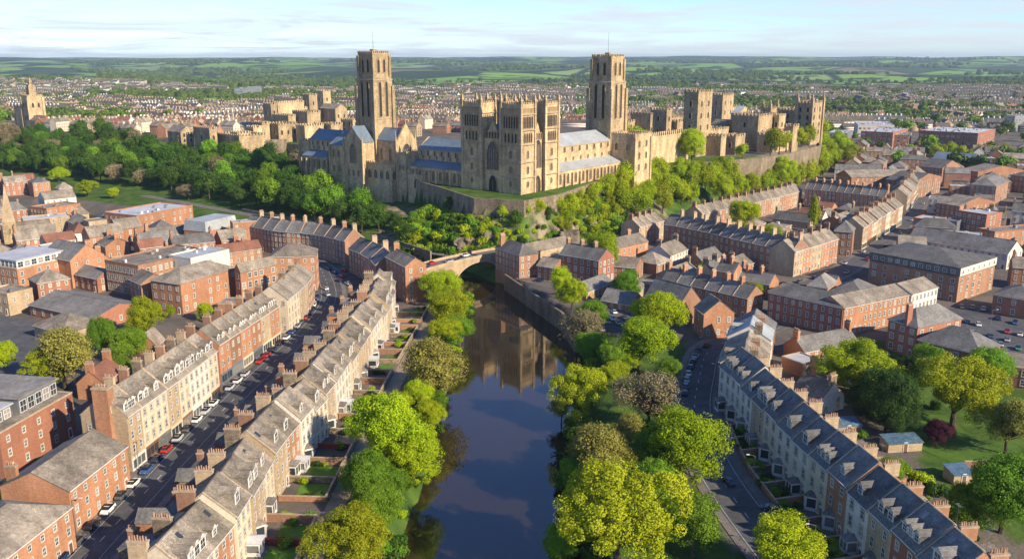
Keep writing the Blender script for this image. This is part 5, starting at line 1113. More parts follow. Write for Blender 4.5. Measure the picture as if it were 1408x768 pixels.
def crown_np(seed, nclump, per, leaf, shape=(1, 1, .85), cr=.27, rough=.5, top=1.0, fill=.0):
    r = np.random.RandomState(seed); P_ = []
    k = 0
    d = r.normal(size=(nclump, 3)); d /= np.linalg.norm(d, axis=1)[:, None]; d[:, 2] = np.where(d[:, 2] < -.5, -d[:, 2], d[:, 2])
    nl_ = 9; lob = r.normal(size=(nl_, 3)); lob /= np.linalg.norm(lob, axis=1)[:, None]; lob[:, 2] = lob[:, 2] * .75 + .1
    lob *= r.uniform(.34, .62, nl_)[:, None]; lob[0] = (0, 0, .3); lr = r.uniform(.3, .5, nl_) * (.7 + rough * .5)
    li = r.randint(0, nl_, nclump); cc = lob[li] + d * (lr[li] * r.uniform(.75, 1.05, nclump))[:, None]
    q_ = np.linalg.norm(cc, axis=1); cc *= (np.minimum(q_, 1.0 - cr * .5) / q_)[:, None]
    crs = cr * r.uniform(.65, 1.25, nclump); ctint = r.rand(nclump)
    dd = r.normal(size=(nclump, per, 3)); dd /= np.linalg.norm(dd, axis=2)[:, :, None]
    rr = (1 - .55 * r.rand(nclump, per) ** 2)
    pos = cc[:, None, :] + dd * (rr * crs[:, None])[:, :, None]
    nrm = dd * .55 + pos * .4 + r.normal(size=dd.shape) * .38
    pos = pos * np.array(shape); pos = pos.reshape(-1, 3); nrm = nrm.reshape(-1, 3); nrm /= np.linalg.norm(nrm, axis=1)[:, None] + 1e-9
    n = len(pos); a = np.cross(nrm, r.normal(size=(n, 3))); a /= np.linalg.norm(a, axis=1)[:, None] + 1e-9; b = np.cross(nrm, a)
    s = leaf * r.uniform(.6, 1.3, n)[:, None]
    co = np.stack([pos - a * s * .5 - b * s * .35, pos + a * s * .5 - b * s * .45, pos + a * s * .45 + b * s * .5, pos - a * s * .55 + b * s * .4], 1).reshape(-1, 3)
    f = np.arange(n * 4).reshape(n, 4); tint = np.clip(np.repeat(ctint, per) * .55 + r.rand(n) * .45, 0, 1)
    return co, f, tint, cc * np.array(shape)
def crown_mesh(name, m, *a, **k):
    co, f, tint, cc = crown_np(*a, **k); me = bpy.data.meshes.new(name); rawmesh(me, co, f); me.materials.append(m)
    at_ = me.attributes.new('tint', 'FLOAT', 'FACE'); at_.data.foreach_set('value', tint.astype(np.float32)); return me, cc
def trunk_mesh(cc, hc, limbs, r0=.06, twig=False, seed=1):
    """unit tree: crown centre at height hc, crown radius 1"""
    rr = random.Random(seed); mb = MB(); base = hc - .75; pts = [(0, 0, -.1), (.02, .01, base * .5), (0, .03, base), (.03, 0, hc - .3)]
    rad = [r0 * 1.35, r0, r0 * .85, r0 * .5]
    for i in range(3): mb.tube(pts[i], pts[i + 1], rad[i], rad[i + 1], 7)
    idx = list(range(len(cc))); rr.shuffle(idx)
    for i in idx[:limbs]:
        c = cc[i]; t = rr.uniform(.15, .9); st = np.array(pts[2]) * (1 - t) + np.array(pts[3]) * t; e = np.array((c[0], c[1], c[2] + hc)); mid = st * .5 + e * .5 + np.array((rr.uniform(-.06, .06), rr.uniform(-.06, .06), .06))
        mb.tube(st, mid, r0 * .38, r0 * .24, 5); mb.tube(mid, e, r0 * .24, r0 * .07, 4)
        if twig:
            for _ in range(4):
                q = e + np.array([rr.gauss(0, .13) for _ in range(3)]) + (e - np.array((0, 0, hc))) * .12; mb.tube(mid * .4 + e * .6, q, r0 * .12, r0 * .03, 3)
    return mb.mesh('trunk', 'bark')
TREES = {}
def proto(kind, v=0):
    k = (kind, v)
    if k not in TREES:
        s = hash_(kind) + v * 17
        if kind in ('lime', 'green', 'dark', 'yellow', 'copper'):
            op = kind == 'yellow'
            me, cc = crown_mesh('crown', LM[kind], s, 250 if op else 300, 210 if op else 150, .022 if op else .027, (1.08, 1.08, 1), .13 if op else .165, .8)
            TREES[k] = (me, trunk_mesh(cc, .98, 22, seed=s), .98)
        elif kind in ('olive', 'bare'):
            me, cc = crown_mesh('crown', LM[kind], s, 330, 60 if kind == 'olive' else 34, .030, (1.05, 1.05, 1), .15, .6)
            TREES[k] = (me, trunk_mesh(cc, 1.08, 90, .05, True, s), 1.08)
        elif kind == 'wood':
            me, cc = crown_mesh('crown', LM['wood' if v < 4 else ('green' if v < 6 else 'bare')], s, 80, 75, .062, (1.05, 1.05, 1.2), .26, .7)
            TREES[k] = (me, trunk_mesh(cc, 1.2, 8, seed=s), 1.2)
        elif kind == 'sun':
            me, cc = crown_mesh('crown', LM['lime' if v % 3 else 'yellow'], s, 80, 80, .06, (1.05, 1.05, 1.2), .26, .7)
            TREES[k] = (me, trunk_mesh(cc, 1.25, 8, seed=s), 1.25)
        elif kind == 'conifer':
            me, cc = crown_mesh('crown', LM['lime'], s, 60, 60, .09, (1, 1, 1), .3, .3)
            n = len(me.vertices); co = np.empty(n * 3, np.float32); me.vertices.foreach_get('co', co); co = co.reshape(-1, 3); t = np.clip((co[:, 2] + 1) / 2, 0, 1); co[:, 0] *= 1.25 - t * 1.1; co[:, 1] *= 1.25 - t * 1.1; co[:, 2] *= 1.9; me.vertices.foreach_set('co', co.ravel()); me.update()
            TREES[k] = (me, trunk_mesh(cc, 2.0, 4, seed=s), 2.0)
        elif kind == 'far':
            me, cc = crown_mesh('crown', LM['far' if v % 3 else 'green'], s, 26, 26, .22, (1, 1, .95), .42, .4)
            TREES[k] = (me, trunk_mesh(cc, 1.2, 3, seed=s), 1.2)
        elif kind == 'shrub':
            me, cc = crown_mesh('foliage', LM[['green', 'dark', 'lime', 'wood'][v % 4]], s, 34, 42, .12, (1, 1, .75), .36, .5)
            TREES[k] = (me, None, .55)
    return TREES[k]
def hash_(s): return sum((i + 3) * ord(c) for i, c in enumerate(s)) % 1000
def tree(name, label, cat, x, y, z, R_, kind, v=0, group=None, zs=1.0, th=1.0):
    cm, tm, hc = proto(kind, v); rz = rnd.uniform(0, 6.28)
    if tm is None:
        o = put(name, cm, None, (x, y, z + hc * R_ * zs), rz, (R_, R_ * rnd.uniform(.85, 1.15), R_ * zs)); return tag(o, label, cat, group)
    r = thing(name, label, cat, (x, y, z), rz, group); r.scale = (R_ * rnd.uniform(.94, 1.06), R_ * rnd.uniform(.94, 1.06), R_ * zs)
    put('crown', cm, r, (0, 0, hc)); put('trunk', tm, r); return r
def ptree(label, px, py, rw, rh, kind, v=0, zg=None, name='tree', group=None):
    """tree whose crown centre shows at (px, py) with half width rw, half height rh"""
    zg = 4.0 if zg is None else zg; hc = proto(kind, v)[2]; z = zg + 8
    for _ in range(8):
        x, y = at(px, py, z); dep = y * math.cos(P) + (CH - z) * math.sin(P); R_ = rw * 1.1 * dep / F; zs = max(.75, min(1.3, rh / rw)); zg2 = max(hz(x, y), .2) if zg != 'x' else G; z = zg2 + hc * R_ * zs
    FOOTP.append((x, y, 1.5, 1.5, 0)); return tree(name, label, 'tree', x, y, zg2, R_, kind, v, group, zs)
g1 = 'trees on the riverside path bank'; g2 = 'trees on the road side bank of the river'; g3 = 'garden trees beyond the slate terrace'; g4 = 'trees behind the shop terrace'
near = [
 ('lime green tree nearest the bridge on the path bank', 606, 392, 29, 24, 'lime', 0, g1), ('second lime tree from the bridge on the path bank', 624, 424, 32, 28, 'lime', 1, g1),
 ('bright green tree touching the open olive tree on the path bank', 632, 458, 30, 27, 'green', 0, g1), ('open olive green tree with visible branches by the path', 602, 505, 43, 50, 'olive', 0, g1),
 ('small lime bush tree left below the open olive tree', 572, 540, 22, 19, 'lime', 2, g1), ('lime tree leaning over the water below the olive tree', 585, 572, 26, 24, 'lime', 3, g1),
 ('biggest round lime tree between path and river', 535, 592, 52, 58, 'lime', 4, g1), ('bright green tree below the biggest lime tree', 556, 632, 44, 38, 'lime', 0, g1), ('deep green tree beside the path below the round lime tree', 512, 655, 38, 32, 'green', 1, g1),
 ('green tree over the river behind the nearest yellow tree', 515, 700, 36, 34, 'green', 2, g1), ('nearest yellow green tree on the path bank', 484, 742, 62, 48, 'yellow', 0, g1),
 ('slim lime tree at the quay wall corner', 768, 408, 17, 22, 'lime', 1, g2), ('sparse brown tree beside the slim lime tree', 800, 425, 30, 32, 'bare', 0, g2), ('round dark green tree among the houses across the river', 863, 391, 21, 20, 'green', 3, None),
 ('yellow lime tree beside the stone hall', 902, 432, 38, 30, 'lime', 2, g2), ('big bright green tree on the lawn by the road bend', 879, 470, 43, 37, 'lime', 3, g2), ('dark green low tree at the water by the sparse tree', 818, 474, 26, 22, 'green', 0, g2),
 ('yellow tree with visible limbs over the water', 796, 541, 42, 46, 'yellow', 1, g2), ('small yellow lime tree above the yellow water tree', 846, 513, 21, 19, 'lime', 4, g2), ('wide leafless grey brown tree by the road', 892, 545, 48, 42, 'bare', 1, g2),
 ('brown olive tree over the water edge', 818, 622, 54, 46, 'olive', 1, g2), ('tall lime tree at the roadside', 936, 612, 54, 56, 'lime', 0, g2), ('deep green tree behind the tall roadside lime', 895, 622, 34, 32, 'green', 4, g2),
 ('nearest big golden yellow tree on the road side bank', 850, 702, 88, 76, 'yellow', 2, g2), ('dark lime tree at the roadside near the picture foot', 955, 722, 46, 44, 'green', 2, g2), ('round lime tree in front of the slate terrace gardens', 1072, 755, 56, 46, 'lime', 1, g2),
 ('golden green tree behind the slate terrace', 1184, 506, 60, 44, 'yellow', 0, g3), ('dark yew tree between the two golden trees', 1222, 548, 38, 46, 'dark', 0, g3), ('second dark tree behind the yew', 1258, 515, 26, 34, 'dark', 1, g3),
 ('largest golden tree above the lawn', 1318, 532, 62, 54, 'yellow', 1, g3), ('olive green open tree at the lawn edge', 1388, 580, 38, 40, 'olive', 0, g3), ('big deep green tree at the picture edge', 1384, 672, 52, 62, 'green', 0, g3),
 ('copper leaved small tree on the lawn', 1290, 595, 19, 19, 'copper', 0, g3), ('small green tree beside the hipped school roof', 1278, 500, 26, 26, 'green', 3, g3), ('deep green tree filling the gap below the golden tree', 1195, 555, 30, 26, 'dark', 2, g3),
 ('open yellow olive tree behind the grey shed', 84, 487, 46, 42, 'olive', 1, g4), ('yellow tree below the open olive tree', 70, 505, 36, 28, 'yellow', 3, g4), ('upright green tree left of the pair behind the shop terrace', 142, 462, 20, 31, 'green', 1, g4), ('brightest lime tree behind the shop terrace', 200, 437, 28, 29, 'lime', 2, g4),
 ('round emerald tree below the brightest lime tree', 178, 473, 25, 22, 'green', 4, g4), ('dark small tree between the emerald tree and the terrace chimneys', 160, 502, 20, 16, 'green', 2, g4), ('small lime tree at the foot of the big brick block', 278, 428, 14, 13, 'lime', 3, g4), ('thin yellow tree beside the small lime tree', 233, 428, 7, 15, 'lime', 1, g4),
 ('yellow green tree cut by the picture edge at the yard', 4, 488, 16, 26, 'lime', 0, g4), ('small lime tree by the red brick school wall', 15, 674, 16, 17, 'lime', 4, g4),
 ('lime bush tree at the edge of the field', 80, 240, 13, 9, 'lime', 2, None), ('round tree in the gap before the field', 120, 258, 16, 12, 'yellow', 1, None), ('small tree between chimneys beside the field', 157, 265, 10, 7, 'lime', 1, None), ('olive round tree at the foot of the wood near car park', 258, 262, 14, 11, 'bare', 0, None),
 ('small round lime tree in the yard of the long terrace', 1058, 319, 16, 12, 'lime', 0, None), ('tree beside the small brick house behind the row', 970, 370, 14, 9, 'yellow', 2, None), ('bush tree below the low dark roofed house', 1040, 396, 13, 9, 'lime', 3, None),

 ('small green tree filling the gap below the bridge lime trees', 612, 452, 24, 20, 'lime', 3, g1), ('green understorey tree at the water below the olive tree', 592, 552, 22, 20, 'green', 2, g1), ('lime understorey tree by the path above the round lime tree', 548, 560, 26, 24, 'lime', 1, g1),
 ('light green tree on the water side of the biggest round tree', 574, 606, 26, 26, 'lime', 4, g1), ('dark understorey tree behind the nearest yellow tree', 540, 668, 30, 28, 'green', 0, g1), ('low green tree under the big golden yellow tree', 800, 655, 30, 26, 'green', 3, g2), ('olive tree over water above the big golden tree', 862, 640, 34, 30, 'olive', 0, g2),
 ('deep green tree between the golden tree and the roadside limes', 905, 668, 36, 34, 'green', 1, g2), ('small green tree between the bright lawn tree and the leafless tree', 920, 508, 20, 15, 'green', 4, g2), ('lime tree low over the water beside the yellow limbed tree', 772, 560, 18, 20, 'olive', 1, g2), ('green tree at the wall below the sparse brown tree', 838, 492, 24, 18, 'green', 1, g2),
 ('dark tree on the garden boundary beyond the yew', 1238, 582, 24, 20, 'dark', 1, g3), ('green tree at the near side of the lawn wall', 1232, 645, 22, 18, 'green', 2, g3), ('green tree at the far side of the big golden tree', 1350, 500, 34, 28, 'green', 0, g3), ('green tree filling the verge between the leafless tree and the roadside lime', 918, 575, 26, 22, 'green', 2, g2), ('small lime tree on the verge below the lawn tree', 862, 492, 20, 16, 'lime', 0, g2), ('olive tree on the verge behind the brown water tree', 866, 592, 30, 26, 'olive', 1, g2),
 ('green tree at the verge behind the golden tree', 878, 636, 30, 26, 'green', 3, g2), ('dark lime tree nearest the picture foot at the river', 788, 745, 34, 30, 'green', 0, g2), ('lime tree at the quay wall beside the parked cars', 786, 424, 20, 22, 'lime', 4, g2), ('green tree on the bank below the quay wall end', 812, 452, 26, 20, 'green', 2, g2),
 ('tall green garden tree below the lawn', 1340, 700, 36, 34, 'green', 1, g3),
]
for lb, px, py, rw, rh, kd, v, g in near: ptree(lb, px, py, rw, rh, kd, v, group=g)
ptree('pointed bright conifer in the terrace yard', 1120, 290, 12, 13, 'conifer', 0)
_x, _y = at(690, 348, 7); tree('tree', 'little tree alone under the cliff by the bridge', 'tree', _x, _y + 3, hz(_x, _y + 3), 3.6, 'lime', 1, None, 1.4)
# woods on the hill
def spread(poly, dmin, n, seed, test=None):
    r = random.Random(seed); xs = [p[0] for p in poly]; ys = [p[1] for p in poly]; out = []; cell = {}
    for _ in range(n * 60):
        x, y = r.uniform(min(xs), max(xs)), r.uniform(min(ys), max(ys))
        if not inpoly(np.array([x]), np.array([y]), poly)[0]: continue
        d = dmin(x, y) if callable(dmin) else dmin; k = (int(x // 30), int(y // 30)); ok = True
        for i in (-1, 0, 1):
            for j in (-1, 0, 1):
                for q in cell.get((k[0] + i, k[1] + j), ()):
                    if (q[0] - x) ** 2 + (q[1] - y) ** 2 < d * d: ok = False; break
        if not ok or (test and not test(x, y)): continue
        out.append((x, y)); cell.setdefault(k, []).append((x, y))
        if len(out) >= n: break
    return out
LW = FOOT[2:7] + TOP[2:12][::-1] + []
LWp = [(-520, 790), (-427, 745), (-242, 622), (-128, 515), (-78, 463), (-40, 434)] + [(x - 2, y - 7) for x, y in TOP[11:2:-1]] + [(-530, 900)]
dTp = lambda x, y: float(polydist(np.array([x]), np.array([y]), TOP)[0])
cliff = lambda x, y: not (-215 < x < 20 and dTp(x, y) < 19) and not ((-58 < x < 40) and y < 458 and (math.sin(x * .35) + math.sin(y * .5 + x * .2) > -.6))
pts = spread(LWp, lambda x, y: 9.2 + max(0, y - 560) * .010, 299, 3, cliff)
for i, (x, y) in enumerate(pts):
    v = [0, 1, 2, 3, 0, 1, 2, 3, 0, 4, 5, 6][rnd.randrange(12)]; dt = float(polydist(np.array([x]), np.array([y]), TOP)[0]); R_ = rnd.uniform(6.0, 9.0) if dt > (32 if -215 < x < 20 else 22) else (rnd.uniform(3.4, 4.6) if -215 < x < 20 else rnd.uniform(4.2, 5.6))
    if dt < (5 if x > -300 else 16): continue
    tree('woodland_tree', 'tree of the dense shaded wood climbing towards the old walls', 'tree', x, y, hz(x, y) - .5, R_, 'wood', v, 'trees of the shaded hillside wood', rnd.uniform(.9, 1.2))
RWp = [(22, 440), (35, 456), (67, 492), (143, 594), (230, 706), (262, 742), (300, 800)] + [(x + 3, y - 7) for x, y in TOP[20:13:-1]] + [(25, 455)]
pts = spread(RWp, 7.2, 240, 5)
for i, (x, y) in enumerate(pts):
    low = y - 442 < (x - 22) * .9 + 14; R_ = rnd.uniform(2.5, 4.4) if x < 62 else rnd.uniform(4.8, 8.0)
    tree('hillside_tree', 'sunlit spring green tree on the slope below the castle', 'tree', x, y, hz(x, y) - .5, R_, 'sun', rnd.randrange(6), 'sunlit trees on the castle slope', rnd.uniform(.9, 1.15))
for lb, px, py, rw, rh in [('tallest lime green tree in front of the cathedral nave', 838, 246, 27, 34), ('lime green tree right beside the tallest one at the nave', 868, 262, 22, 28), ('big lime green tree below the great hall', 1028, 222, 22, 24), ('round green tree below the castle end halls', 1078, 238, 19, 22), ('round lime green tree below the keep', 950, 254, 20, 22), ('green tree filling the slope under the bastion', 995, 262, 18, 20)]:
    ptree(lb, px, py, rw, rh, 'lime', rnd.randrange(5), zg=20, group='sunlit trees on the castle slope')
Q = smooth(TOP[13:20], 9)
for i, (x, y) in enumerate(Q):
    if rnd.random() < .25: continue
    xx, yy = x + rnd.uniform(1, 3), y - rnd.uniform(3, 8); tree('hillside_tree', 'sunlit tree close under the terrace wall of the castle slope', 'tree', xx, yy, hz(xx, yy) - .5, rnd.uniform(3.6, 6), 'sun', rnd.randrange(6), 'trees under the terrace wall', rnd.uniform(.85, 1.1))
# end of hill, right and scrub
for i, (x, y) in enumerate(spread([at(1125, 200, 20), at(1160, 200, 6), at(1185, 235, 6), at(1110, 245, 6)], 9, 16, 8)):
    tree('hillside_tree', 'bright tree below the castle end wall', 'tree', x, y, hz(x, y), rnd.uniform(6, 9), 'sun', i % 6, 'trees below the castle end wall')
sp_ = spread([(-60, 428), (-20, 418), (5, 420), (36, 448), (70, 488), (60, 505), (10, 437), (-30, 475), (-60, 470)], 2.5, 330, 9, lambda x, y: dTp(x, y) > 1.8 and not inpoly(np.array([x]), np.array([y]), TOPP)[0])
for i, (x, y) in enumerate(sp_):
    tree('cliff_shrub', 'leafy shrub clinging to the cliff below the cathedral', 'shrub', x, y, hz(x, y) - .3, min(rnd.uniform(1.8, 4.2), 1.0 + dTp(x, y) * .35), 'shrub', [0, 2, 3, 0, 2][i % 5], 'shrubs on the river cliff', 1.1)
for i, (x, y, q) in enumerate([(-19, 446, 3.4), (-12, 437, 3.8), (-5, 432, 3.2), (2, 428, 3.6), (8, 432, 3.2), (13, 437, 3.8), (19, 442, 3.0), (25, 449, 4.0), (-26, 452, 3.6), (5, 424, 2.6), (16, 430, 3.0), (30, 456, 4.2), (-33, 462, 4), (-1, 423, 2.8), (11, 426, 2.8), (22, 437, 3.2)]):
    if inpoly(np.array([x]), np.array([y]), TOPP)[0]: continue
    tree('hillside_tree', 'young tree on the cliff under the cathedral corner', 'tree', x, y, hz(x, y) - .8, q, 'sun' if i % 3 else 'wood', i % 6, 'young trees on the cliff', 1.1)
# cliff rocks
def rockmesh(seed, sx, sy, sz):
    r = np.random.RandomState(seed); n = 26; mb = MB(); pts_ = []
    th = np.linspace(0, 2 * math.pi, n, endpoint=False); lv = 12; P_ = np.zeros((lv, n, 3))
    for i in range(lv):
        t = i / (lv - 1); rr = (1 - .35 * t ** 2) * (1 + .22 * np.sin(th * 3 + i * .7 + seed) + .14 * np.round(2 * np.sin(th * 7 + seed * 2 + i // 3)) / 2 + .07 * r.randn(n)); rr *= (1 + .12 * ((i // 3) % 2))
        P_[i, :, 0] = sx * rr * np.cos(th); P_[i, :, 1] = sy * rr * np.sin(th); P_[i, :, 2] = sz * t + .04 * sz * r.randn(n)
    for i in range(lv - 1):
        for j in range(n): mb.face([P_[i, j], P_[i, (j+1) % n], P_[i+1, (j+1) % n], P_[i+1, j]])
    mb.face([P_[-1, j] for j in range(n)]); return mb.mesh('rock_outcrop', 'rock')
for k, (px, py, sx, sy, sz, lb) in enumerate([(716, 338, 6, 5, 17, 'tallest rock face of the cliff beside the bridge'), (748, 334, 8, 4, 11, 'sunlit rock shelf next to the tallest rock face'), (782, 336, 8, 5, 9, 'low rock shelf above the dark river row'), (600, 324, 7, 4, 10, 'shaded grey rock under the terrace wall above the riverside road'), (640, 343, 7, 4, 8, 'dark rock foot above the bridge'), (674, 342, 7, 5, 11, 'fissured dark rock between the shrubs above the bridge'), (560, 320, 6, 4, 8, 'small shaded rock in the wood above the riverside road')]):
    x, y = at(px, py, 8); y += 3.5; o = put('rock_outcrop', rockmesh(k + 2, sx, sy, sz), None, (x, y, 5.5), rnd.random()); tag(o, lb, 'rock', 'rock outcrops of the river cliff')
# riverbank shrubs
k = 0
for side, pl in ((-1, RIV_L), (1, RIV_R)):
    Q = smooth(pl[1:8] if side < 0 else pl[1:7], 9)
    for (x, y) in Q:
        if not 130 < y < 360 or (side > 0 and y > 296): continue
        for q in range(4):
            xx, yy = x + side * rnd.uniform(1.5, 8), y + rnd.uniform(-3, 3)
            tree('bank_shrub', 'low green shrub on the %s bank of the river' % ('path' if side < 0 else 'road side'), 'shrub', xx, yy, hz(xx, yy) - .2, rnd.uniform(1.2, 3.4), 'shrub', rnd.randrange(4), 'shrubs along the %s bank' % ('path' if side < 0 else 'road side'), .9)
# ================================================================= gardens
def gw(a, b, h, m, label, grp, th=.35, name='garden_wall', z=G):
    a_, b_ = np.array(a), np.array(b); L = np.linalg.norm(b_ - a_); ang = math.atan2(*(b_ - a_)[::-1])
    mb = MB(); mb.box(0, L, -th/2, th/2, -1, h); mb.box(-.05, L + .05, -th/2 - .06, th/2 + .06, h, h + .12, 1)
    o = mb.build(name, [m, 'trim' if m != 'redfence' else m]); o.location = (*a, z); o.rotation_euler = (0, 0, ang); return tag(o, label, name.replace('_', ' '), grp)
def local(O, ang, x, y): return (O[0] + math.cos(ang) * x - math.sin(ang) * y, O[1] + math.sin(ang) * x + math.cos(ang) * y)
PX = lambda y: float(np.interp(y, [p[1] for p in PATH], [p[0] for p in PATH])) - 2.6
for i, (r, O, ang, L) in enumerate(T2):
    s = local(O, ang, 0, -.3); w_ = PX(s[1]); e = (w_, s[1] + (w_ - s[0]) * -.05)
    if w_ - s[0] < 2: continue
    gw(s, e, [1.4, 1.8, 1.2][i % 3], 'redfence' if i in (3, 8) else ['rubble', 'brownbrick', 'brick'][i % 3], f'boundary wall on the near side of the {ORD[i]} riverside garden from the near end', 'walls between the riverside gardens')
    n_ = local(O, ang, L, -.3); w2 = PX(n_[1])
    if i % 5 != 4: gw((w_, e[1]), (w2 - .02, n_[1]), 1.5, 'rubble', f'path side wall of the {ORD[i]} riverside garden from the near end', 'garden walls along the path')
    c = ((s[0] + w_) / 2 + .8, s[1] + L * .5)
    if i % 3 != 1: sheet('lawn', [(s[0] + 3.2, s[1] + 1.2), (w_ - .6, s[1] + 1.0), (w_ - .6, s[1] + L - 1.4), (s[0] + 3.2, s[1] + L - 1.2)], G + .03, 'lawn' if i % 2 else ['lawn', 'path'][i % 4 == 0])
    for q in range(4 if i % 2 else 2):
        x_, y_ = rnd.uniform(s[0] + 3, w_ - 1), s[1] + (rnd.choice([.14, .86])) * L; tree('garden_shrub', f'shrub in the {ORD[i]} riverside garden from the near end', 'shrub', x_, y_, G, rnd.uniform(.7, 1.5), 'shrub', rnd.randrange(4), f'shrubs of the {ORD[i]} riverside garden')
def shed(x, y, ang, L, D, h, wall, rm, label, grp=None, name='garden_shed'):
    FOOTP.append((x + math.cos(ang) * L/2 - math.sin(ang) * D/2, y + math.sin(ang) * L/2 + math.cos(ang) * D/2, L/2, D/2, ang))
    r = thing(name, label, 'shed', (x, y, G), ang, grp); a = MB(); a.box(0, L, 0, D, -.5, h); a.face([(0, D, h), (0, 0, h), (0, D, h + .8)]).face([(L, 0, h), (L, D, h), (L, D, h + .8)]).face([(L, D, h), (0, D, h), (0, D, h + .8), (L, D, h + .8)]); a.build('wall', wall, r)
    b = MB(); b.slab([(-.2, -.3, h - .02), (L + .2, -.3, h - .02), (L + .2, D + .2, h + .85), (-.2, D + .2, h + .85)], .1); b.build('roof', rm, r); put('door', doormesh(), r, (L * .5, -.03, 0)); return r
shed(-46.5, 299, R(88), 4, 5.5, 2.2, 'frame', 'teal', 'flat garden shed with turquoise roof by the path'); shed(-45, 268, R(88), 4, 5, 2.3, 'buff', 'flatlight', 'garden shed with pale grey roof by the path')
for i, (r, O, ang, L) in enumerate(T3):
    s = local(O, ang, 0, -.3); rdx = float(np.interp(s[1], [p[1] for p in ST2], [p[0] for p in ST2])) + 7.6
    if s[0] - rdx < 2: continue
    dv = (-math.sin(ang), math.cos(ang)); e = (rdx, s[1] + (rdx - s[0]) * .25)
    gw(s, e, [1.3, 1.7, 1.1][i % 3], ['rubble', 'brick', 'brownbrick'][i % 3], f'wall between front gardens before the {ORD[i]} slate terrace house from the far end', 'walls between the front gardens')
    n_ = local(O, ang, L, -.3); rd2 = float(np.interp(n_[1], [p[1] for p in ST2], [p[0] for p in ST2])) + 7.6; e2 = (rd2, n_[1] + (rd2 - n_[0]) * .25)
    gw(e, (e2[0], e2[1] + .05), 1.2, 'brick', f'roadside garden wall before the {ORD[i]} slate terrace house from the far end', 'front garden walls along the road')
    if i % 2: sheet('lawn', [local(O, ang, 1, -3.5), local(O, ang, L - 1, -3.5), (e2[0] + 1.2, e2[1] + 1), (e[0] + 1.2, e[1] - 1)], G + .03, 'lawn')
    else: sheet('front_yard', [local(O, ang, 1, -3.2), local(O, ang, L - 1, -3.2), (e2[0] + 1, e2[1] + 1), (e[0] + 1, e[1] - 1)], G + .03, 'yard')
    for q in range(5):
        t = rnd.random(); u = rnd.uniform(.3, .9); a_ = local(O, ang, rnd.uniform(.8, L - .8), 0); x_ = a_[0] * (1 - u) + rdx * u; y_ = a_[1] + (x_ - a_[0]) * .3
        tree('garden_shrub', f'shrub in the garden before the {ORD[i]} slate terrace house', 'shrub', x_, y_, G, rnd.uniform(.7, 1.7), 'shrub', rnd.randrange(4), f'shrubs before the {ORD[i]} slate terrace house')
    # back yards
    a_ = local(O, ang, L, 18); b_ = local(O, ang, L, 27); gw(local(O, ang, L, 12.3), b_, 1.7, 'rubble', f'back yard wall behind the {ORD[i]} slate terrace house from the far end', 'back yard walls')
    if i % 2 == 0: q = local(O, ang, 1, 21); shed(q[0], q[1], ang, 5, 4, 2.3, ['brick', 'buff', 'wood'][i % 3], ['darkslate', 'slate', 'flat'][i % 3], f'back yard shed behind the {ORD[i]} slate terrace house from the far end', 'back yard sheds')
    for q in range(3):
        x_, y_ = local(O, ang, rnd.uniform(.5, L - .5), rnd.uniform(22, 30)); tree('garden_shrub', f'shrub behind the {ORD[i]} slate terrace house', 'shrub', x_, y_, G, rnd.uniform(.8, 1.8), 'shrub', rnd.randrange(4), f'shrubs behind the {ORD[i]} slate terrace house')
for px, py, W_, D_, lb in [(1150, 588, 7, 4, 'dark roofed shed with blue side beside the yew'), (1222, 612, 9, 4, 'long bright blue pool cover shed roof in the gardens'), (1312, 655, 5, 4, 'pale blue glass roof in the back gardens')]:
    x, y = at(px, py, 8); shed(x, y, R(8), W_, D_, 2.4, 'buff', 'bluecover', lb, name='garden_shed')
sheet('lawn', [at(1225, 570, G), at(1300, 570, G), at(1345, 610, G), at(1400, 612, G), at(1400, 640, G), at(1320, 640, G), at(1250, 610, G)], G + .04, 'lawn')
gw(at(1325, 642, G), at(1395, 642, G), 1.6, 'brownbrick', 'brown wall along the near edge of the garden lawn', None)
gw(at(1105, 508, G), at(1195, 522, G), 2.4, 'brick', 'long brown brick wall between the yards and the golden tree', None)
gw(at(1108, 530, G), at(1170, 545, G), 2.2, 'rubble', 'rubble wall beyond the back yards of the slate terrace', None)
for q in range(34):
    px, py = rnd.uniform(1230, 1400), rnd.uniform(560, 690); x, y = at(px, py, G)
    if 1245 < px < 1400 and 575 < py < 645 or occupied(x, y, 1, 1, 0): continue
    tree('garden_shrub', 'shrub in the back gardens around the lawn', 'shrub', x, y, G, rnd.uniform(1.0, 2.6), 'shrub', rnd.randrange(4), 'shrubs around the garden lawn')
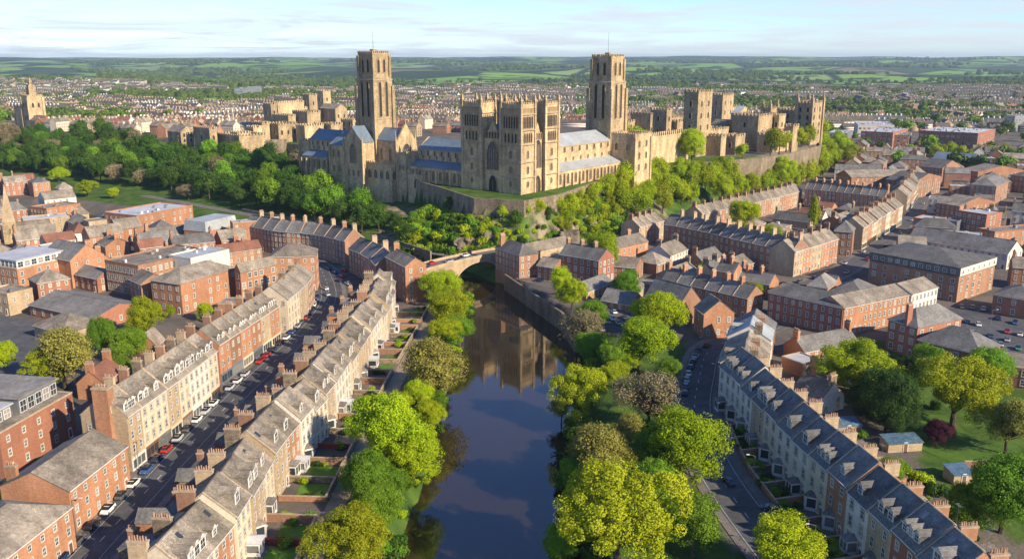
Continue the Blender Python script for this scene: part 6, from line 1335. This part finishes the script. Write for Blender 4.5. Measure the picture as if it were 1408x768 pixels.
# ================================================================= cars
def carmesh(colname, rgb, van=False):
    m = mat(colname + ' car paint', rgb, rgb, scale=1, rough=.25, stain=.05, rand=.03, spec=.6)
    def loft(secs, mt):
        mb = MB()
        for a, b in zip(secs[:-1], secs[1:]):
            n = len(a)
            for i in range(n): mb.face([a[i], a[(i+1) % n], b[(i+1) % n], b[i]])
        mb.face(secs[0][::-1]); mb.face(secs[-1]); return mb
    def sec(x, w_, z0, z1, z2): return [(x, -w_, z0), (x, w_, z0), (x, w_ * 1.0, z1), (x, w_ * .88, z2), (x, -w_ * .88, z2), (x, -w_, z1)]
    zt = 1.0 if not van else 1.15
    body = loft([sec(-2.15, .72, .38, .6, .75), sec(-2.0, .84, .3, .75, .92), sec(-1.3, .88, .25, .8, zt), sec(0, .89, .24, .82, zt - .02), sec(1.0, .88, .25, .78, zt - .06), sec(1.8, .83, .3, .66, .82), sec(2.15, .7, .38, .55, .66)], m)
    h = 1.47 if not van else 1.95
    cab = loft([[(-1.95 if van else -1.75, -.76, .93), (-1.95 if van else -1.75, .76, .93), (-1.8 if van else -1.25, .62, h - .08), (-1.8 if van else -1.25, -.62, h - .08)], [(-.9, -.79, .96), (-.9, .79, .96), (-.7, .65, h), (-.7, -.65, h)], [(.2, -.79, .95), (.2, .79, .95), (.15, .65, h - .03), (.15, -.65, h - .03)], [(1.15 if not van else 1.45, -.74, .9), (1.15 if not van else 1.45, .74, .9), (.45 if not van else .95, .6, h - .12), (.45 if not van else .95, -.6, h - .12)]], 0)
    rf = MB(); rf.slab([(-1.75 if van else -1.2, -.6, h - .02), (.4 if not van else .9, -.58, h - .06), (.4 if not van else .9, .58, h - .06), (-1.75 if van else -1.2, .6, h - .02)], .05)
    wh = MB()
    wh.tube((0, -.1, 0), (0, .1, 0), .32, .32, 12, cap=True); wh.face([(.32 * math.cos(k * math.pi / 6), -.1, .32 * math.sin(k * math.pi / 6)) for k in range(12)]); wh.tube((0, .1, 0), (0, .12, 0), .18, .16, 8, 1, cap=True); wh.tube((0, -.1, 0), (0, -.12, 0), .18, .16, 8, 1, cap=True)
    lt = MB(); lt.box(-.02, .03, -.16, .16, 0, .14)
    if van:
        sd = MB(); sd.box(-1.97, -.3, -.79, .79, .9, 1.9); 
    return body.mesh('body', m, True), cab.mesh('cabin_glass', 'carglass'), rf.mesh('roof_panel', m), WM.setdefault('wheel', wh.mesh('wheel', ['black', 'metal'])), WM.setdefault('hl', lt.mesh('headlight', 'frame'))
CARS = {c: carmesh(c, rgb, v) for c, rgb, v in [('white', (.72, .72, .70), 0), ('silver', (.45, .46, .48), 0), ('black', (.02, .02, .024), 0), ('dark grey', (.09, .095, .105), 0), ('red', (.40, .02, .02), 0), ('blue', (.03, .09, .26), 0), ('dark blue', (.015, .03, .09), 0), ('green', (.03, .22, .14), 0)]}
def car(x, y, ang, col, label, group, z=G + .05):
    r = thing('parked_car', label, 'car', (x, y, z), ang, group); b, c, rf, wh, hl = CARS[col]
    put('body', b, r); put('cabin_glass', c, r); put('roof_panel', rf, r)
    for sx in (-1.35, 1.35):
        for sy in (-.8, .8): put('wheel', wh, r, (sx, sy, .32))
    for sy in (-.5, .5): put('headlight', hl, r, (2.06, sy, .58))
    FOOTP.append((x, y, 2.2, 1, ang)); return r
lx = lambda y: float(np.interp(y, [p[1] for p in ST1], [p[0] for p in ST1]))
ys = []; y = 150.0
cols = ['dark blue', 'dark grey', 'black', 'white', 'dark grey', 'white', 'blue', 'dark blue', 'red', 'silver', 'dark grey', 'white', 'silver', 'white', 'dark blue', 'silver', 'white', 'silver', 'red', 'red', 'dark blue', 'black', 'white', 'blue', 'silver', 'dark grey', 'red', 'dark blue', 'black', 'white', 'silver', 'dark blue']
i = 0
while y < 372 and i < len(cols):
    s = (lx(y + 2) - lx(y - 2)) / 4; 
    if not (rnd.random() < .04): 
        car(lx(y) - 4.25, y, math.atan2(1, s) + (0 if i % 3 else math.pi), cols[i], f'{cols[i]} car parked {ORD[i]} from the near end below the shop terrace', 'cars parked in the curved street'); i += 1
    y += rnd.uniform(5.3, 6.6)
for k, (px, py, c) in enumerate([(452, 369, 'dark blue'), (461, 374, 'blue'), (470, 379, 'red'), (466, 385, 'dark blue'), (478, 389, 'white'), (474, 371, 'red'), (447, 396, 'white'), (449, 404, 'silver')]):
    x, y = at(px, py, G + .6); car(x, y, R(125), c, f'{c} car in the cluster where the street bends, {ORD[k]} from the top', 'cars at the street bend')
for k, (px, py, c, a_) in enumerate([(1002, 661, 'dark blue', 100), (1060, 697, 'black', 170), (1000, 600, 'silver', 170), (990, 590, 'dark blue', 170)]):
    x, y = at(px, py, G + .6); car(x, y, R(a_), c, [f'dark car driving on the road below the slate terrace', 'black car parked in a front garden bay of the slate terrace', 'silver car in the front yard by the road bend', 'dark blue car behind the silver one in the front yard'][k], 'cars near the slate terrace')
for k in range(9):
    y = 236 + k * 5.4; x = float(np.interp(y, [p[1] for p in ST2], [p[0] for p in ST2])) - 3.7; c = ['black', 'dark grey', 'silver', 'white', 'dark blue', 'black', 'silver', 'dark grey', 'black'][k]
    car(x, y, R(65 if y > 255 else 80), c, f'{c} car parked {ORD[k]} along the lawn side kerb of the bending road', 'cars parked by the lawn')
for k in range(7):   # on the bridge
    a, ang, L, zt = BR; t = 8 + k * 7.2; c = ['white', 'silver', 'dark blue', 'red', 'silver', 'dark grey', 'white'][k]; x, y = a[0] + math.cos(ang) * t - math.sin(ang) * (2.6 if k % 3 else 6.2), a[1] + math.sin(ang) * t + math.cos(ang) * (2.6 if k % 3 else 6.2)
    car(x, y, ang, c, f'{c} car {ORD[k]} across the stone bridge from the terrace bank', 'cars on the bridge', zt(t) + .05)
k = 0
for row, (px0, py0, px1, py1, n) in enumerate([(1300, 434, 1345, 445, 4), (1322, 421, 1352, 424, 3), (1372, 437, 1408, 446, 4), (1338, 456, 1385, 466, 5), (1350, 467, 1400, 478, 5), (1385, 455, 1420, 462, 3), (1140, 427, 1170, 431, 0)]):
    for j in range(n):
        t = j / max(1, n - 1); x, y = at(px0 + (px1 - px0) * t, py0 + (py1 - py0) * t, G + .6)
        if occupied(x, y, 1.5, 1.5, 0, .2): continue
        c = rnd.choice(['dark blue', 'silver', 'white', 'dark grey', 'red', 'green', 'blue']); car(x, y, R(rnd.choice([60, 70, 240])), c, f'{c} car {ORD[j]} in the {ORD[row]} row of the town car park', 'cars in the town car park'); k += 1
for k in range(12):
    px, py = [(722, 379), (741, 385), (812, 448), (822, 437), (836, 431), (842, 437), (850, 443), (834, 441), (858, 436), (844, 428), (828, 452), (866, 440)][k]; x, y = at(px, py, G + .6)
    c = ['blue', 'dark blue', 'white', 'silver', 'blue', 'white', 'silver', 'white', 'dark grey', 'white', 'silver', 'dark blue'][k]
    if occupied(x, y, 1.8, .8, 0, 0): continue
    car(x, y, R(160 if k < 2 else 100), c, f'{c} car on the riverside forecourt, {ORD[k]} away from the bridge house', 'cars on the riverside forecourt')
for k in range(26):
    t = k / 26; s = smooth(ST3, 10); p = s[int(12 + t * (len(s) - 16))]; q = s[int(13 + t * (len(s) - 16))]; ang = math.atan2(q[1] - p[1], q[0] - p[0]); sd = 1 if k % 2 else -1
    c = rnd.choice(['dark blue', 'silver', 'white', 'dark grey', 'black', 'red']); car(p[0] - math.sin(ang) * 3.2 * sd, p[1] + math.cos(ang) * 3.2 * sd, ang, c, f'{c} car {ORD[k]} up the town street from the corner', 'cars parked up the town street')
# ================================================================= street lamps
def lampmesh():
    a = MB(); a.tube((0, 0, 0), (0, 0, 7.6), .1, .06, 6); a.tube((0, 0, 7.5), (1.5, 0, 7.9), .05, .04, 5); b = MB(); b.box(1.3, 2.0, -.14, .14, 7.82, 7.98, bot=True); return a.mesh('pole', 'metal'), b.mesh('lamp_head', 'frame')
LP = lampmesh()
def lamp(x, y, ang, label, grp):
    r = thing('street_lamp', label, 'street lamp', (x, y, G + .1), ang, grp); put('pole', LP[0], r); put('lamp_head', LP[1], r)
for k in range(8):
    y = 160 + k * 28; lamp(lx(y) - 6.2, y, 0, f'grey street lamp {ORD[k]} along the shop terrace pavement from the near end', 'street lamps')
for k in range(5):
    y = 150 + k * 30; lamp(float(np.interp(y, [p[1] for p in ST2], [p[0] for p in ST2])) + 5.6, y, math.pi, f'grey street lamp {ORD[k]} beside the road below the slate terrace', 'street lamps')
x, y = at(1361, 455, G); lamp(x, y, 0, 'grey lamp post standing among the cars of the town car park', 'street lamps')
# ================================================================= infill of the old town
def roaddist(x, y, pl): return float(polydist(np.array([x]), np.array([y]), pl)[0])
RD = [(ST1, 10), (ST2, 8), (ST3, 8), (ST4, 7)]
def free(x, y, hl, hd, ang):
    if occupied(x, y, hl, hd, ang, 1.2): return False
    for pl, d in RD:
        if roaddist(x, y, pl) < d + max(hl, hd) * .8: return False
    if min(roaddist(x, y, RIV_L), roaddist(x, y, RIV_R)) < 22 or inpoly(np.array([x]), np.array([y]), RIVER)[0] or inpoly(np.array([x]), np.array([y]), PARK)[0]: return False
    if inpoly(np.array([x]), np.array([y]), HILL)[0] or roaddist(x, y, FOOT) < 14: return False
    if inpoly(np.array([x]), np.array([y]), FIELD)[0]: return False
    return True
def infill(poly, n, angs, lab, grp, hs=(6, 10), seed=1, det=1, tries=40):
    r = random.Random(seed); xs = [p[0] for p in poly]; ys = [p[1] for p in poly]; c = 0; big = 0
    for t in range(n * tries):
        x, y = r.uniform(min(xs), max(xs)), r.uniform(min(ys), max(ys))
        if not inpoly(np.array([x]), np.array([y]), poly)[0]: continue
        f = 1 - .5 * t / (n * tries); L = r.uniform(11, 24) * f; D = r.uniform(8, 13) * (f * .5 + .5); ang = r.choice(angs) + r.uniform(-.06, .06)
        if not free(x, y, L/2, D/2, ang): continue
        O = (x - math.cos(ang) * L/2 + math.sin(ang) * D/2, y - math.sin(ang) * L/2 - math.cos(ang) * D/2)
        w_ = r.choice(['brick', 'brick', 'redbrick', 'brownbrick', 'buff', 'white']); rf = r.choice(['gable', 'gable', 'gable', 'hip', 'flat']); h = r.uniform(*hs); rm = r.choice(['slate', 'slate', 'slate', 'darkslate', 'darkslate', 'darkslate', 'tile']) if rf != 'flat' else r.choice(['flat', 'flatlight'])
        rmn = {'slate': 'grey slate', 'darkslate': 'dark slate', 'tile': 'red tile', 'flat': 'felted flat', 'flatlight': 'pale flat'}[rm]
        s_, c_ = math.sin(ang), math.cos(ang); fc = 'fr' if abs(s_) < .9 else ('r' if s_ > 0 else 'l')
        rnd.seed(seed * 1000 + c); building('town_house', f'{COLN[w_]} house with {rmn} roof {lab}', 'house', O, ang, L, D, h, wall=w_, roof=rf, rh=r.uniform(3, 4.5), rm=rm, floors=2 if h < 8 else 3, sp=3, faces=fc, detail=det, group=f'{grp}: {w_} {rm}', chim=[(.6, .5), (L - .6, .5)][:r.randint(0, 2)] if rf == 'gable' else [], skip=.05, par=.4)
        c += 1
        if c >= n: break
infill([at(-60, 400, G), at(-60, 262, G), at(60, 262, G), at(190, 290, G), at(330, 318, G), at(345, 345, G), at(330, 420, G), at(150, 440, G), at(0, 425, G)], 75, [R(35), R(-48), R(42)], 'in the crowded old town', 'old town houses', (6, 10), 11)
infill([at(1180, 400, G), at(1240, 330, G), at(1300, 240, G), at(1320, 212, G), at(1520, 212, G), at(1500, 430, G), at(1400, 400, G), at(1380, 345, G)], 75, [R(-20), R(62), R(-30)], 'in the town beyond the car park', 'houses beyond the car park', (6, 11), 12)
infill([at(880, 400, G), at(900, 350, G), at(1100, 385, G), at(1200, 420, G), at(1050, 470, G), at(1060, 430, G), at(1000, 410, G)], 16, [R(-38), R(50)], 'between the long terrace and the row below', 'houses between the terraces', (3.5, 6), 13)
infill([at(800, 405, G), at(850, 398, G), at(885, 395, G), at(885, 425, G), at(815, 425, G)], 5, [R(-35), R(52)], 'by the parked cars across the river', 'outbuildings across the river', (2.6, 4.2), 23)
infill([at(960, 330, G), at(1095, 275, G), at(1215, 285, G), at(1150, 320, G), at(1040, 335, G)], 14, [R(-38), R(50)], 'in the yards of the conifer', 'outbuildings in the conifer yard', (2.6, 4), 14)
infill([at(1140, 255, G), at(1140, 212, G), at(1300, 212, G), at(1262, 260, G)], 30, [R(-20), R(62)], 'behind the dark fronted terrace', 'houses behind the dark fronted terrace', (7, 10), 15)
infill([at(225, 470, G), at(380, 405, G), at(395, 395, G), at(330, 418, G), at(200, 480, G), at(110, 560, G), at(180, 520, G)], 16, [R(88), R(0)], 'in the yards behind the shop terrace', 'outbuildings behind the shop terrace', (3, 5), 16)
infill([at(1090, 470, G), at(1190, 480, G), at(1200, 540, G), at(1120, 560, G), at(1075, 480, G)], 12, [R(-60), R(28)], 'in the yards behind the slate terrace', 'outbuildings behind the slate terrace', (2.8, 4.5), 17)
rnd.seed(99)
# big modern buildings on the far right
for lb, pl, pc, pr, h, w_, rm, fl in [('glazed grey office block before the dark trees on the far side', (1138, 183), (1165, 184), (1182, 180), 18, 'metal', 'flatlight', 5), ('long red brick range with pale roof beside the office block', (1184, 181), (1228, 183), (1250, 177), 18, 'redbrick', 'flatlight', 4), ('grey brick block with glass bays in the far industrial area', (1222, 186), (1250, 187), (1262, 182), 15, 'brownbrick', 'flat', 4), ('longest dark red brick hall of the far industrial area', (1264, 180), (1345, 184), (1372, 178), 20, 'redbrick', 'flatlight', 3), ('dark tower block at the end of the long brick hall', (1382, 159), (1396, 160), (1404, 157), 20, 'metal', 'flat', 6), ('far white roofed sheds behind the office block', (1180, 172), (1230, 173), (1262, 169), 14, 'white', 'flatlight', 2), ('dark office tower standing alone over the left suburb', (322, 122), (333, 122), (352, 119), 24, 'metal', 'flat', 5)]:
    cb('distant_block', lb, 'building', pl, pc, pr, h, wall=w_, roof='flat', rm=rm, floors=fl, sp=5, faces='fr', ww=3, wh=2.4, surr=None)
# ================================================================= plateau and distant houses
def farhouse(seed, L, D, h, rh, wall, rm):
    r = random.Random(seed); a = MB(); a.box(0, L, 0, D, -3, h, 0, top=False); a.face([(0, D, h), (0, 0, h), (0, D/2, h + rh)], 0).face([(L, 0, h), (L, D, h), (L, D/2, h + rh)], 0)
    a.slab([(-.2, -.4, h - .2), (L + .2, -.4, h - .2), (L + .2, D/2, h + rh), (-.2, D/2, h + rh)], .2, 1).slab([(L + .2, D + .4, h - .2), (-.2, D + .4, h - .2), (-.2, D/2, h + rh), (L + .2, D/2, h + rh)], .2, 1)
    for x in (0.7, L/2, L - .7): a.box(x - .5, x + .5, D/2 - 1, D/2 + 1, h + rh - 1, h + rh + 1.6, 0)
    n = int(L / 2.8); fl = int(h / 2.9)
    for f in range(fl):
        for i in range(n):
            x = (i + .5) * L / n; z = f * 2.9 + 1; a.box(x - .6, x + .6, -.06, 0.02, z, z + 1.6, 2)
            a.face([(x - .45, -.07, z + .15), (x + .45, -.07, z + .15), (x + .45, -.07, z + 1.45), (x - .45, -.07, z + 1.45)], 3)
        for i in range(2): a.box(L - .02, L + .06, D * (i + .7) / 2.4 - .5, D * (i + .7) / 2.4 + .5, f * 2.9 + 1, f * 2.9 + 2.5, 3)
    return a.mesh('distant_house', [wall, rm, 'frame', 'glass'])
FH = [farhouse(i, [16, 22, 30, 12, 26, 18][i % 6], [10, 11, 10, 12, 11, 9][i % 6], [7, 9, 8.5, 10, 6, 11][i % 6], 3.8, ['brick', 'buff', 'brownbrick', 'white', 'brick', 'cream', 'redbrick', 'brick'][i % 8], ['slate', 'slate', 'darkslate', 'tile'][i % 4]) for i in range(14)]
def blocked(x, y, d=8):
    return occupied(x, y, d, d * .6, 0, 2)
zones = []
r = random.Random(5); hn = 0
def farzone(poly, n, ang, lb, grp, seed):
    global hn
    rr = random.Random(seed); xs = [p[0] for p in poly]; ys = [p[1] for p in poly]; c = 0
    for _ in range(n * 50):
        x, y = rr.uniform(min(xs), max(xs)), rr.uniform(min(ys), max(ys))
        if not inpoly(np.array([x]), np.array([y]), poly)[0]: continue
        a_ = ang + rr.choice([0, 0, 0, math.pi/2]) + rr.uniform(-.15, .15)
        if occupied(x, y, 9, 5, a_, .6): continue
        me = rr.choice(FH); o = put('distant_house', me, None, (x - math.cos(a_) * 9, y - math.sin(a_) * 9, hz(x, y)), a_); FOOTP.append((x, y, 10, 5.5, a_)); tag(o, lb, 'house', grp); c += 1; hn += 1
        if c >= n: break
TB = lambda px, py, z=25: at(px, py, z)
farzone([TB(200, 192), TB(60, 182), TB(60, 172), TB(350, 165), TB(370, 178), TB(345, 192), TB(290, 196)], 70, R(-20), 'old stone house in the rows above the wood, before the castle range', 'houses above the wood', 1)
farzone([TB(550, 200), TB(460, 160), TB(560, 140), TB(640, 140), TB(655, 185), TB(600, 190)], 75, R(-20), 'house crowded between the two churches on the hill', 'houses between the churches', 2)
farzone([TB(770, 175), TB(770, 142), TB(1000, 140), TB(1000, 152), TB(850, 175)], 60, R(-30), 'house on the hill behind the cathedral and castle', 'houses behind the castle', 3)
farzone([at(0, 165, 12), at(0, 145, 12), at(330, 145, 12), at(420, 160, 12), at(200, 172, 15)], 60, R(-15), 'pale house of the suburb beyond the wooded ridge', 'suburb beyond the ridge', 4)
farzone([at(1130, 178), at(1130, 150), at(1500, 150), at(1500, 170)], 40, R(15), 'small house of the suburb behind the industrial halls', 'suburb behind the halls', 6)
# far mass
def joined(name, meshes, places, label_kind='stuff'):
    data = []
    for me in meshes:
        n = len(me.vertices); co = np.empty(n * 3, np.float32); me.vertices.foreach_get('co', co); co = co.reshape(-1, 3)
        nl = len(me.loops); vi = np.empty(nl, np.int32); me.loops.foreach_get('vertex_index', vi); npol = len(me.polygons); ls = np.empty(npol, np.int32); me.polygons.foreach_get('loop_start', ls); mi = np.empty(npol, np.int32); me.polygons.foreach_get('material_index', mi)
        ti = None
        if 'tint' in me.attributes: ti = np.empty(npol, np.float32); me.attributes['tint'].data.foreach_get('value', ti)
        data.append((co, vi, ls, mi, ti))
    V, VI, LS, MI, TI = [], [], [], [], []; vo = lo = 0
    for k, x, y, z, s, a_, add in places:
        co, vi, ls, mi, ti = data[k]; c, s_ = math.cos(a_), math.sin(a_); q = co * s; V.append(np.stack([q[:, 0] * c - q[:, 1] * s_ + x, q[:, 0] * s_ + q[:, 1] * c + y, q[:, 2] + z], 1)); VI.append(vi + vo); LS.append(ls + lo); MI.append(mi + add)
        if ti is not None: TI.append(np.clip(ti * .6 + .4 * ((x * 7.3 + y * 3.1) % 1), 0, 1))
        vo += len(co); lo += len(vi)
    me = bpy.data.meshes.new(name); V = np.concatenate(V); VI = np.concatenate(VI); LS = np.concatenate(LS); MI = np.concatenate(MI)
    me.vertices.add(len(V)); me.vertices.foreach_set('co', V.astype(np.float32).ravel()); me.loops.add(len(VI)); me.loops.foreach_set('vertex_index', VI.astype(np.int32)); me.polygons.add(len(LS)); me.polygons.foreach_set('loop_start', LS.astype(np.int32)); me.update(calc_edges=True)
    me.polygons.foreach_set('material_index', MI.astype(np.int32))
    if TI: a_ = me.attributes.new('tint', 'FLOAT', 'FACE'); a_.data.foreach_set('value', np.concatenate(TI).astype(np.float32))
    return me
def simple(L, D, h, rh):
    a = MB(); a.box(0, L, 0, D, -3, h, 0, top=False).face([(0, D, h), (0, 0, h), (0, D/2, h + rh)], 0).face([(L, 0, h), (L, D, h), (L, D/2, h + rh)], 0).face([(-.2, -.4, h), (L + .2, -.4, h), (L + .2, D/2, h + rh), (-.2, D/2, h + rh)], 1).face([(L + .2, D + .4, h), (-.2, D + .4, h), (-.2, D/2, h + rh), (L + .2, D/2, h + rh)], 1)
    for i in range(int(L / 5)): a.box(i * 5 + 1, i * 5 + 2, D/2 - .6, D/2 + .6, h + rh - 1, h + rh + 1.4, 0)
    a.box(1, L - 1, -.05, 0, 1, 2.2, 2); a.box(1, L - 1, -.05, 0, 3.8, 5, 2); return a.mesh('tmp', ['brick', 'slate', 'frame'])
SM = [simple(28, 9, 6, 3.5), simple(16, 10, 6, 4), simple(44, 9, 6.5, 3.5), simple(11, 10, 6, 4)]
townm = lambda x, y: math.sin(x / 210 + 2) + math.sin(y / 170 + x / 500) + .55 * math.sin(x / 67 + y / 90)
def farpos(n, y0, y1, seed, cond, pad=1.16):
    rr = np.random.RandomState(seed); out = []
    while len(out) < n:
        y = math.exp(rr.uniform(math.log(y0), math.log(y1))); x = rr.uniform(-.62, .66) * y * pad
        if cond(x, y): out.append((x, y))
    return out
def notplateau(x, y): return y > 1050 or not inpoly(np.array([x]), np.array([y]), HILL)[0]
hp = farpos(5200, 860, 3300, 21, lambda x, y: townm(x, y) > -.8 + sst(1500, 3300, y) * .9 and not (x > 200 and y < 1160) and notplateau(x, y) and not (-420 < x < 300 and y < 1000))
hp = [(x, y) for x, y in hp if not blocked(x, y)] if False else hp
HZ = hgt(np.array([p[0] for p in hp]), np.array([p[1] for p in hp]))
pl_ = [(r.randrange(4), x, y, HZ[i], r.choice([.8, .9, 1, 1, 1.15, 1.5]), (.25 * math.sin(x / 300) - .3) + r.choice([0, 0, 0, 1.57]), 0) for i, (x, y) in enumerate(hp)]
grp_ = [[], [], [], []]
for q in pl_: grp_[r.randrange(4)].append(q)
FHM = [('brick', 'slate'), ('white', 'darkslate'), ('buff', 'slate'), ('brownbrick', 'slate')]
big = []; mats_ = []
for gi, g in enumerate(grp_):
    big += [(k, x, y, z, s, a_, gi * 3) for k, x, y, z, s, a_, _ in g]; mats_ += [FHM[gi][0], FHM[gi][1], 'frame']
me = joined('distant_suburb', SM, big)
for m_ in mats_: me.materials.append(MT[m_])
tag(put('distant_suburb', me), 'mass of far suburb roofs spreading to the fields', 'suburb', kind='stuff')
off = []
for poly, n, a0 in (([(215, 215), (330, 215), (450, 420), (345, 420), (275, 330), (240, 275)], 60, 1.0), ([(-340, 210), (-195, 210), (-265, 330), (-320, 420), (-430, 420)], 60, .7)):
    for x, y in spread(poly, 13, n, 61, lambda x, y: not occupied(x, y, 9, 6, a0, 1)): off.append((r.choice([1, 3, 1]), x, y, G, 1.1, a0 + r.choice([0, 0, 1.57]), r.randrange(4) * 3))
me = joined('outlying_houses', SM, off)
for m_ in mats_: me.materials.append(MT[m_])
tag(put('outlying_houses', me), 'further brick houses carrying the town on past the sides of the view', 'houses', kind='stuff')
# trees among far town: individuals near, mass beyond
tc_ = 0; fp = farpos(400, 700, 1500, 33, lambda x, y: (y > 1060 or x > 330 or x < -560) and (townm(x + 90, y) < .3 or r.random() < .12) and not (x > 250 and y < 1010 and y > 940 and False))
for x, y in fp:
    if occupied(x, y, 4, 4, 0, 0) or tc_ >= 270: continue
    tree('suburb_tree', 'round tree among the far houses', 'tree', x, y, hz(x, y) - .5, rnd.uniform(5, 9), 'far', rnd.randrange(6), 'trees among the far houses'); tc_ += 1
for k in range(24):
    px = 1160 + k * 11.5 + rnd.uniform(-4, 4); py = 213 + rnd.uniform(-4, 4); x, y = at(px, py, 10)
    if not occupied(x, y, 3, 3, 0, 0): tree('park_tree', 'round tree in the belt between the old town and the industrial halls', 'tree', x, y, G, rnd.uniform(5, 7.5), 'sun', k % 6, 'tree belt before the industrial halls', .95)
for k in range(46):
    px = rnd.uniform(380, 1100); py = rnd.uniform(150, 160); x, y = at(px, py, 20)
    if occupied(x, y, 5, 5, 0, 0): continue
    tree('plateau_tree', 'green tree standing among the houses behind the cathedral', 'tree', x, y, hz(x, y), rnd.uniform(6, 10), 'far', k % 6, 'trees among the houses behind the cathedral')
for k in range(34):
    px = rnd.uniform(0, 330); py = rnd.uniform(150, 172); x, y = at(px, py, 24)
    if occupied(x, y, 5, 5, 0, 0): continue
    tree('ridge_tree', 'green tree among the rows on the wooded ridge', 'tree', x, y, hz(x, y), rnd.uniform(6, 9), 'far', k % 6, 'trees among the rows on the ridge')
wm_ = [proto('far', k)[0] for k in range(6)]
tp = farpos(5600, 1300, 3800, 41, lambda x, y: townm(x, y) < .35 or r.random() < .3) + farpos(3800, 3000, 10000, 42, lambda x, y: math.sin(x / 420 + y / 900) + math.sin(y / 310 - x / 1300) + .7 * math.sin(x / 150 + y / 130) > .95)
HZ = hgt(np.array([p[0] for p in tp]), np.array([p[1] for p in tp]))
pl_ = [(r.randrange(6), x, y, HZ[i] + 4, r.uniform(6, 11) * (1 + .9 * float(sst(2500, 7000, y))), r.uniform(0, 6.28), 0) for i, (x, y) in enumerate(tp)]
me = joined('distant_woods', wm_, pl_); me.materials.append(LM['far'])
tag(put('distant_woods', me), 'far woods and hedges fading towards the horizon', 'woods', kind='stuff')
# ================================================================= haze
hm = bpy.data.materials.new('haze'); hm.use_nodes = True; t = hm.node_tree; t.nodes.remove(t.nodes['Principled BSDF'])
pv = t.nodes.new('ShaderNodeVolumePrincipled'); pv.inputs['Color'].default_value = (.62, .80, 1, 1); pv.inputs['Density'].default_value = 5.0e-5; pv.inputs['Anisotropy'].default_value = 0.2
t.links.new(pv.outputs[0], t.nodes['Material Output'].inputs['Volume'])
MT['haze'] = hm
mb = MB(); mb.box(-16500, 16500, -700, 19600, -3.2, 175, bot=True); o = mb.build('haze', 'haze'); tag(o, 'thin blue haze lying over the whole valley', 'haze', kind='stuff')
for m_ in bpy.data.meshes:
    if m_.users == 0: bpy.data.meshes.remove(m_)
